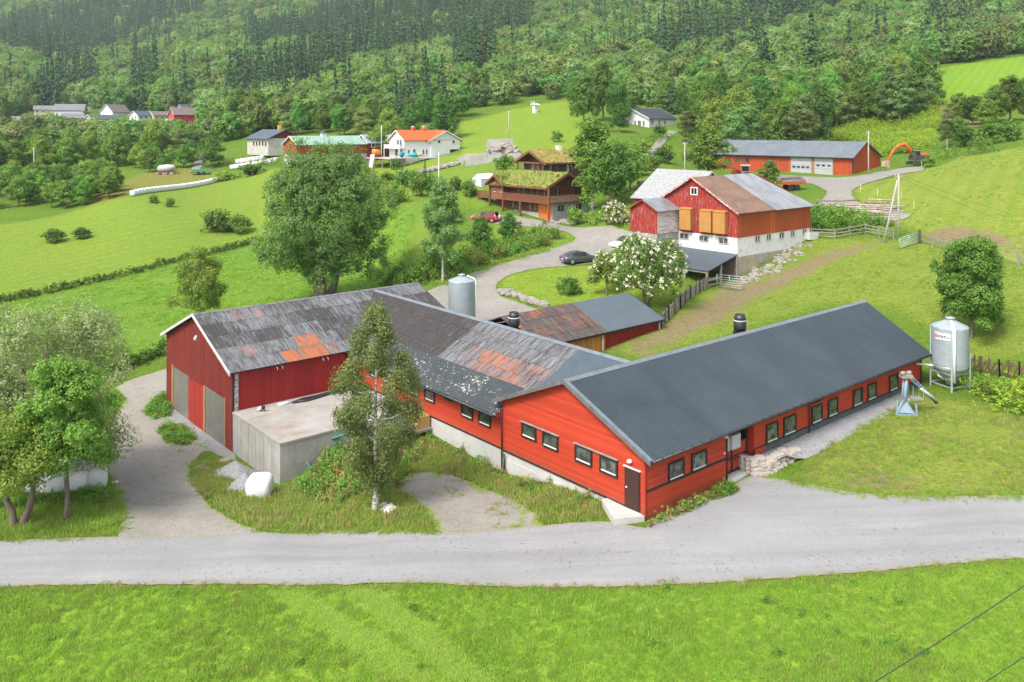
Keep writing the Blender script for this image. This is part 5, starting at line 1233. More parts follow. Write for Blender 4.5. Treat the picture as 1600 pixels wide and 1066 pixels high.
KIND = {}                                             # mid-distance trees, shared meshes
for s in range(4):
    lb = spread_lobes(15, 1.6+.3*s, 10, 3.6, 20+s)
    KIND['broad', s] = tree_meshes('broad_tree', 10, lb, 520, 13, .58, .32, (LF_MID, LF_DARK, LF_MID, LF_BRIGHT)[s], BARK, .2, 2.2, seed=30+s, rnd=.42, inner=.6, aspect=.75)
for s in range(3):
    lb = spread_lobes(15, 1.8, 12, 2.6, 50+s, (.25,.42), .45, .7)
    KIND['birch', s] = tree_meshes('birch_tree', 12, lb, 480, 13, .52, .28, (LF_BIRCH, LF_MID, LF_BIRCH)[s], BBARK, .14, 3.0, .3, 60+s, rnd=.45, aspect=.75)
for s in range(3): KIND['spruce', s] = spruce_mesh('spruce_tree', 15, 3.0, 80+s, LF_SPRUCE)
for s in range(3):
    lb = spread_lobes(7, .3, 2.0, 1.3, 90+s, (.35,.55), .7)
    KIND['bush', s] = tree_meshes('bush', 2, lb, 90, 13, .32, .22, (LF_DARK, LF_MID, LF_BRIGHT)[s], BARK, .05, .4, seed=95+s)
def plant(name, label, cat, base, kind, H_, W_=None, group=None, rz=None, lm=None):
    """a tree as a thing with its trunk and crown; H_ wanted height in metres, W_ wanted crown width"""
    h0 = {'broad': 10.2, 'birch': 12.2, 'spruce': 15, 'bush': 2.2}[kind[0]]; w0 = {'broad': 7.4, 'birch': 5.4, 'spruce': 6.0, 'bush': 2.7}[kind[0]]
    sz = H_/h0; sx = (W_/w0) if W_ else sz
    t = thing(name, label, cat, base, rz if rz is not None else random.uniform(0, 6.28), group, (sx, sx, sz))
    put('trunk', KIND[kind][1], t); put('crown', KIND[kind][0], t); return t

# ---- single trees of the farm, each with its own shape
def own_tree(name, label, base, cm, tm, cat='tree'):
    t = thing(name, label, cat, base); put('trunk', tm, t); put('crown', cm, t); return t
# great willow behind the machine barn
b = GD(508, 100); hW = (b.z-(CZ-(224-VH)/F*100)); hW = (CZ-(222-VH)/F*100)-b.z
lb = spread_lobes(40, 2.2, hW-.2, 8.4, 5, (.26,.38), .72, .82)
own_tree('willow_tree', 'huge round grey-green tree standing behind the machine barn roof', b, *tree_meshes('great_willow', hW, lb, 3600, 26, .58, .24, LF_WILLOW, BARK, .55, 3.6, seed=6, stems=3, inner=.6))
# birch in front of the slurry tank
b = G(586, 797); d_ = b.y; hB = (797-482)/F*d_
rn = random.Random(4); lb = []
for i in range(30):
    f = i/29; z = hB*(.14+.83*f); w = 2.95*(math.sin(PI*min(1,(f+.16)*1.25)*.5) if f < .5 else 1-((f-.5)/.5)**1.4*.86)
    a = i*2.4; rr = .50+.42*rn.random()*(1-f*.5); q = max(0,w-rr*.6)*rn.uniform(.65,1.0); lb.append((q*math.cos(a), q*math.sin(a), z, rr, rr, rr*1.15))
own_tree('birch_tree', 'slender birch with white trunk standing in front of the slurry tank', b, *tree_meshes('front_birch', hB, lb, 1400, 28, .36, .125, LF_BIRCH, BBARK, .17, 2.2, .1, 8, inner=.2, flat=1.35, limbs=26))
# willow and maple at the left roadside
b = GD(38, 50.5); d_ = b.y; hL = CZ-(476-VH)/F*d_-b.z
lb = spread_lobes(40, 1.3, hL, 6.9, 14, (.20,.30), .8, .9)
own_tree('pale_willow_tree', 'pale silvery willow, tallest of the trees at the left roadside', b, *tree_meshes('pale_willow', hL, lb, 2600, 26, .44, .155, LF_PALE, BARK, .28, 2.0, .4, 15, stems=3, inner=.5))
b = G(34, 822); lb = spread_lobes(12, 2.5, 5.8, 3.0, 16, (.26,.36), .8, .8)
b2 = Vector((b.x-.2, b.y, b.z))
own_tree('green_willow_tree', 'fresh green tree with forked trunk in front of the pale willow', b2, *tree_meshes('green_willow', 5.8, lb, 900, 24, .38, .145, LF_BRIGHT, BARK, .2, 1.5, .4, 17, stems=2, inner=.5))
b = G(104, 812); d_ = b.y; hM = (812-548)/F*d_
lb = spread_lobes(24, 2.7, hM, 2.75, 18, (.22,.36), .6, .8)
own_tree('maple_tree', 'dark green maple with straight trunk right of the pale willow', b, *tree_meshes('maple', hM, lb, 1300, 24, .33, .155, LF_MID, BARK, .15, 2.2, .5, 19, inner=.4))
b = GD(311, 92); hY = CZ-(386-VH)/F*92-b.z
lb = spread_lobes(20, 2.0, hY, 3.5, 24, (.2,.34), .5, .75)
own_tree('young_tree', 'airy young bright green tree rising behind the machine barn gable', b, *tree_meshes('young_ash', hY, lb, 720, 20, .42, .20, LF_BRIGHT, BARK, .12, 2.0, .5, 25, inner=.2))
b = G(692, 440); d_ = b.y; hR = (440-278)/F*d_
lb = spread_lobes(24, 1.9, hR, 3.0, 28, (.22,.34), .55, .85)
own_tree('road_birch_tree', 'grey-green birch with bare lower trunk beside the farm road', b, *tree_meshes('road_birch', hR, lb, 720, 22, .42, .24, LF_BIRCH, BBARK, .15, 2.2, .2, 29, inner=.4))
b = GD(1518, 71); hS = CZ-(372-VH)/F*71-b.z
lb = spread_lobes(26, 1.0, hS, 3.3, 34, (.22,.36), .85, .72)
own_tree('silo_tree', 'leafy green tree growing in the pasture behind the feed silo', b, *tree_meshes('silo_tree', hS, lb, 1400, 24, .40, .20, LF_MID, BARK, .16, 2.2, .5, 35, inner=.5))
# white-blossomed rowan
b = G(1012, 480); d_ = b.y; hF = (480-372)/F*d_
lb = [(q[0], q[1], q[2], q[3], q[4], q[5]) for q in spread_lobes(18, 1.7, hF, 4.3, 41, (.26,.36), .85, .8)]
cm, tm = tree_meshes('blossom_tree', hF, lb, 700, 22, .42, .20, LF_MID, BARK, .13, 1.0, .5, 42, stems=4, inner=.65)
ft = own_tree('blossom_tree', 'rowan covered in creamy white blossom beside the lean-to', b, cm, tm)
C, dd = shell_points(lb, 520, 43, .93); k = C[:,2] > 1.6; C = C[k]; dd = dd[k]
V, Q = leaves(C+dd*.12, .18, 13, .12, 1.0, 44, .9, dd); put('blossom', npmesh('blossom', V, Q, FLOWER), ft)
b = G(944, 436); lb = spread_lobes(10, 1.4, 4.6, 2.3, 45, (.3,.42), .8)
ft2 = own_tree('small_blossom_tree', 'smaller blossoming tree at the left side of the white rowan', G(948, 462), *tree_meshes('small_blossom', 4.6, lb, 260, 20, .40, .20, LF_MID, BARK, .1, 1.4, .5, 46, inner=.5))
C, dd = shell_points(lb, 130, 47, .95); V, Q = leaves(C+dd*.1, .15, 11, .11, 1.0, 48, .9, dd); put('blossom', npmesh('small_blossom_flowers', V, Q, FLOWER), ft2)
b = G(962, 352); lb = spread_lobes(8, .3, 3.0, 2.3, 49, (.35,.5), .8)
wb = own_tree('white_shrub', 'round white-flowering shrub beside the drive below the log house', b, *tree_meshes('white_shrub', 3, lb, 160, 16, .35, .2, LF_MID, BARK, .06, .5, .5, 50, inner=.6), cat='shrub')
C, dd = shell_points(lb, 200, 51, .95); V, Q = leaves(C+dd*.1, .2, 12, .13, .6, 52, .9, dd); put('blossom', npmesh('shrub_flowers', V, Q, FLOWER), wb)
# round shrub on the lawn
b = G(889, 461); lb = spread_lobes(8, .2, 1.9, 1.6, 53, (.35,.5), .8)
own_tree('lawn_shrub', 'dark round shrub alone on the mown lawn by the farm road', b, *tree_meshes('lawn_shrub', 1.9, lb, 190, 16, .28, .16, LF_DARK, BARK, .05, .4, .5, 54, inner=.6), cat='shrub')
# ---- trees placed one by one further off: (u of base, distance, height, width, kind, label)
SINGLE = [
 (750, G(750,396).y, 4.9, 4.2, ('broad',0), 'small round tree beside the drive, left of its twin'), (795, G(795,380).y, 4.2, 3.8, ('broad',0), 'small round tree beside the drive, right of its twin'),
 (925, 134, 16.5, 10.0, ('birch',1), 'tall grey-green tree hiding the right end of the log house'), (955, 128, 10.8, 9.0, ('broad',3), 'bright green bushy tree standing below the tall tree at the log house'),
 (985, 140, 7.6, 7.5, ('broad',3), 'bright green garden tree left of the old barn roof'), (900, 128, 3.2, 3.6, ('bush',2), 'green garden shrub at the grey basement wall of the log house'),
 (1106, 168, 9.9, 11.8, ('broad',0), 'broad grey-green tree in front of the left end of the orange garage'), (1203, 148, 5.6, 4.2, ('birch',1), 'small cone-shaped tree in front of the orange garage'),
 (664, 158, 5.0, 1.9, ('spruce',2), 'narrow dark thuja in the garden left of the log house'), (628, 155, 3.6, 4.6, ('bush',0), 'dark garden bush left of the narrow thuja'),
 (655, 143, 4.0, 5.0, ('bush',1), 'rounded hedge bush below the narrow thuja'), (618, 138, 4.0, 5.4, ('bush',2), 'yellow-green rounded bush at the garden edge'), (712, 150, 2.6, 3.4, ('bush',0), 'dark bush on the garden lawn left of the greenhouse'), (735, 146, 3.2, 3.6, ('bush',0), 'dark green bush beside the red car'),
 (694, 262, 14.5, 12.5, ('broad',1), 'large dark tree right of the white house with orange roof'), (640, 262, 12, 9, ('broad',1), 'dark tree behind the chimneys of the white house'), (606, 250, 13, 9, ('broad',3), 'green tree left of the white house behind its flagpole'),
 (942, 262, 19, 12, ('broad',1), 'tall dark broad tree above the turf roofs'), (968, 236, 8, 7, ('broad',1), 'dark tree at the left corner of the white bungalow'), (1030, 232, 3.6, 5.4, ('bush',1), 'round bush in front of the white bungalow'), (1075, 225, 9.5, 8, ('birch',2), 'pale tree at the right end of the white bungalow'),
 (330, 250, 9.4, 10, ('broad',0), 'round tree beside the field track left of the dark barn'), (400, 300, 15, 12, ('broad',1), 'dark spreading tree behind the dark roofed barn'), (372, 305, 16, 11, ('broad',1), 'dark spreading tree left behind the dark roofed barn'),
 (1267, 330, 28, 16, ('spruce',0), 'very tall dark spruce above the wood, right of the pair'), (1196, 330, 22, 15, ('spruce',1), 'very tall dark spruce above the wood, left of the pair'),
 (1578, 205, 11, 9, ('broad',1), 'dark leafy tree at the right edge below the upper field'), (1540, 190, 6.5, 6.5, ('broad',0), 'leafy tree left of the dark tree at the right edge'), (1480, 175, 8.5, 5.0, ('birch',0), 'thin birch beside the orange excavator'), (1498, 180, 5, 6, ('broad',0), 'low leafy tree right of the thin birch'), (1598, 230, 9, 7, ('broad',1), 'dark tree against the right frame edge under the bright field'),
 (912, 250, 15, 11, ('broad',1), 'dark broad tree left of the tallest one above the turf roofs'), (966, 256, 14, 10, ('broad',2), 'dark broad tree right of the tallest one above the turf roofs'), (988, 275, 12, 9, ('birch',0), 'pale tree directly behind the white bungalow gable'), (896, 306, 13, 9, ('broad',0), 'leafy tree at the top right end of the hill field'),
 (985, 190, 3.6, 5.5, ('bush',1), 'wide green bush on the slope left of the bungalow path'), (1005, 200, 3.4, 6.0, ('bush',2), 'light green bush on the slope below the bungalow garden'), (1040, 185, 4.2, 6.0, ('bush',0), 'dark bush on the slope right of the bungalow path'), (972, 170, 4.5, 6.0, ('bush',0), 'dark bush at the foot of the slope above the bright garden tree'), (1020, 165, 3.6, 5.0, ('bush',1), 'green bush beside the lower end of the bungalow path'),
 (1500, 205, 8, 8, ('broad',0), 'leafy tree below the bright upper field, leftmost of the row'), (1520, 200, 7, 8, ('broad',1), 'dark tree second in the row below the bright upper field'), (1556, 200, 9, 8, ('broad',2), 'leafy tree in the middle of the row below the bright upper field'), (1610, 205, 10, 9, ('broad',0), 'leafy tree cut by the right frame edge below the upper field'), (1512, 172, 4.0, 6.0, ('bush',0), 'dark bush at the meadow rim right of the excavator'), (1452, 157, 1.9, 3.6, ('bush',1), 'low green bush partly hiding the body of the excavator'), (1545, 168, 4.4, 7.0, ('bush',1), 'wide bush at the meadow rim near the right edge'), (1580, 166, 4.4, 7.0, ('bush',0), 'dark wide bush at the meadow rim at the right edge'),
 (606, 168, 2.6, 5.0, ('bush',1), 'rounded bush on the lawn below the raised deck'), (648, 172, 2.2, 4.0, ('bush',0), 'dark bush under the long garden wall'), (590, 240, 9, 8, ('broad',2), 'leafy tree between the red outbuilding and the white house'), (676, 150, 3.4, 4.4, ('bush',1), 'green bush right of the narrow thuja'),
 (1000, 158, 4.6, 6.0, ('bush',2), 'bright garden bush on the slope under the white bungalow'), (870, 212, 3.0, 4.0, ('bush',1), 'green bush on the earth bank above the turf roofs'), (852, 150, 2.2, 2.0, ('spruce',2), 'tiny dark conifer left of the upper cabin gable'),
 (790, 168, 3.5, 5.0, ('bush',2), 'bright bush between the stone heap and the upper cabin'), (560, 232, 4.5, 3.5, ('spruce',0), 'small dark conifer by the red outbuilding'), (618, 220, 3.2, 3.8, ('bush',1), 'olive bush under the raised deck'),
 (240, 176, 2.0, 2.6, ('bush',0), 'small dark bush on the hedge line, left of a pair'), (265, 174, 2.0, 2.4, ('bush',0), 'small dark bush on the hedge line, right of a pair'), (82, 148, 2.6, 5.0, ('bush',0), 'wide dark bush on the hedge line at the left'), (126, 150, 2.2, 4.2, ('bush',0), 'dark bush right of the widest one on the hedge line'), (340, 157, 4.4, 7.5, ('bush',0), 'big dark bush at the right end of the hedge line'), (372, 157, 3.8, 6.0, ('bush',0), 'dark bush tucked right of the biggest hedge bush'),
 (45, 200, 3.0, 6.0, ('bush',2), 'bright green bush at the left rim of the hay field'), (350, 226, 3.0, 9.0, ('bush',2), 'bright bush on the bank below the white bale pile'), (395, 224, 3.6, 9.0, ('bush',1), 'dense bush beside the green-roofed barn'),
]
for u, d, h, w_, k, lab in SINGLE:
    nm = {'broad': 'broadleaf_tree', 'birch': 'birch_tree', 'spruce': 'conifer_tree', 'bush': 'bush'}[k[0]]
    if 'thuja' in lab: nm = 'thuja'
    plant(nm, lab, 'bush' if k[0] == 'bush' else 'tree', GD(u, d)-Vector((0,0,.1)), k, h, w_)
# young plantation at the left edge
rn = random.Random(77)
for i in range(56):
    u = rn.uniform(-60, 178); d = rn.uniform(182, 224)
    plant('plantation_tree', 'thin-stemmed young tree in the plantation at the left field edge', 'tree', GD(u, d), ('broad', rn.choice((0,3))), rn.uniform(5.2,7.2), rn.uniform(4.5,6), 'trees of the young plantation')
for i in range(20):
    u = rn.uniform(180, 305); d = rn.uniform(238, 268)
    plant('young_tree', 'light green young tree in the loose stand left of the field track', 'tree', GD(u, d), ('broad', rn.choice((0,3))), rn.uniform(4.2,7.0), rn.uniform(4,6), 'young trees left of the field track')
# wood behind the garage, single trunks showing
wood = 'trees of the wood behind the orange garage'
for i in range(46):
    u = 1090+370*(i+rn.random()*.8)/46; d = rn.choice((206,216,228,242))+rn.uniform(-4,4)-(u-1100)*.02+(30 if u > 1300 else 0)
    k = rn.choice((('broad',0),('broad',1),('broad',1),('birch',0),('birch',2),('broad',3)))
    plant('wood_tree', 'leafy tree in the dense wood behind the orange garage', 'tree', GD(u, d), k, rn.uniform(12.5,17.5), rn.uniform(8,11), wood)

# ---- woods and mountain forest: positions by rough grid, nearest built singly, the rest as one mass
WOOD = pxpoly("-700 300;-200 290;0 278;100 272;170 264;240 254;292 242;310 234;345 226;380 218;430 212;500 214;560 222;600 205;600 190;650 196;722 196;722 172;800 166;880 155;930 150;985 168;1010 166;1065 190;1100 200;1150 200;1300 206;1440 203;1462 160;1466 105;1600 84;2300 80;2300 -400;-700 -400")
WOODP = np.array(WOOD)
CLEAR = [np.array(pxpoly(s)) for s in ("38 176;70 168;130 170;190 178;250 178;300 176;305 204;250 206;130 208;0 215;-20 200", "1035 128;1045 108;1066 106;1072 125;1056 134", "820 150;855 150;855 172;820 172", "-30 262;150 262;180 250;110 244;-30 250")]
SPRUCE = [np.array(pxpoly(q)) for q in ("-300 60;0 42;89 18;178 -8;321 -30;315 24;262 42;196 65;137 89;107 107;60 101;0 77;-300 110", "30 156;48 149;143 119;150 138;70 164", "351 143;381 122;452 104;512 83;571 62;631 57;672 42;744 36;800 20;830 14;830 44;714 71;631 83;571 101;512 116;476 137;416 146;363 158",
 "381 65;416 48;470 42;512 18;595 12;637 -20;800 -40;820 18;732 30;672 36;619 48;553 60;476 71;416 77;381 89", "202 119;244 119;246 150;200 150", "714 71;773 66;776 113;714 113", "1002 71;1193 36;1216 60;1169 65;1038 89;1005 83", "1145 -30;1335 -30;1311 24;1252 36;1157 36", "600 165;620 140;680 140;700 165")]
def in_px(poly, u, v): return sdist(u, v, poly) > 0
pts = []
r = np.random.default_rng(5)
d = 228.0
while d < 2300:
    sp = 6.6+max(0, d-300)*.0052; xs = np.arange(-.80*d, .80*d, sp); xs = xs+r.uniform(-.42,.42,len(xs))*sp
    ys = d+r.uniform(-.45,.45,len(xs))*sp; pts.append(np.stack([xs, ys], 1)); d += sp
pts = np.concatenate(pts); z = hgt(pts[:,0], pts[:,1])
U = CX+F*pts[:,0]/pts[:,1]; Vv = VH+F*(CZ-z)/pts[:,1]
ok = in_px(WOODP, U, Vv) & (Vv > -150)
for c in CLEAR: ok &= ~in_px(c, U, Vv)
for k_ in ('hay','hill','upper','garden','meadow'): ok &= sdist(pts[:,0], pts[:,1], ZONES[k_]) < -3
for o in list(SC.objects):
    if o.parent is None and o.get('category') in ('house','barn','garage') and o.location.y > 150:
        c = o.location+E1*5+E2*5; ok &= np.hypot(pts[:,0]-c.x, pts[:,1]-c.y) > (13 if o.location.y < 330 else 9)
pts = pts[ok]; z = z[ok]; U = U[ok]; Vv = Vv[ok]; dist = np.hypot(pts[:,0], pts[:,1])
Vm = Vv-F*6/dist; isp = np.zeros(len(pts), bool)
wob = 4*np.sin(pts[:,0]/19+pts[:,1]/43)+3*np.sin(pts[:,0]/7.3-pts[:,1]/17)+r.normal(0,2.2,len(pts))
for s in SPRUCE: isp |= in_px(s, U+wob*1.5, Vm+wob*.5)
isp &= r.random(len(pts)) < .9
nz = np.sin(pts[:,0]/37+np.sin(pts[:,1]/53)*2)*np.sin(pts[:,1]/71)
isp |= (r.random(len(pts)) < .10) & (nz > .1)
keep = np.where(isp & (dist < 700), r.random(len(pts)) < .95, r.random(len(pts)) < .93)
hmax = np.where((U > -40) & (U < 316) & (dist < 440), (Vv-194-3*np.sin(U/9))/F*dist, 99)   # low growth on the slope below the hamlet
keep &= hmax > 3.0; lim = np.minimum(1, hmax/11)
pts, z, U, Vv, dist, isp, lim = [a[keep] for a in (pts, z, U, Vv, dist, isp, lim)]
vis = (np.abs(U-800) < 830) & (Vv > -60) & (Vv < 330)
order = np.argsort(np.where(vis, dist, 1e9))
NS = 130
near = order[:NS]; rest = order[NS:]
for i in near:
    u = U[i]
    where = 'in the woodland below the village on the left' if u < 330 else 'at the forest edge behind the dark roofed barn' if u < 600 else 'in the birch wood above the hill field' if u < 960 else 'in the wood beside the white bungalow' if u < 1160 else 'in the wood rising behind the orange garage' if u < 1470 else 'at the forest edge by the bright upper field'
    if isp[i]: k_ = ('spruce', int(r.integers(3))); h = r.uniform(12,17)*lim[i]; w_ = r.uniform(5,7)*(.4+.6*lim[i])
    else: k_ = (('broad','birch')[int(r.random() < .4)], int(r.integers(3))); h = r.uniform(8.5,13.5)*lim[i]; w_ = r.uniform(6.5,9.5)*(.4+.6*lim[i])
    nm = 'spruce_tree' if isp[i] else 'birch_tree' if k_[0] == 'birch' else 'broadleaf_tree'
    lab = ('dark spruce ' if isp[i] else 'grey-green birch ' if k_[0] == 'birch' else 'leafy tree ')+where
    plant(nm, lab, 'tree', (pts[i,0], pts[i,1], z[i]-.2), k_, h, w_, lab.replace('tree', 'trees').replace('dark spruce', 'dark spruces').replace('birch in', 'birches in').replace('birch at', 'birches at'))
# low-detail kinds for the mass of the forest, scattered with geometry nodes
KC = bpy.data.collections.new('forest_kinds')
def kind_obj(cm, tm, nm):
    bmj = bmesh.new(); bmj.from_mesh(cm); nf = len(bmj.faces); bmj.from_mesh(tm); bmj.faces.ensure_lookup_table()
    for f in bmj.faces[nf:]: f.material_index = 1
    me = bpy.data.meshes.new(nm); bmj.to_mesh(me); bmj.free(); me.materials.append(cm.materials[0]); me.materials.append(tm.materials[0])
    o = bpy.data.objects.new(nm, me); KC.objects.link(o)
for s in range(4):
    q = random.Random(120+s); lb = [(0,0,5.0,3.0,3.0,4.0)]+[(2.1*math.cos(k*2.3)*q.uniform(.7,1.2), 2.1*math.sin(k*2.3)*q.uniform(.7,1.2), q.uniform(2.2,7.4), 1.5, 1.5, 1.5) for k in range(8)]
    kind_obj(*tree_meshes('far_broad', 10, lb, 190, 9, .70, .56, (LF_FAR, LF_FAR2, LF_FAR, LF_FAR2)[s], BARK, .16, 2.2, .45, 130+s, limbs=2, rnd=.30, aspect=.95, inner=.75), 'a%d_forest_broadleaf' % s)
for s in range(2): kind_obj(*spruce_mesh('far_spruce', 17, 2.7, 140+s, LF_SPRUCE, 13, .75, .95), 'b%d_forest_spruce' % s)
def scatter(name, P, idx, rot, scl, coll, m=None, kind='stuff', tilt=None):
    me = bpy.data.meshes.new(name); me.vertices.add(len(P)); me.vertices.foreach_set('co', np.ascontiguousarray(P, dtype=np.float32).ravel())
    for nm, typ, dat in (('kindex','INT',idx.astype(np.int32)), ('turn','FLOAT_VECTOR',np.stack([np.zeros(len(P)) if tilt is None else tilt, np.zeros(len(P)), rot],1).astype(np.float32)), ('grow','FLOAT_VECTOR',scl.astype(np.float32))):
        a = me.attributes.new(nm, typ, 'POINT'); a.data.foreach_set('vector' if typ == 'FLOAT_VECTOR' else 'value', np.ascontiguousarray(dat).ravel())
    o = put(name, me); tag(o, kind=kind)
    ng = bpy.data.node_groups.new(name+'_scatter', 'GeometryNodeTree'); ng.interface.new_socket('Geometry', in_out='INPUT', socket_type='NodeSocketGeometry'); ng.interface.new_socket('Geometry', in_out='OUTPUT', socket_type='NodeSocketGeometry')
    N = ng.nodes; Lk = ng.links.new
    gi, go = N.new('NodeGroupInput'), N.new('NodeGroupOutput'); ip = N.new('GeometryNodeInstanceOnPoints'); ci = N.new('GeometryNodeCollectionInfo')
    ci.inputs['Collection'].default_value = coll; ci.inputs['Separate Children'].default_value = True; ci.inputs['Reset Children'].default_value = True
    ip.inputs['Pick Instance'].default_value = True
    def at(nm, typ):
        n = N.new('GeometryNodeInputNamedAttribute'); n.data_type = typ; n.inputs['Name'].default_value = nm; return n.outputs['Attribute']
    mp = N.new('GeometryNodeMeshToPoints'); mp.inputs['Radius'].default_value = .01
    Lk(gi.outputs[0], mp.inputs['Mesh']); Lk(mp.outputs[0], ip.inputs['Points']); Lk(ci.outputs[0], ip.inputs['Instance'])
    Lk(at('kindex','INT'), ip.inputs['Instance Index']); Lk(at('turn','FLOAT_VECTOR'), ip.inputs['Rotation']); Lk(at('grow','FLOAT_VECTOR'), ip.inputs['Scale'])
    Lk(ip.outputs[0], go.inputs[0])
    md = o.modifiers.new('scatter', 'NODES'); md.node_group = ng; return o
n = len(rest); sz = r.uniform(.85, 1.5, n)*lim[rest]*np.clip(.9+(dist[rest]-300)/900, .9, 1.35); idx = np.where(isp[rest], 4+r.integers(0,2,n), r.integers(0,4,n))
g_ = np.stack([sz*r.uniform(.9,1.2,n), sz*r.uniform(.9,1.2,n), sz*r.uniform(.85,1.2,n)], 1)
g_[isp[rest]] *= np.array([.85,.85,1.0])
bare = dist[rest] > 0
scatter('forest', np.column_stack([pts[rest], z[rest]-.3]), idx, r.uniform(0,6.28,n), g_, KC)
print('forest', n, 'single', NS)
# ---------------------------------------------------------------- vehicles
TYRE = RUBBER; RIM = mat('alloy_rim', (.38,.39,.40), [], .35, metal=.7); CARGLASS = mat('car_glass', (.015,.018,.022), [], .08, spec=.6)
REDLAMP = mat('red_lamp', (.35,.01,.01), [], .25); CLEARLAMP = mat('clear_lamp', (.65,.68,.70), [], .15)
def car_paint(name, c, metal=.3): return mat(name, c, [], .28, metal=metal, spec=.5, coat=.6)
def car(name, label, cat, loc, rz, paint, L=4.9, Wd=1.9, Ht=1.42, suv=False, group=None):
    t = thing(name, label, cat, loc, rz, group); h = Ht; w = Wd/2
    # stations along the car, rear to front: x, half width, sill z, shoulder z, roof z (None: no cabin), roof half width
    if suv: S = [(-.5,.80,.45,.72,.72),(-.485,.92,.35,.95,.96),(-.44,.97,.30,1.0,1.02),(-.40,.98,.28,1.02,h*.97),(-.2,1,.27,1.02,h),(.02,1,.27,1.0,h*.99),(.13,1,.27,.99,h*.9),(.235,.99,.27,.97,.99),(.40,.96,.29,.88,.89),(.47,.88,.33,.72,.73),(.5,.70,.42,.58,.59)]
    else: S = [(-.5,.78,.42,.70,.70),(-.485,.90,.30,.88,.89),(-.43,.97,.25,.95,.97),(-.30,.99,.22,.95,h*.86),(-.14,1,.22,.93,h*.985),(.0,1,.22,.92,h),(.10,1,.22,.91,h*.93),(.24,.99,.22,.88,.91),(.40,.95,.25,.76,.77),(.47,.86,.30,.64,.65),(.5,.68,.38,.52,.53)]
    R = []
    for x, k, zs, zb, zr in S:
        X = x*L; ww = w*k; cab = zr-zb > .06; rw = ww*(.74 if cab else .90)
        R.append([(X,-ww*.90,zs),(X,-ww,(zs+zb)*.5),(X,-ww*.96,zb),(X,-rw,zr),(X,-rw*.4,zr+.02),(X,rw*.4,zr+.02),(X,rw,zr),(X,ww*.96,zb),(X,ww,(zs+zb)*.5),(X,ww*.90,zs)])
    body, gl = MB(), MB(); body.smooth = gl.smooth = True
    bi = [[body.vert(p) for p in r] for r in R]; gi = [[gl.vert(p) for p in r] for r in R]
    for i in range(len(R)-1):
        c0, c1 = S[i][4]-S[i][3] > .06, S[i+1][4]-S[i+1][3] > .06
        for j in range(9):
            glass = False
            if j in (2, 6): glass = c0 and c1
            if j in (3, 4, 5): glass = (c0 != c1) or (abs(S[i+1][4]-S[i][4]) > .10 and (c0 or c1))
            m, ix = (gl, gi) if glass else (body, bi)
            m.face((ix[i][j], ix[i+1][j], ix[i+1][j+1], ix[i][j+1])[::-1])
        body.face((bi[i][0], bi[i][9], bi[i+1][9], bi[i+1][0])[::-1])
    body.smooth = False; body.face(bi[0]); body.face(bi[-1][::-1])
    b = body.build('body', paint, t); gl.build('windows', CARGLASS, t)
    for x in (-.31*L, .30*L):
        for s in (-1, 1):
            r = .37 if suv else .345
            mb = MB(); mb.tube([(0,-.11,0),(0,.11,0)], r, 18); wl_ = mb.build('wheel', TYRE, t, (x, s*(w-.09), r))
            mb = MB(); mb.tube([(0,s*.09,0),(0,s*.125,0)], r*.68, 14); mb.build('rim', RIM, wl_)
    for s in (-1, 1):
        mb = MB(); mb.box(-L*.492,s*w*.62-.2,.74 if not suv else .85,-L*.475,s*w*.62+.2,.87 if not suv else 1.02); mb.build('tail_light', REDLAMP, t)
        mb = MB(); mb.box(L*.46,s*w*.66-.18,.56 if not suv else .66,L*.482,s*w*.66+.18,.66 if not suv else .80); mb.build('headlight', CLEARLAMP, t)
        mb = MB(); mb.blob((L*.13,s*(w+.07),.98),(.10,.1,.08),8,6); mb.build('mirror', paint, t)
    mb = MB(); mb.box(-L*.5-.012,-.26,.55,-L*.497,.26,.66); mb.build('number_plate', WHITE, t)
    return t
p = G(906, 411); car('parked_car', 'dark grey saloon car parked on the gravel beside the lawn', 'car', p+Vector((0,0,.05)), math.radians(24), car_paint('graphite_paint', (.075,.083,.095)), 4.97, 1.96, 1.44)
p = GD(759, 136); car('parked_suv', 'red estate-bodied off-road car parked in front of the log house', 'car', p+Vector((0,0,.05)), math.radians(158), car_paint('red_paint', (.40,.02,.025), .1), 4.7, 1.85, 1.68, True)
p = GD(979, 106); car('parked_car', 'white car half hidden behind the grey annex of the old barn', 'car', p+Vector((0,0,.05)), math.radians(205), car_paint('white_paint_car', (.72,.73,.74), 0), 4.5, 1.85, 1.5)
# excavator
EXO = mat('excavator_orange', (.66,.115,.012), [((.50,.09,.01), 2, .5, .7)], .45); EXG = mat('machine_grey', (.05,.055,.06), [], .6); BUCK = mat('worn_bucket', (.42,.34,.27), [((.30,.20,.13), 2, .4, .6)], .7, metal=.2)
p = GD(1432, 163); ex = thing('excavator', 'orange crawler excavator with its boom reaching down beside the garage', 'excavator', p+Vector((0,0,.1)), PI+.25, None, .84)
for y in (-1.15, 1.15):
    mb = MB(); prof = [(-1.9,.55),(-1.6,.15),(1.6,.15),(1.9,.55),(1.6,.95),(-1.6,.95)]
    mb.prism([(x,y-.3,z) for x,z in prof], (0,.6,0)); mb.build('track', EXG, ex)
mb = MB(); mb.box(-2.0,-1.3,1.15,1.1,1.3,2.3); mb.box(-2.5,-1.2,1.3,-2.0,1.2,2.2); mb.build('upper_body', EXG, ex)
mb = MB(); mb.hexa([(.0,.3,2.3),(1.3,.3,1.3),(1.3,1.3,1.3),(.0,1.3,2.3)], [(.05,.35,3.4),(1.0,.35,3.35),(1.0,1.25,3.35),(.05,1.25,3.4)]); cb = mb.build('cab', EXG, ex)
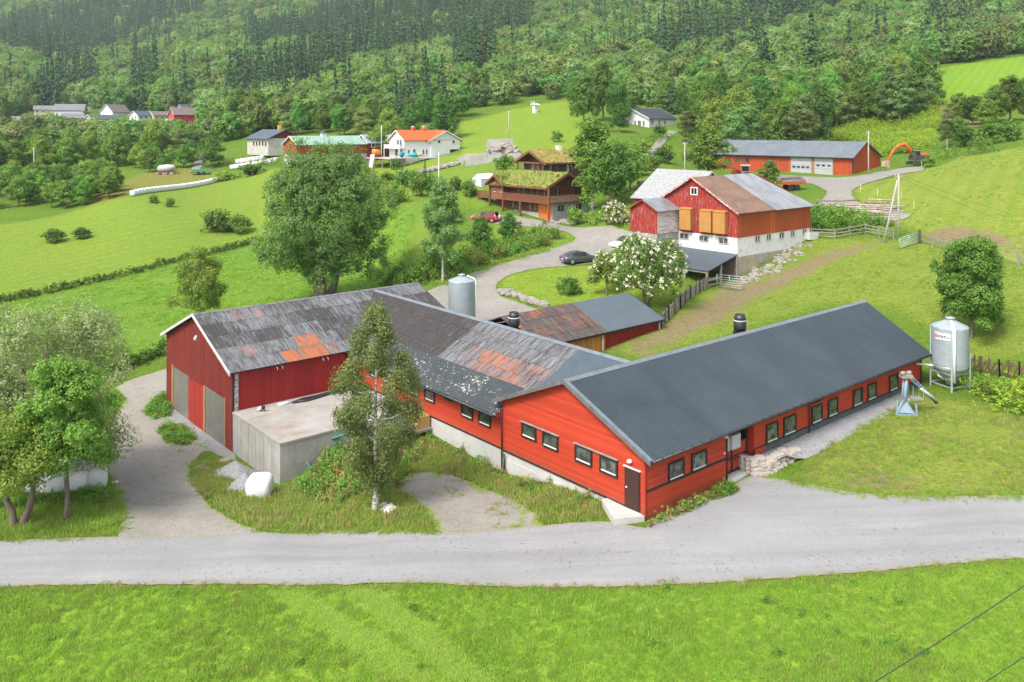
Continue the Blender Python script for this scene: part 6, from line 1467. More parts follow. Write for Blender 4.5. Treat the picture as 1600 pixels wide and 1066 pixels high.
bbox(CARGLASS, 'cab_window', cb, (.2,1.26,2.4,.95,1.33,3.2)); bbox(CARGLASS, 'cab_window', cb, (.2,.27,2.4,.95,.34,3.2)); bbox(GREYBOX, 'cab_roof', cb, (-.02,.3,3.4,1.08,1.3,3.48))
bbox(EXO, 'engine_hood', ex, (-2.4,-1.28,2.2,-.3,1.28,2.75))
mb = MB(); mb.tube([(.9,-.2,1.9),(1.8,-.2,3.9),(3.2,-.2,4.9),(4.6,-.2,4.5),(6.0,-.2,3.5)], [.32,.42,.46,.38,.26], 4); mb.build('boom', EXO, ex)
mb = MB(); mb.tube([(5.3,-.2,4.3),(6.0,-.2,3.5),(7.6,-.2,.95)], [.2,.34,.22], 4); mb.build('stick', EXO, ex)
mb = MB(); mb.tube([(2.2,-.2,3.2),(5.0,-.2,4.6)], .12, 8); mb.build('ram', RIM, ex)
mb = MB(); mb.prism([(7.4,-.85,1.1),(8.6,-.85,1.0),(8.8,-.85,-.2),(8.2,-.85,-.6),(7.5,-.85,-.2)], (0,1.3,0)); mb.build('bucket', BUCK, ex)
# timber trailer
p = GD(1236, 147); tr = thing('timber_trailer', 'orange farm trailer loaded with old timber by the small conifer', 'trailer', p+Vector((0,0,.1)), PI+.12)
bbox(mat('faded_orange_red', (.34,.075,.03), [((.24,.06,.03), 3, .45, .65)], .7), 'bed', tr, (-2.2,-1.1,1.0,2.2,1.1,1.2), (-2.2,-1.1,1.2,2.2,-1.02,1.5), (-2.2,1.02,1.2,2.2,1.1,1.5), (-2.2,-1.1,1.2,-2.12,1.1,1.7))
mb = MB()
for k in range(12): mb.beam((random.uniform(-2.6,-1.8), random.uniform(-.9,.9), 1.4+.09*k), (random.uniform(1.6,2.8), random.uniform(-.9,.9), 1.35+.09*k+random.uniform(-.2,.2)), .16, .12)
tag(mb.build('timber_load', PALEWOOD, None, None), 'load of grey old timber lying on the orange trailer', 'timber')
bpy.data.objects['timber_load'].location = tr.location; bpy.data.objects['timber_load'].rotation_euler = tr.rotation_euler
for x in (-.7, .5):
    for y in (-1.0, 1.0):
        mb = MB(); mb.tube([(x,y-.15,.5),(x,y+.15,.5)], .5, 14); mb.build('wheel', TYRE, tr)
mb = MB(); mb.beam((2.2,-.5,.8),(3.6,0,.6),.1); mb.beam((2.2,.5,.8),(3.6,0,.6),.1); mb.build('drawbar', EXO, tr)
# old tractor behind the ridge of the old barn
p = GD(1160, 163); tt = thing('tractor', 'old tractor with brown cab and red loader arms behind the old barn ridge', 'tractor', p+Vector((0,0,.1)), ROT+.6+PI/2)
bbox(EXG, 'chassis', tt, (-1.5,-.4,.7,2.0,.4,1.3)); bbox(DKRED, 'hood', tt, (.3,-.45,1.2,2.1,.45,1.9))
c = bbox(mat('brown_cab', (.20,.13,.10), [], .6), 'cab', tt, (-1.4,-.75,1.3,.3,.75,2.9)); bbox(GREYBOX, 'cab_roof', c, (-1.5,-.85,2.9,.4,.85,3.05)); bbox(CARGLASS, 'cab_window', c, (-1.2,-.78,1.9,.1,-.75,2.75), (-1.2,.75,1.9,.1,.78,2.75))
for x, r in ((-.9,.85),(1.6,.5)):
    for y in (-.85,.85):
        mb = MB(); mb.tube([(x,y-.22,r),(x,y+.22,r)], r, 16); mb.build('wheel', TYRE, tt)
mb = MB(); mb.tube([(.2,-.7,1.6),(2.0,-.7,2.6),(3.4,-.7,3.0)], .12, 6); mb.tube([(.2,.7,1.6),(2.0,.7,2.6),(3.4,.7,3.0)], .12, 6); mb.tube([(3.4,-.7,3.0),(3.4,.7,3.0)], .1, 6); mb.build('loader_arm', DKRED, tt)
# small dark tractor and green trailer by the left farm, mixer drum
p = GD(392, 226); t2 = thing('tractor', 'small dark tractor parked left of the green-roofed barn', 'tractor', p, .6)
bbox(EXG, 'body', t2, (-1.2,-.5,.5,1.6,.5,1.5)); bbox(CARGLASS, 'cab', t2, (-1.1,-.65,1.5,.3,.65,2.7)); bbox(EXG, 'cab_roof', t2, (-1.2,-.7,2.7,.4,.7,2.85))
for x, r in ((-.8,.8),(1.3,.5)):
    for y in (-.8,.8):
        mb = MB(); mb.tube([(x,y-.2,r),(x,y+.2,r)], r, 14); mb.build('wheel', TYRE, t2)
p = GD(314, 240); t3 = thing('green_trailer', 'low green trailer standing beside the field track', 'trailer', p, .3)
bbox(mat('green_paint', (.05,.25,.13), [], .5), 'bed', t3, (-2.6,-1.1,.7,2.6,1.1,1.5))
for x in (-.6,.7):
    for y in (-1,1):
        mb = MB(); mb.tube([(x,y-.15,.45),(x,y+.15,.45)], .45, 12); mb.build('wheel', TYRE, t3)
p = GD(260, 240); t4 = thing('mixer_drum', 'grey and brown mixer drum standing on a stone heap in the field', 'drum', p, .2)
mb = MB(); mb.tube([(-2.4,0,1.5),(-1.8,0,1.6),(0,0,1.7),(1.5,0,1.9),(2.3,0,2.2)], [.5,.95,1.15,.8,.45], 14); mb.build('drum', GREYBOX, t4)
bbox(mat('rusty_frame', (.22,.10,.06), [], .8), 'frame', t4, (-2.2,-.8,.2,2.0,.8,.6)); mb = MB()
for k in range(14): mb.blob((random.uniform(-3,2.6), random.uniform(-1.4,1.0), .1), random.uniform(.3,.6), 7, 5, .2, seed=k)
tag(mb.build('stone_heap', STONE, None, t4.location), 'low heap of stones under the mixer drum', 'stones')

# ---------------------------------------------------------------- wrapped bales
def bale_mesh(seed, r=.62, L=1.2, up=False):
    mb = MB(); mb.blob((0,0,L/2 if up else r), (r,r,L/2) if up else (r,L/2,r), 16, 10, .025, .55, seed=seed); mb.sf = [True]*len(mb.sf); return mb.mesh('wrapped_bale', WRAP)
BM = [bale_mesh(s) for s in range(3)]; BU = [bale_mesh(s, .66, 1.25, True) for s in range(3)]
def bale(label, p, group=None, rz=0, up=False, k=0, s=1.0):
    o = put('wrapped_bale', (BU if up else BM)[k % 3], None, p, (random.uniform(-.04,.04), random.uniform(-.04,.04), rz), s); return tag(o, label, 'bale', group)
p = G(406, 776); bale('single white bale standing on the grass before the slurry tank', p-Vector((0,0,.12)), up=True, s=1.18)
a, b = G(206, 307), G(342, 283); n = 30
for i in range(n):
    q = a.lerp(b, (i+.5)/n); q.z = H(q.x, q.y)-.05
    ang = math.atan2((b-a).y, (b-a).x); bale('white wrapped bale in the long straight row along the hay field', q, 'white bales in the long row', ang-PI/2+random.uniform(-.03,.03), k=i, s=(1.05, (b-a).length/n/1.2*1.06, 1.05))
for i in range(22):
    lay = i//13; u = 362+74*((i % 13)+.5*lay+random.random()*.3)/13 if lay == 0 else 372+40*((i-13)+random.random()*.4)/9
    q = GD(u, 244+2*lay); bale('white wrapped bale in the heap before the dark roofed barn', q+Vector((0,0,1.05*lay)), 'white bales heaped by the dark barn', random.uniform(0,3), k=i, s=1.1)
for i, (u, v, lay) in enumerate(((4,768,0),(30,770,0),(57,770,0),(86,770,0),(117,768,0),(149,762,0),(18,742,0),(50,742,0),(80,742,0),(112,740,0),(140,738,0),(44,768,1),(72,768,1),(104,768,1),(18,768,1),(128,764,1),(30,742,1),(62,742,1),(96,740,1))):
    q = G(u, v); bale('white wrapped bale in the pile behind the roadside trees', q+Vector((0,0,1.15*lay-.05)), 'white bales behind the roadside trees', random.uniform(-.2,.2)+.3, k=i, s=1.12, up=(i % 3 == 0 and lay == 0))
mb = MB(); mb.tube([G(164,756)+Vector((0,0,.06)), G(174,757)+Vector((0,0,.08)), G(184,755)+Vector((0,0,.06))], [.05,.08,.12], 6); tag(mb.build('wrap_scrap', WRAP), 'torn strip of white wrap lying on the gravel by the bales', 'plastic scrap')

# ---------------------------------------------------------------- heaps, stones, walls
def heap(label, u, v, r, h, seed, name='gravel_heap'):
    c = G(u, v); rn = random.Random(seed); mb = MB(); N_, M_ = 40, 14; mb.smooth = True
    ctr = mb.vert((0,0,h)); prev = None
    rings = []
    for k in range(1, M_+1):
        f = k/M_; ring = []
        for i in range(N_):
            a = 2*PI*i/N_; rr = r*f*(1+.12*math.sin(2*a+seed)+.05*math.sin(5*a)); z = h*(1-f)**1.15+rn.uniform(-.035,.035)
            x, y = rr*math.cos(a), rr*math.sin(a); ring.append(mb.vert((x, y, z+H(c.x+x, c.y+y)-c.z-(.12 if k == M_ else 0))))
        rings.append(ring)
    for i in range(N_):
        l = (i+1) % N_; mb.face((ctr, rings[0][i], rings[0][l]))
        for k in range(M_-1): mb.face((rings[k][i], rings[k+1][i], rings[k+1][l], rings[k][l]))
    return tag(mb.build(name, GRIT, None, c), label, 'gravel')
heap('grey gravel heap at the corner of the tank, the one further back', 368, 742, 1.5, .95, 2)
heap('grey gravel heap at the corner of the tank, the one beside the bale', 384, 762, 1.35, 1.0, 5)
def stones(name, label, cat, pts, r0, r1, m, seed=0, sq=.6, squash=.7, per=1, spread=0):
    rn = random.Random(seed); mb = MB(); o = Vector(pts[0])
    for p in pts:
        for k in range(per):
            q = Vector(p)+Vector((rn.uniform(-spread,spread), rn.uniform(-spread,spread), 0))
            if spread: q.z = H(q.x, q.y)+(p.z-H(p.x, p.y))
            r = rn.uniform(r0, r1); mb.blob(q-o, (r*rn.uniform(.8,1.3), r*rn.uniform(.8,1.2), r*squash), 8, 6, .16, sq, seed=rn.randint(0,9999))
    return tag(mb.build(name, m, None, o), label, cat)
# retaining wall of pale blocks with its gravel bed along the barn
A = [(1181,743),(1192,742),(1205,737),(1218,729),(1231,720),(1243,712),(1254,704)]
mb = MB(); rn = random.Random(3); ctr = G(1181, 743)
for lay in range(4):
    for i in range(13-lay*2):
        f = (i+.5*(lay % 2)+.2)/13; k = f*(len(A)-1); j = min(int(k), len(A)-2); u = A[j][0]+(A[j+1][0]-A[j][0])*(k-j); v = A[j][1]+(A[j+1][1]-A[j][1])*(k-j)
        q = G(u, v); top = .78-.05*i*.5; z = .12+.23*lay
        if z > top+.1: continue
        mb.blob(q-ctr+E2*.12*lay+Vector((0,0,z-.06)), (rn.uniform(.24,.44), rn.uniform(.22,.32), rn.uniform(.13,.20)), 8, 6, .12, .45, seed=rn.randint(0,999))
for lay in range(4):
    for i in range(4): mb.blob(E2*(.35*i+.1)+Vector((0,0,.1+.23*lay)), (.26,.2,.14), 8, 6, .12, .45, seed=rn.randint(0,999))
tag(mb.build('retaining_wall', STONEW, None, ctr), 'low dry wall of pale pinkish blocks beside the barn door', 'stone wall')
W_ = [tuple((Vector((6.86,43.3,0))+E1*x+E2*y)[:2]) for x, y in ((9.9,.1),(9.9,-1.0),(11.5,-1.3),(14,-1.55),(17,-1.6),(21,-1.5),(25,-1.5),(27.5,-1.2),(28,.1))]
def bed(name, m):
    P2 = np.array(W_); lo, hi = P2.min(0), P2.max(0); gx, gy = np.meshgrid(np.arange(lo[0],hi[0],.3), np.arange(lo[1],hi[1],.3)); gx, gy = gx.ravel(), gy.ravel()
    out = []
    for i in range(len(P2)):
        for k in range(8): out.append(P2[i]+(P2[(i+1) % len(P2)]-P2[i])*k/8+rng.normal(0,.03,2))
    out = np.array(out); s = sdist(gx, gy, out); k = s > .12; ne = len(out)
    r = delaunay_2d_cdt([Vector(p) for p in out]+[Vector((a,b)) for a,b in zip(gx[k],gy[k])], [(i,(i+1) % ne) for i in range(ne)], [list(range(ne))], 1, 1e-4)
    vv = np.array([tuple(p) for p in r[0]]); T = np.array([f for f in r[2] if len(f) == 3])
    loc = (vv-np.array([6.86,43.3])); lx = loc@np.array(E1[:2]); ly = loc@np.array(E2[:2]); g = hgt(vv[:,0], vv[:,1])
    e = sdist(vv[:,0], vv[:,1], out); wq = np.clip((lx-11.0)/1.8, 0, 1); k2 = np.where(ly > -.4, 1, (1-wq)+wq*np.clip(e/1.1, 0, 1)); z = g-.02+np.maximum(.05, .64-g)*k2*(.9+.1*np.sin(lx*3))
    a = vv[T[:,1]]-vv[T[:,0]]; b = vv[T[:,2]]-vv[T[:,0]]; fl = a[:,0]*b[:,1]-a[:,1]*b[:,0] < 0; T[fl] = T[fl][:, ::-1]
    tag(put(name, npmesh(name, np.column_stack([vv, z]), T, m, None, True)), kind='structure')
bed('gravel_bed', GRIT)
pts = [G(786+i*6.2, 456+abs(i-3)*.4+i*2.05)+Vector((0,0,.15)) for i in range(11)]
stones('lawn_edge_wall', 'row of grey stones edging the lawn by the gravel yard', 'stone wall', pts, .16, .34, STONE, 4, per=7, spread=.5)
stones('rubble', 'loose rubble stones at the foot of the old barn side wall', 'stones', [G(u, v)+Vector((0,0,.05)) for u, v in ((1165,440),(1172,432),(1180,427),(1176,438),(1190,430),(1196,421),(1205,424),(1186,420),(1210,412),(1220,402),(1232,396),(1245,390),(1226,408),(1240,398),(1252,384),(1215,418))], .12, .34, STONE, 6, per=7, spread=1.0)
stones('stone_heap', 'tall heap of pale stones above the greenhouse', 'stones', [GD(u, 196)+Vector((0,0,h)) for u, h in ((757,.3),(766,.8),(772,1.6),(778,2.2),(785,1.9),(792,1.2),(800,.5),(775,.6),(787,.6))], .6, 1.0, STONE, 7, per=9, spread=1.6)
bbox_ = MB(); bbox_.hexa([(-3.2,-1,-1),(3.2,-1,-1),(3.2,1,-1),(-3.2,1,-1)], [(-3,-.9,1.0),(3,-.9,1.2),(3,.9,1.2),(-3,.9,1.0)]); tag(bbox_.build('concrete_block', CONC, None, GD(781, 198)+Vector((0,0,2.6))), 'pale flat slab on top of the tall stone heap', 'slab')
mb = MB(); mb.hexa([(-7,-.5,-2),(5,-.5,-2),(5,.5,-2),(-7,.5,-2)], [(-7,-.4,1.3),(5,-.4,1.9),(5,.5,1.9),(-7,.5,1.3)]); q = mb.build('concrete_wall', CONC, None, GD(778, 183)); tag(q, 'grey concrete wall below the tall stone heap', 'wall')
stones('garden_wall', 'long low stone wall below the white house', 'stone wall', [GD(u, d)+Vector((0,0,h)) for u, d, h in ((632,182,.4),(640,182,.5),(652,184,.5),(664,186,.5),(676,188,.5),(688,190,.5),(700,192,.5),(712,193,.4),(724,194,.3))], .5, .85, STONE, 8, per=7, spread=1.5)
stones('garden_steps', 'stone steps and rocks in the rockery right of the orange garage door', 'stones', [GD(u, d)+Vector((0,0,.1)) for u, d in ((868,131),(876,131),(884,132),(893,130),(902,129),(912,129),(880,134),(890,134),(922,128),(932,127))], .25, .6, STONE, 9, per=3, spread=.8, squash=.5)
stones('boulder', 'single round boulder on the grass left of the old barn', 'boulder', [GD(1003, 142)+Vector((0,0,.3))], 1.0, 1.1, STONE, 12)
stones('birch_stones', 'few white stones at the foot of the front birch', 'stones', [G(u, v)+Vector((0,0,.05)) for u, v in ((596,795),(604,799),(612,797),(606,793))], .12, .28, WHITE, 13, per=3, spread=.3)
stones('field_stones', 'flat grey stones on the grass at the tank corner', 'stones', [G(u, v)+Vector((0,0,.02)) for u, v in ((312,733),(352,721),(262,628),(258,622))], .3, .5, STONE, 14, squash=.3)
# white trough
q = GD(1268, 105.2); tb = thing('water_trough', 'white bathtub used as a cattle trough at the barn corner', 'trough', q, ROT-.1)
mb = MB(); P_ = lambda s, z: [(-1.0*s,-.45*s,z),(1.0*s,-.45*s,z),(1.0*s,.45*s,z),(-1.0*s,.45*s,z)]
i0 = [mb.vert(p) for p in P_(.8,.02)]; i1 = [mb.vert(p) for p in P_(1.0,.85)]; i2 = [mb.vert(p) for p in P_(.88,.85)]; i3 = [mb.vert(p) for p in P_(.75,.35)]
for r0_, r1_ in ((i0,i1),(i1,i2),(i2,i3)):
    for k in range(4): mb.face((r0_[k], r0_[(k+1)%4], r1_[(k+1)%4], r1_[k]))
mb.face(i0[::-1]); mb.face(i3); mb.build('tub', WHITE, tb)
# log pile
a, b = G(1292, 330), G(1412, 334); logs = []
LOGM = mat('weathered_log', (.42,.37,.33), [((.26,.20,.16), 3, .42, .6, (1,1,.4)), ((.38,.22,.15), 2, .6, .75)], .9); LOGM2 = mat('barked_log', (.18,.13,.10), [((.32,.27,.23), 3, .5, .65)], .95)
rn = random.Random(31)
for i in range(64):
    u = rn.uniform(1298, 1400); v = rn.uniform(321, 341); q = G(u, v); L_ = rn.uniform(2.5, 7.5); an = math.radians(-8+rn.gauss(0, 12)); r_ = rn.uniform(.07,.16)
    zz = r_+(rn.random()**2)*.75
    mb = MB(); mb.tube([Vector((-L_/2,0,0)), Vector((0,rn.uniform(-.1,.1),rn.uniform(-.05,.05))), Vector((L_/2,0,rn.uniform(-.25,.25)))], [r_, r_*.9, r_*.75], 7)
    o = mb.build('log', LOGM if rn.random() < .7 else LOGM2, None, q+Vector((0,0,zz+.05))); o.rotation_euler = (0,0,an); tag(o, 'weathered log in the long untidy pile behind the old barn', 'log', 'logs of the long untidy pile')

# ---------------------------------------------------------------- fences and gates
def fence(name, label, pts, rails, ph, every, m, post=.12, rh=.11, pm=None, spacing=2.2, lean=0):
    P = [G(u, v) for u, v in pts]; o = P[0]; t = thing(name, label, 'fence', o)
    for i in range(len(P)-1):
        n = max(1, round((P[i+1]-P[i]).length/spacing))
        for k in range(n+(i == len(P)-2)):
            q = P[i].lerp(P[i+1], k/n); q.z = H(q.x, q.y); q -= o
            mb = MB(); mb.beam((q.x,q.y,q.z-.3), (q.x+random.uniform(-.05,.05),q.y+random.uniform(-.05,.05),q.z+ph), post, post); mb.build('post', pm or m, t)
        for h in rails:
            mb = MB(); q0, q1 = P[i]-o, P[i+1]-o; mb.beam(q0+Vector((0,-.07,h+random.uniform(-.03,.03))), q1+Vector((0,-.07,h+random.uniform(-.05,.05))), .04, rh); mb.build('rail', m, t)
    return t
fence('board_fence', 'grey board fence between the old barn and the log pile', [(1268,372),(1304,374),(1352,366),(1396,374)], (.35,.75,1.15), 1.35, 1, PALEWOOD)
fence('rail_fence', 'two-rail fence along the upper edge of the pasture', [(1437,380),(1478,394),(1540,404),(1592,416),(1680,436)], (.5,1.05), 1.25, 1, PALEWOOD, .16, .12, spacing=3.2)
def gate(label, p, q, h, n, m):
    t = thing('field_gate', label, 'gate', p); d = q-p; d.z = q.z-p.z
    for k in range(n):
        z = .25+(h-.25)*k/(n-1); mb = MB(); mb.tube([Vector((0,0,z)), d+Vector((0,0,z))], .032, 6); mb.build('rail', m, t)
    for f in (0, .5, 1): mb = MB(); mb.tube([d*f+Vector((0,0,.2)), d*f+Vector((0,0,h))], .035, 6); mb.build('upright', m, t)
    return t
gate('galvanised cattle gate hung beside the lean-to', G(1120, 450), G(1160, 455), 1.5, 6, GALV)
gate('galvanised field gate standing open beside the leaning utility pole', G(1405, 391), G(1436, 381), 1.35, 6, GALV)
mb = MB(); q = G(1437, 381); mb.beam((0,0,-.3),(0,0,1.6),.22); tag(mb.build('gate_post', DKWOOD, None, q), 'thick dark gate post at the corner of the rail fence', 'post')
def picket(name, label, pts, h, gap, m, lean, w=.09, pm=None):
    P = [G(u, v) for u, v in pts]; o = P[0]; t = thing(name, label, 'fence', o); mb = MB(); rails = MB(); rn = random.Random(9)
    for i in range(len(P)-1):
        d = P[i+1]-P[i]; L_ = d.length; dn = d.normalized(); n = int(L_/gap)
        for k in range(n):
            q = P[i].lerp(P[i+1], k/n); q.z = H(q.x, q.y); q -= o; hh = h*rn.uniform(.88,1.08)
            mb.beam(q+Vector((0,0,.05)), q+dn*lean*rn.uniform(.8,1.2)+Vector((0,0,hh)), w, .03, (dn.y,-dn.x,0))
        for z in (.35*h, .78*h): rails.beam(P[i]-o+Vector((0,0,z)), P[i+1]-o+Vector((0,0,z)), .05, .08)
        for k in range(max(2, int(L_/2))+1):
            q = P[i].lerp(P[i+1], k/max(2,int(L_/2))); q.z = H(q.x, q.y); q -= o
            pb = MB(); pb.beam(q+Vector((.05,-.08,-.3)), q+Vector((.05+rn.uniform(-.1,.1),-.08,h*1.15)), .11, .11); pb.build('post', pm or m, t)
    mb.build('picket_panel', m, t); rails.build('rail', m, t); return t
picket('picket_fence', 'grey leaning picket fence from the red shed up to the lean-to', [(1032,512),(1044,500),(1062,482),(1078,466),(1093,456),(1103,452)], 1.2, .2, PALEWOOD, .12, .12, DKWOOD)
picket('slanted_picket_fence', 'dark brown fence of slanted pickets right of the feed silo', [(1512,578),(1530,583),(1560,588),(1590,592),(1640,598)], 1.15, .34, mat('dark_brown_pickets', (.10,.065,.04), [((.16,.12,.08), 4, .5, .7)], .9), .55, .13)

# ---------------------------------------------------------------- poles and wires
POLEW = mat('grey_pole_wood', (.40,.37,.33), [((.28,.25,.22), 3, .4, .7, (1,1,.2))], .9)
WIRE = mat('cable', (.05,.05,.05), [], .6)
def pole(label, base, vtop, r=.13, m=None, name='utility_pole', cat='pole', arms=True):
    zt_ = CZ-(vtop-VH)/F*base.y; t = thing(name, label, cat, base); h = zt_-base.z
    mb = MB(); mb.tube([(0,0,-.5),(0,0,h)], [r, r*.75], 9); mb.build('shaft', m or POLEW, t)
    if arms:
        mb = MB(); mb.beam((-.5,0,h-.25),(.5,0,h-.25),.08); mb.build('crossarm', m or POLEW, t)
        for x in (-.42,.42): mb = MB(); mb.lathe([(.03,h-.22),(.05,h-.15),(.03,h-.05)], (x,0,0), 8); mb.build('insulator', GREYBOX, t)
    return t, Vector((base.x, base.y, zt_))
tA, pA = pole('leaning two-legged utility pole above the pasture gate', G(1404, 374), 272, .14)
mb = MB(); q = G(1380, 380)-tA.location; mb.tube([q-Vector((0,0,.3)), pA-tA.location-Vector((.15,0,.8))], [.13,.1], 9); mb.build('strut', POLEW, tA)
tB, pB = pole('slim utility pole in front of the orange garage gable', GD(1357, 162), 205, .14)
for u in (1372, 1377): mb = MB(); mb.tube([pB-tB.location-Vector((0,0,1)), GD(u, 166)-tB.location], .02, 4); mb.build('guy_wire', WIRE, tB)
tC, pC = pole('utility pole behind the slate roof of the old barn', GD(1070, 150), 222, .13)
tD, pD = pole('lone utility pole on the green hill field above the stone heap', GD(795, 226), 173, .15)
tE, pE = pole('pale utility pole before the trees at the far left', GD(53, 236), 231, .17)
for u in (1456, 1465): pole('tall pole of the pair standing on the bright upper field', GD(u, 250), 97, .16)
for o in list(SC.objects):
    if o.get('label') == 'tall pole of the pair standing on the bright upper field': o['group'] = 'pair of tall poles'
tF, pF = pole('white flagpole in the garden behind the road birch', GD(685.5, 122), 238, .06, WHITE, 'flagpole', 'flagpole', False)
tG, pG = pole('white flagpole left of the white house', GD(596, 228), 196, .09, WHITE, 'flagpole', 'flagpole', False)
for u, v, d in ((1344,300,0),(1371,306,0),(1390,265,0),(1440,262,0),(1428,327,0),(1409,312,0)):
    q = G(u, v); mb = MB(); mb.beam((0,0,-.1),(random.uniform(-.1,.1),0,1.1),.045); tag(mb.build('fence_stake', WHITE, None, q), 'thin white electric fence stake standing in the mown meadow', 'stake', 'white stakes in the meadow')
for k, u in enumerate(range(735, 920, 14)):
    q = GD(u, 250-abs(u-820)*.12) if u < 840 else GD(u, 262+(u-840)*.3); mb = MB(); mb.beam((0,0,-.1),(0,0,1.2),.08); tag(mb.build('fence_post', PALEWOOD, None, q), 'pale thin fence post crossing the green hill field', 'post', 'fence posts on the hill field')
def wire(label, p, q, sag, r=.012, name='overhead_wire'):
    mb = MB(); p, q = Vector(p), Vector(q); mb.tube([p.lerp(q, k/14)-Vector((0,0,sag*4*(k/14)*(1-k/14))) for k in range(15)], r, 5); return tag(mb.build(name, WIRE), label, 'wire')
wire('upper power line crossing the field in the lower right corner', ray(1260,1130,17.5), ray(1760,802,25), .15, .013)
wire('lower power line cutting the bottom right corner of the field', ray(1400,1150,17), ray(1760,910,24), .15, .012)
wire('wire from the two-legged pole to the pole by the garage', pA-Vector((.4,0,.2)), pC+Vector((.4,0,-.2)), .9, .014)
wire('upper wire running from the two-legged pole to the right', pA+Vector((.4,0,-.2)), ray(1720,378,100), .3, .014)
wire('lower wire running from the two-legged pole to the right', pA+Vector((.3,0,-.5)), ray(1720,402,98), .3, .014)
wire('wire from the garage pole towards the wood', pB, ray(1500,240,260), .8, .014)
wire('wire between the pole by the barn and the garage pole', pC, pB, 1.2, .014)

# ---------------------------------------------------------------- pale blue elevator beside the silo
q = onz(1413, 648, .42); el = thing('grain_elevator', 'pale blue crane-like farm elevator with a truss arm before the silo', 'farm machine', q, 0)
mb = MB()
for a, b in (((-.7,-.3,0),(.0,.0,1.1)),((.6,-.5,-.1),(.0,.0,1.1)),((.45,.6,0),(.0,.0,1.1)),((-.7,-.3,.12),(.6,-.5,.1)),((.6,-.5,.1),(.45,.6,.12)),((-.7,-.3,.12),(.45,.6,.12)),((.62,-.5,-.15),(.55,-.45,.9)),((-.55,-.1,.1),(-.5,.0,.95))): mb.beam(a, b, .11)
mb.prism([(-.5,-.35,.25),(.5,-.45,.2),(.1,-.1,.95)], (0,.1,0)); mb.build('base_frame', BLUEST, el)
mb = MB(); mb.tube([(0,0,.6),(.15,0,2.6)], [.15,.12], 8); mb.tube([(-.2,0,.5),(-.05,0,2.55)], .05, 6); mb.build('mast', BLUEST, el)
mb = MB(); mb.box(-.25,-.25,2.5,.5,.25,2.7); mb.tube([(-.3,-.1,2.8),(.0,-.1,2.85)], .14, 8); mb.tube([(.2,.1,2.75),(.5,.1,2.8)], .16, 8); mb.build('winch_head', PALEWOOD, el)
mb = MB()
s0, s1 = Vector((.35,0,2.45)), Vector((2.25,.6,.85))
for y in (-.18,.18): mb.beam(s0+Vector((0,y,.0)), s1+Vector((0,y,0)), .06); 
for y in (0,): mb.beam(s0+Vector((0,y,.30)), s1+Vector((0,y,.15)), .05)
for k in range(8):
    f = k/8; c = s0.lerp(s1, f); d = s0.lerp(s1, f+.1); mb.beam(c+Vector((0,-.18,0)), d+Vector((0,0,.27)), .03); mb.beam(c+Vector((0,.18,0)), d+Vector((0,0,.27)), .03)
mb.build('truss_arm', BLUEST, el)
mb = MB(); mb.tube([(1.2,.2,1.75),(1.9,.5,1.2),(2.5,.6,.62)], .13, 8); mb.build('chute_hose', HOSE, el); mb = MB(); mb.tube([(1.15,.05,1.75),(2.45,.45,.75)], .10, 8); mb.build('chute', GREYBOX, el)
mb = MB(); mb.box(.45,-.3,1.05,1.15,.35,1.15); mb.build('seat', PALEWOOD, el); mb = MB()
for x, y in ((.45,-.3),(1.15,-.3),(1.15,.35),(.45,.35)): mb.beam((x,y,1.1),(x,y,2.0),.035)
mb.build('seat_frame', BLUEST, el)

# ---------------------------------------------------------------- the person beside the red car
SKIN = mat('skin', (.50,.30,.22), [], .6); SHIRT = mat('light_blue_shirt', (.42,.56,.68), [], .8); TROUS = mat('dark_trousers', (.03,.035,.05), [], .85); HAIR = mat('grey_hair', (.30,.26,.22), [], .8)
q = GD(780.5, 133.4); pe = thing('person', 'person in a light blue top and dark trousers standing by the red car', 'person', q, math.radians(200))
def skin_body(name, verts, edges, radii, m, parent, root=0, sub=1):
    me = bpy.data.meshes.new(name); me.from_pydata(verts, edges, []); o = put(name, me, parent)
    md = o.modifiers.new('skin', 'SKIN'); md.use_smooth_shade = True
    if not me.skin_vertices: 
        bm_ = bmesh.new(); bm_.from_mesh(me); bm_.verts.layers.skin.verify(); bm_.to_mesh(me); bm_.free()
    for i, r_ in enumerate(radii): me.skin_vertices[0].data[i].radius = (r_, r_)
    me.skin_vertices[0].data[root].use_root = True
    sd = o.modifiers.new('sub', 'SUBSURF'); sd.levels = sd.render_levels = sub; me.materials.append(m)
    dg = bpy.context.evaluated_depsgraph_get(); m2 = bpy.data.meshes.new_from_object(o.evaluated_get(dg)); o.modifiers.clear(); o.data = m2; return o
V_ = [(0,0,.95),(0,0,1.2),(0,0,1.42),(0,.01,1.52),(.02,0,1.62),(.02,0,1.70), (0,.10,.90),(.04,.12,.50),(-.02,.12,.09),(.13,.13,.05), (0,-.10,.90),(-.03,-.12,.50),(-.06,-.12,.09),(.09,-.13,.05), (0,.20,1.40),(.03,.27,1.12),(.16,.24,.90),(.20,.23,.82), (0,-.20,1.40),(.02,-.27,1.12),(.12,-.25,.88),(.15,-.245,.80)]
E_ = [(0,1),(1,2),(2,3),(3,4),(4,5),(0,6),(6,7),(7,8),(8,9),(0,10),(10,11),(11,12),(12,13),(2,14),(14,15),(15,16),(16,17),(2,18),(18,19),(19,20),(20,21)]
body = skin_body('body', V_, E_, [.15,.145,.13,.055,.095,.085,.095,.065,.045,.04,.095,.065,.045,.04,.065,.05,.038,.04,.065,.05,.038,.04], SKIN, pe)
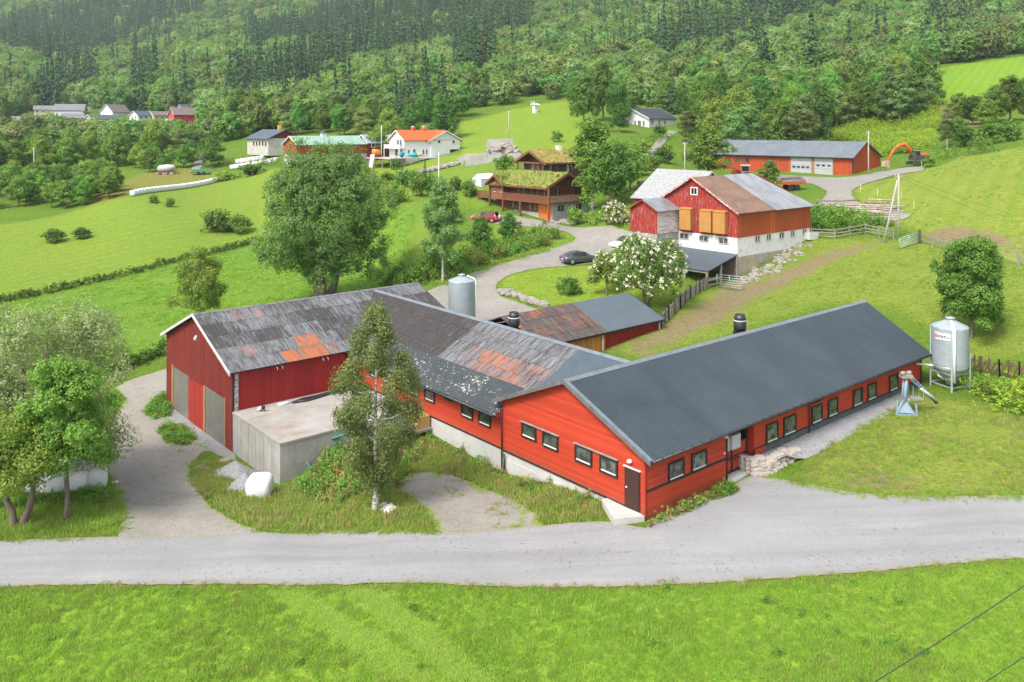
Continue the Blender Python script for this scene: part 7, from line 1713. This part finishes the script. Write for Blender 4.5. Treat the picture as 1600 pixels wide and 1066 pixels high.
# clothing: shells that follow the body
skin_body('shirt', [(0,0,.98),(0,0,1.2),(0,0,1.43),(0,.20,1.41),(.015,.24,1.24),(0,-.20,1.41),(.01,-.24,1.24)], [(0,1),(1,2),(2,3),(3,4),(2,5),(5,6)], [.17,.165,.145,.08,.068,.08,.068], SHIRT, body)
skin_body('trousers', [(0,0,.97),(0,.10,.89),(.04,.12,.50),(-.02,.12,.10),(0,-.10,.89),(-.03,-.12,.50),(-.06,-.12,.10)], [(0,1),(1,2),(2,3),(0,4),(4,5),(5,6)], [.16,.11,.08,.065,.11,.08,.065], TROUS, body)
mb = MB(); mb.blob((.0,0,1.69),(.112,.10,.10),10,7,.03); mb.build('hair', HAIR, body)
mb = MB(); mb.blob((.115,0,1.635),(.025,.016,.02),6,5); mb.build('nose', SKIN, body)
# flower pots by the entrance
for u, d, c, lab in ((789,131.5,(.55,.38,.03),'pot of yellow flowers at the porch post of the log house'),(812,131.2,(.60,.30,.36),'pot of pale pink flowers before the blue door'),(851,130.5,(.45,.06,.16),'bowl of dark pink flowers beside the orange garage door')):
    q = GD(u, d); t = thing('flower_pot', lab, 'plant', q); mb = MB(); mb.lathe([(.2,0),(.28,.35),(.24,.35)], n=12); mb.build('pot', DKWOOD, t)
    Vq, Qq = leaves(np.array([[0,0,.5]]), .45, 150, .13, .6, int(u)); put('flowers', npmesh('flowers', Vq, Qq, mat('petals_%d' % int(u), c, [((.08,.16,.03), 6, .45, .55)], .8)), t)
# ---------------------------------------------------------------- grass, weeds, hedges
def blade_mat(name, a, b, c):
    t = NT(name); oi = t.add('ShaderNodeObjectInfo'); g = t.add('ShaderNodeNewGeometry')
    a, b, c = [tuple(min(.6, q*1.5) for q in x) for x in (a, b, c)]
    col = t.mix(oi.outputs['Random'], a, b); col = t.mix(t.ramp(g.outputs['Random Per Island'], .5, 1, 0, .8), col, c)
    p = t.add('ShaderNodeBsdfPrincipled'); t.link(col, p.inputs['Base Color']); p.inputs['Roughness'].default_value = .6; p.inputs['Specular IOR Level'].default_value = .2
    tr = t.add('ShaderNodeBsdfTranslucent'); t.link(col, tr.inputs['Color']); m = t.add('ShaderNodeMixShader'); m.inputs[0].default_value = .5
    t.link(p.outputs[0], m.inputs[1]); t.link(tr.outputs[0], m.inputs[2]); t.link(m.outputs[0], t.out.inputs['Surface']); return t.m
GB1 = blade_mat('lush_blades', (.158,.282,.030), (.205,.325,.040), (.26,.35,.08)); GB2 = blade_mat('verge_blades', (.155,.24,.035), (.205,.27,.05), (.28,.27,.10)); GB3 = blade_mat('dry_blades', (.26,.23,.09), (.32,.26,.12), (.20,.22,.05))
WEEDL = leaf_mat('weed_leaves', (.085,.175,.025), (.125,.225,.035), (.17,.26,.05)); WEEDB = leaf_mat('brown_weed_leaves', (.20,.17,.06), (.16,.19,.04), (.28,.20,.10))
GC = bpy.data.collections.new('grass_kinds')
def tuft(nm, n, h, spread, m, seed, w=.022):
    r = np.random.default_rng(seed); V = []; Q = []
    for i in range(n):
        a = r.uniform(0,6.28); x, y = r.normal(0,spread,2); hh = h*r.uniform(.55,1.15); b = r.uniform(0,6.28); l = hh*r.uniform(.1,.6); ww = w*r.uniform(.7,1.3)
        dx, dy = math.cos(a)*ww, math.sin(a)*ww; k = len(V)
        V += [(x-dx,y-dy,-.03),(x+dx,y+dy,-.03),(x+dx*.7+l*.35*math.cos(b),y+dy*.7+l*.35*math.sin(b),hh*.6),(x-dx*.7+l*.35*math.cos(b),y-dy*.7+l*.35*math.sin(b),hh*.6)]
        V += [(x+l*math.cos(b)+dx*.1,y+l*math.sin(b)+dy*.1,hh),(x+l*math.cos(b)-dx*.1,y+l*math.sin(b)-dy*.1,hh)]
        Q += [(k,k+1,k+2,k+3),(k+3,k+2,k+4,k+5)]
    o = bpy.data.objects.new(nm, npmesh(nm, np.array(V), np.array(Q), m)); GC.objects.link(o)
def weed(nm, m, seed, h=.5, r_=.35, n=18, fl=None):
    r = np.random.default_rng(seed); C = np.column_stack([r.normal(0,r_*.5,n), r.normal(0,r_*.5,n), r.uniform(.05,h,n)]); V, Q = leaves(C, .16, 8, .13, .8, seed)
    me = npmesh(nm, V, Q, m)
    o = bpy.data.objects.new(nm, me); GC.objects.link(o)
for k in range(2): tuft('g%d_lush' % k, 34, .20, .17, GB1, 200+k, .017)                    # 0,1
for k in range(2): tuft('g%d_verge' % (k+2), 28, .24, .16, GB2, 210+k, .018)               # 2,3
tuft('g4_dry', 18, .36, .14, GB3, 220)                                               # 4
weed('g5_weed', WEEDL, 230); weed('g6_weed', WEEDL, 231, .8, .4, 26); weed('g7_brown_weed', WEEDB, 232, .6)   # 5,6,7
weed('g8_fern', LF_FERN, 233, 1.0, 1.2, 46)                                          # 8
tuft('g9_pale', 24, .15, .15, blade_mat('flattened_blades', (.26,.37,.060), (.29,.39,.08), (.33,.40,.11)), 221, .016)   # 9
r = np.random.default_rng(99)
def fill(poly, dens, dmax=1e9, keep=None):
    P = gpoly(poly) if isinstance(poly, str) else poly; lo, hi = P.min(0), P.max(0); n = int((hi[0]-lo[0])*(hi[1]-lo[1])*dens); n = min(n, 400000)
    x = r.uniform(lo[0],hi[0],n); y = r.uniform(lo[1],hi[1],n); k = (sdist(x, y, P) > 0) & (y < dmax) & (np.abs(x) < y*.66+2) & (y > 27)
    return np.column_stack([x[k], y[k]])
def grass(name, sets):
    XY, I, S = [], [], []
    for xy, kinds, s0, s1 in sets:
        n = len(xy); XY.append(xy); I.append(np.array(kinds)[r.integers(0,len(kinds),n)]); s = r.uniform(s0,s1,n); S.append(np.stack([s,s,s*r.uniform(.75,1.25,n)],1))
    XY = np.concatenate(XY); z = hgt(XY[:,0], XY[:,1]); n = len(XY)
    print(name, n)
    return scatter(name, np.column_stack([XY, z]), np.concatenate(I), r.uniform(0,6.28,n), np.concatenate(S), GC)
def patchy(xy, sc, thr, soft=.0):
    f = np.sin(xy[:,0]*sc+1.7*np.sin(xy[:,1]*sc*.7))*np.sin(xy[:,1]*sc*1.1+1.3*np.sin(xy[:,0]*sc*.6)); return xy[f > thr]
def alongline(pts, n, w):
    P = np.array([tuple(G(u, v))[:2] for u, v in pts]); L = np.r_[0, np.cumsum(np.linalg.norm(np.diff(P, axis=0), axis=1))]; t = r.uniform(0, L[-1], n)
    return np.column_stack([np.interp(t, L, P[:,0]), np.interp(t, L, P[:,1])])+r.normal(0, w, (n,2))
nf = fill(ZONES['nearfield'], 21)
tracks = [[(425,921),(535,990),(650,1075)],[(452,921),(565,990),(685,1075)],[(545,921),(640,990),(735,1075)],[(572,921),(668,990),(765,1075)]]
for q in tracks:                                       # tyre lines where the grass lies flat
    P = np.array([tuple(G(u, v))[:2] for u, v in q]); dm = np.full(len(nf), 1e9)
    for a, b in zip(P[:-1], P[1:]):
        e = b-a; tt = np.clip(((nf-a)@e)/(e@e), 0, 1); dm = np.minimum(dm, np.linalg.norm(nf-a-tt[:,None]*e, axis=1))
    nf = nf[(dm > .45) | (r.random(len(nf)) < .06)]
trk = np.concatenate([alongline(q, 420, .22) for q in tracks])
MID = "300 724;300 760;335 790;400 827;520 829;680 830;668 806;640 778;600 757;622 742;680 738;730 752;790 775;832 800;846 820;938 812;938 786;785 744;690 697;655 692;434 766;372 724"
LEFT = "-100 846;0 843;100 838;184 826;190 804;178 775;170 745;100 742;0 742;-100 742"
mid = fill(MID, 20); left = fill(LEFT, 20)
strip = fill("786 744;690 697;660 690;680 720;740 748;800 776;850 815;938 810;938 786", 14)
mound = fill("470 752;520 715;600 700;660 705;640 740;600 780;520 790;470 780", 5)
yard = fill(ZONES['yardgrass'], 9); isl = fill("226 646;240 626;262 618;268 632;262 652;240 656", 34); isl2 = fill("245 674;262 664;290 670;306 684;296 696;262 694", 30)
edge = alongline([(-40,922),(400,920),(800,921),(1000,920),(1200,910),(1450,890),(1600,876)], 700, .16)
edge2 = alongline([(0,845),(120,841),(186,830),(193,800),(178,770)], 160, .2); edge3 = alongline([(400,830),(520,832),(680,834)], 150, .15)
wall = alongline([(1016,822),(1045,808),(1090,788),(1140,766)], 60, .10); wall2 = alongline([(1060,802),(1075,796)], 16, .1); wall3 = alongline([(1120,776),(1146,766)], 34, .15)
yedge = alongline([(1195,744),(1240,755),(1330,772),(1450,779),(1600,778)], 260, .25)
wingw = alongline([(665,690),(690,701),(740,722),(790,746),(860,770),(938,800)], 90, .35)
grass('meadow_grass', [(nf, [0,1,0,1,2], .42, .72), (trk, [9], .45, .8), (patchy(nf[::3], .5, .35), [0,1], .7, 1.0), (patchy(nf[1::3], .31, .3), [2,3], .5, .9), (patchy(nf[::9], .8, .6), [5,2], .4, .6), (edge, [2,3,0,2,4], .35, .65)])
grass('verge_grass', [(mid, [2,3,2,3,0,4], .6, 1.2), (strip, [2,3,4,0,0,3], .5, .95), (mound, [4,7,6,7,4,5,6], .7, 1.3), (left, [0,2,3,1], .7, 1.3), (edge2, [2,3,0], .5, .9), (edge3, [2,3,0], .5, 1), (isl, [0,1,5,2,2], .6, 1.0), (isl2, [0,2,5,3,2], .5, .9), (patchy(fill('840 824;770 830;690 832;672 806;644 778;606 759;626 744;680 740;730 754;790 777;826 800', 9), 1.1, .25), [2,3,4], .35, .6), (patchy(fill('262 634;330 672;340 690;312 705;298 722;270 700;240 690', 6), 1.3, .2), [2,3], .3, .6), (wall, [2,4,5,7], .35, .8), (wall2, [6,7], .4, .7), (wall3, [6,5,2,4], .5, .9), (yedge, [2,3,0], .4, .8), (wingw, [7,4,5,3], .5, .85),
  (patchy(yard, .5, -.25), [2,3,0,3,2,4], .4, .8)])
flow = .5*0+fill("-60 800;0 800;90 790;165 790;160 768;60 772;-60 772", 5)
roadside = fill("640 425;700 405;760 385;830 365;872 372;860 382;790 402;700 438;650 440", 1.6)
grass('roadside_weeds', [(flow, [5,5,6], .5, .9), (roadside, [6,5,6,7], 1.0, 2.0), (alongline([(690,446),(760,418),(860,388)], 120, .5), [0,2,3], 1, 1.8), (alongline([(1272,352),(1330,358),(1345,350)], 130, 1.2), [6,6,5], 1.2, 2.2), (alongline([(1270,345),(1300,348),(1335,352)], 90, 1.0), [6], 1.6, 2.4)])
past = fill(ZONES['pasture'], 1.6, 100); lawn = fill(ZONES['lawn'], .8); crop = fill(ZONES['crop'], 1.2, 150); hayf = fill(ZONES['hay'], .25, 190); mead = fill(ZONES['meadow'], .5, 150)
def off(xy, keys): 
    k = np.ones(len(xy), bool)
    for q in keys: k &= sdist(xy[:,0], xy[:,1], DIRT[q]) < -.5
    return xy[k]
grass('pasture_grass', [(patchy(off(past, ('d1','d2')), .45, -.3), [0,2,3,3], .5, 1.0), (patchy(crop, .3, -.5), [0,1], 1.0, 1.9), (patchy(mead, .25, .1), [2,3], .7, 1.2)])
fern = fill("1290 216;1320 200;1360 182;1400 174;1458 168;1456 200;1440 236;1400 240;1375 246;1350 226", 1.5); thick = fill("1518 606;1560 610;1640 612;1640 660;1580 650;1530 622", 2.4)
grass('fern_thicket', [(fern, [8], 1.2, 2.2), (thick, [6,5,8], .8, 1.5)])
# low hedges as things
def hedge(label, pts, h, w_, seed, m, per_m=9, name='hedge', flowers=None):
    P = [G(u, v) for u, v in pts]; L = [0]
    for i in range(len(P)-1): L.append(L[-1]+(P[i+1]-P[i]).length)
    q = np.random.default_rng(seed); n = int(L[-1]*per_m); tt = q.uniform(0, L[-1], n); xs = np.interp(tt, L, [p.x for p in P])+q.normal(0,w_*.4,n); ys = np.interp(tt, L, [p.y for p in P])+q.normal(0,w_*.4,n)
    o = P[0]; C = np.column_stack([xs-o.x, ys-o.y, hgt(xs, ys)-o.z+h*q.random(n)**.8*(.7+.5*np.sin(tt*.6)**2)]); V, Q = leaves(C, .3, 12, .24, .6, seed)
    t = thing(name, label, 'hedge', o); put('foliage', npmesh('hedge_foliage', V, Q, m), t); return t
hedge('long low hedge dividing the hay field from the darker field', [(-60,486),(0,473),(100,452),(200,430),(300,404),(398,378)], .9, 1.3, 301, LF_DARK, 16)
hedge('leafy hedge along the field edge left of the machine barn', [(150,585),(182,582),(222,566),(258,552)], 1.3, 1.0, 302, LF_MID, 30)
hedge('dark bushes under the great willow beside the road birch', [(608,446),(635,444),(660,446)], 1.8, 1.5, 303, LF_DARK, 40, 'bush_row')
hedge('green bank of bushes below the bale pile at the dark barn', [(345,258),(370,258),(400,258),(432,258)], 2.2, 3.0, 304, LF_BRIGHT, 14, 'bush_row')
hedge('shrubs in the rockery right of the log house', [(895,346),(915,345),(940,348)], 1.2, 1.5, 305, LF_MID, 26, 'bush_row')
hedge('overgrown shrubs under the white bungalow', [(1000,225),(1025,222),(1050,215)], 2.0, 3.0, 306, LF_BRIGHT, 10, 'bush_row')
hedge('low dark bushes right of the orange excavator', [(1455,250),(1490,246),(1530,240),(1560,236)], 2.6, 2.4, 307, LF_DARK, 14, 'bush_row')
hedge('tall weeds at the white base of the machine barn drive', [(165,590),(185,586)], .8, .6, 308, LF_MID, 26, 'weed_row')
# ---------------------------------------------------------------- light, air, camera
SUN_EL, SUN_AZ = 52, 218        # azimuth measured from +Y towards +X
w = bpy.data.worlds.new('World'); SC.world = w; w.use_nodes = True
wn = w.node_tree.nodes; wl = w.node_tree.links
sky = wn.new('ShaderNodeTexSky'); sky.sky_type = 'NISHITA'; sky.sun_disc = False
sky.sun_elevation = math.radians(SUN_EL); sky.sun_rotation = math.radians(SUN_AZ); sky.dust_density = 3.0; sky.air_density = 1.0
hs = wn.new('ShaderNodeHueSaturation'); hs.inputs['Saturation'].default_value = .45; wl.new(sky.outputs[0], hs.inputs['Color'])
bg = wn['Background']; wl.new(hs.outputs[0], bg.inputs['Color']); bg.inputs['Strength'].default_value = .14
ld = bpy.data.lights.new('sun', 'SUN'); ld.energy = 1.7; ld.angle = math.radians(16); ld.color = (1, .95, .88)
lo = bpy.data.objects.new('sun', ld); COL.objects.link(lo)
az, el = math.radians(SUN_AZ), math.radians(SUN_EL)
dirv = Vector((math.sin(az)*math.cos(el), math.cos(az)*math.cos(el), math.sin(el)))
lo.rotation_euler = dirv.to_track_quat('Z', 'Y').to_euler()
cd = bpy.data.cameras.new('camera'); cam = bpy.data.objects.new('camera', cd); COL.objects.link(cam)
cam.location = (0,0,CZ); cam.rotation_euler = (PI/2,0,0)
cd.sensor_width = 36; cd.lens = 36*F/1600; cd.shift_y = -(533-VH)/1600; cd.clip_end = 6000; cd.clip_start = .5
SC.camera = cam
hz = MB(); hz.box(-3600, -40, -12, 3600, 2750, 760)
tz = NT('haze'); pv = tz.add('ShaderNodeVolumePrincipled')
pv.inputs['Density'].default_value = .00011; pv.inputs['Color'].default_value = (.82,.9,.97,1); pv.inputs['Anisotropy'].default_value = .2
tz.link(pv.outputs[0], tz.out.inputs['Volume'])
ho = hz.build('haze', tz.m); tag(ho, kind='stuff')
vs = SC.view_settings; vs.view_transform = 'Standard'; vs.look = 'None'; vs.gamma = 1; vs.use_curve_mapping = False; vs.exposure = 1.33
SC.render.engine = 'CYCLES'; cy = SC.cycles
cy.max_bounces = 6; cy.diffuse_bounces = 3; cy.glossy_bounces = 2; cy.transmission_bounces = 3; cy.transparent_max_bounces = 6; cy.volume_bounces = 0
cy.use_denoising = True; cy.denoising_prefilter = 'NONE'; cy.denoising_input_passes = 'RGB_ALBEDO_NORMAL'; cy.use_adaptive_sampling = True; cy.adaptive_threshold = .02
cy.caustics_reflective = False; cy.caustics_refractive = False
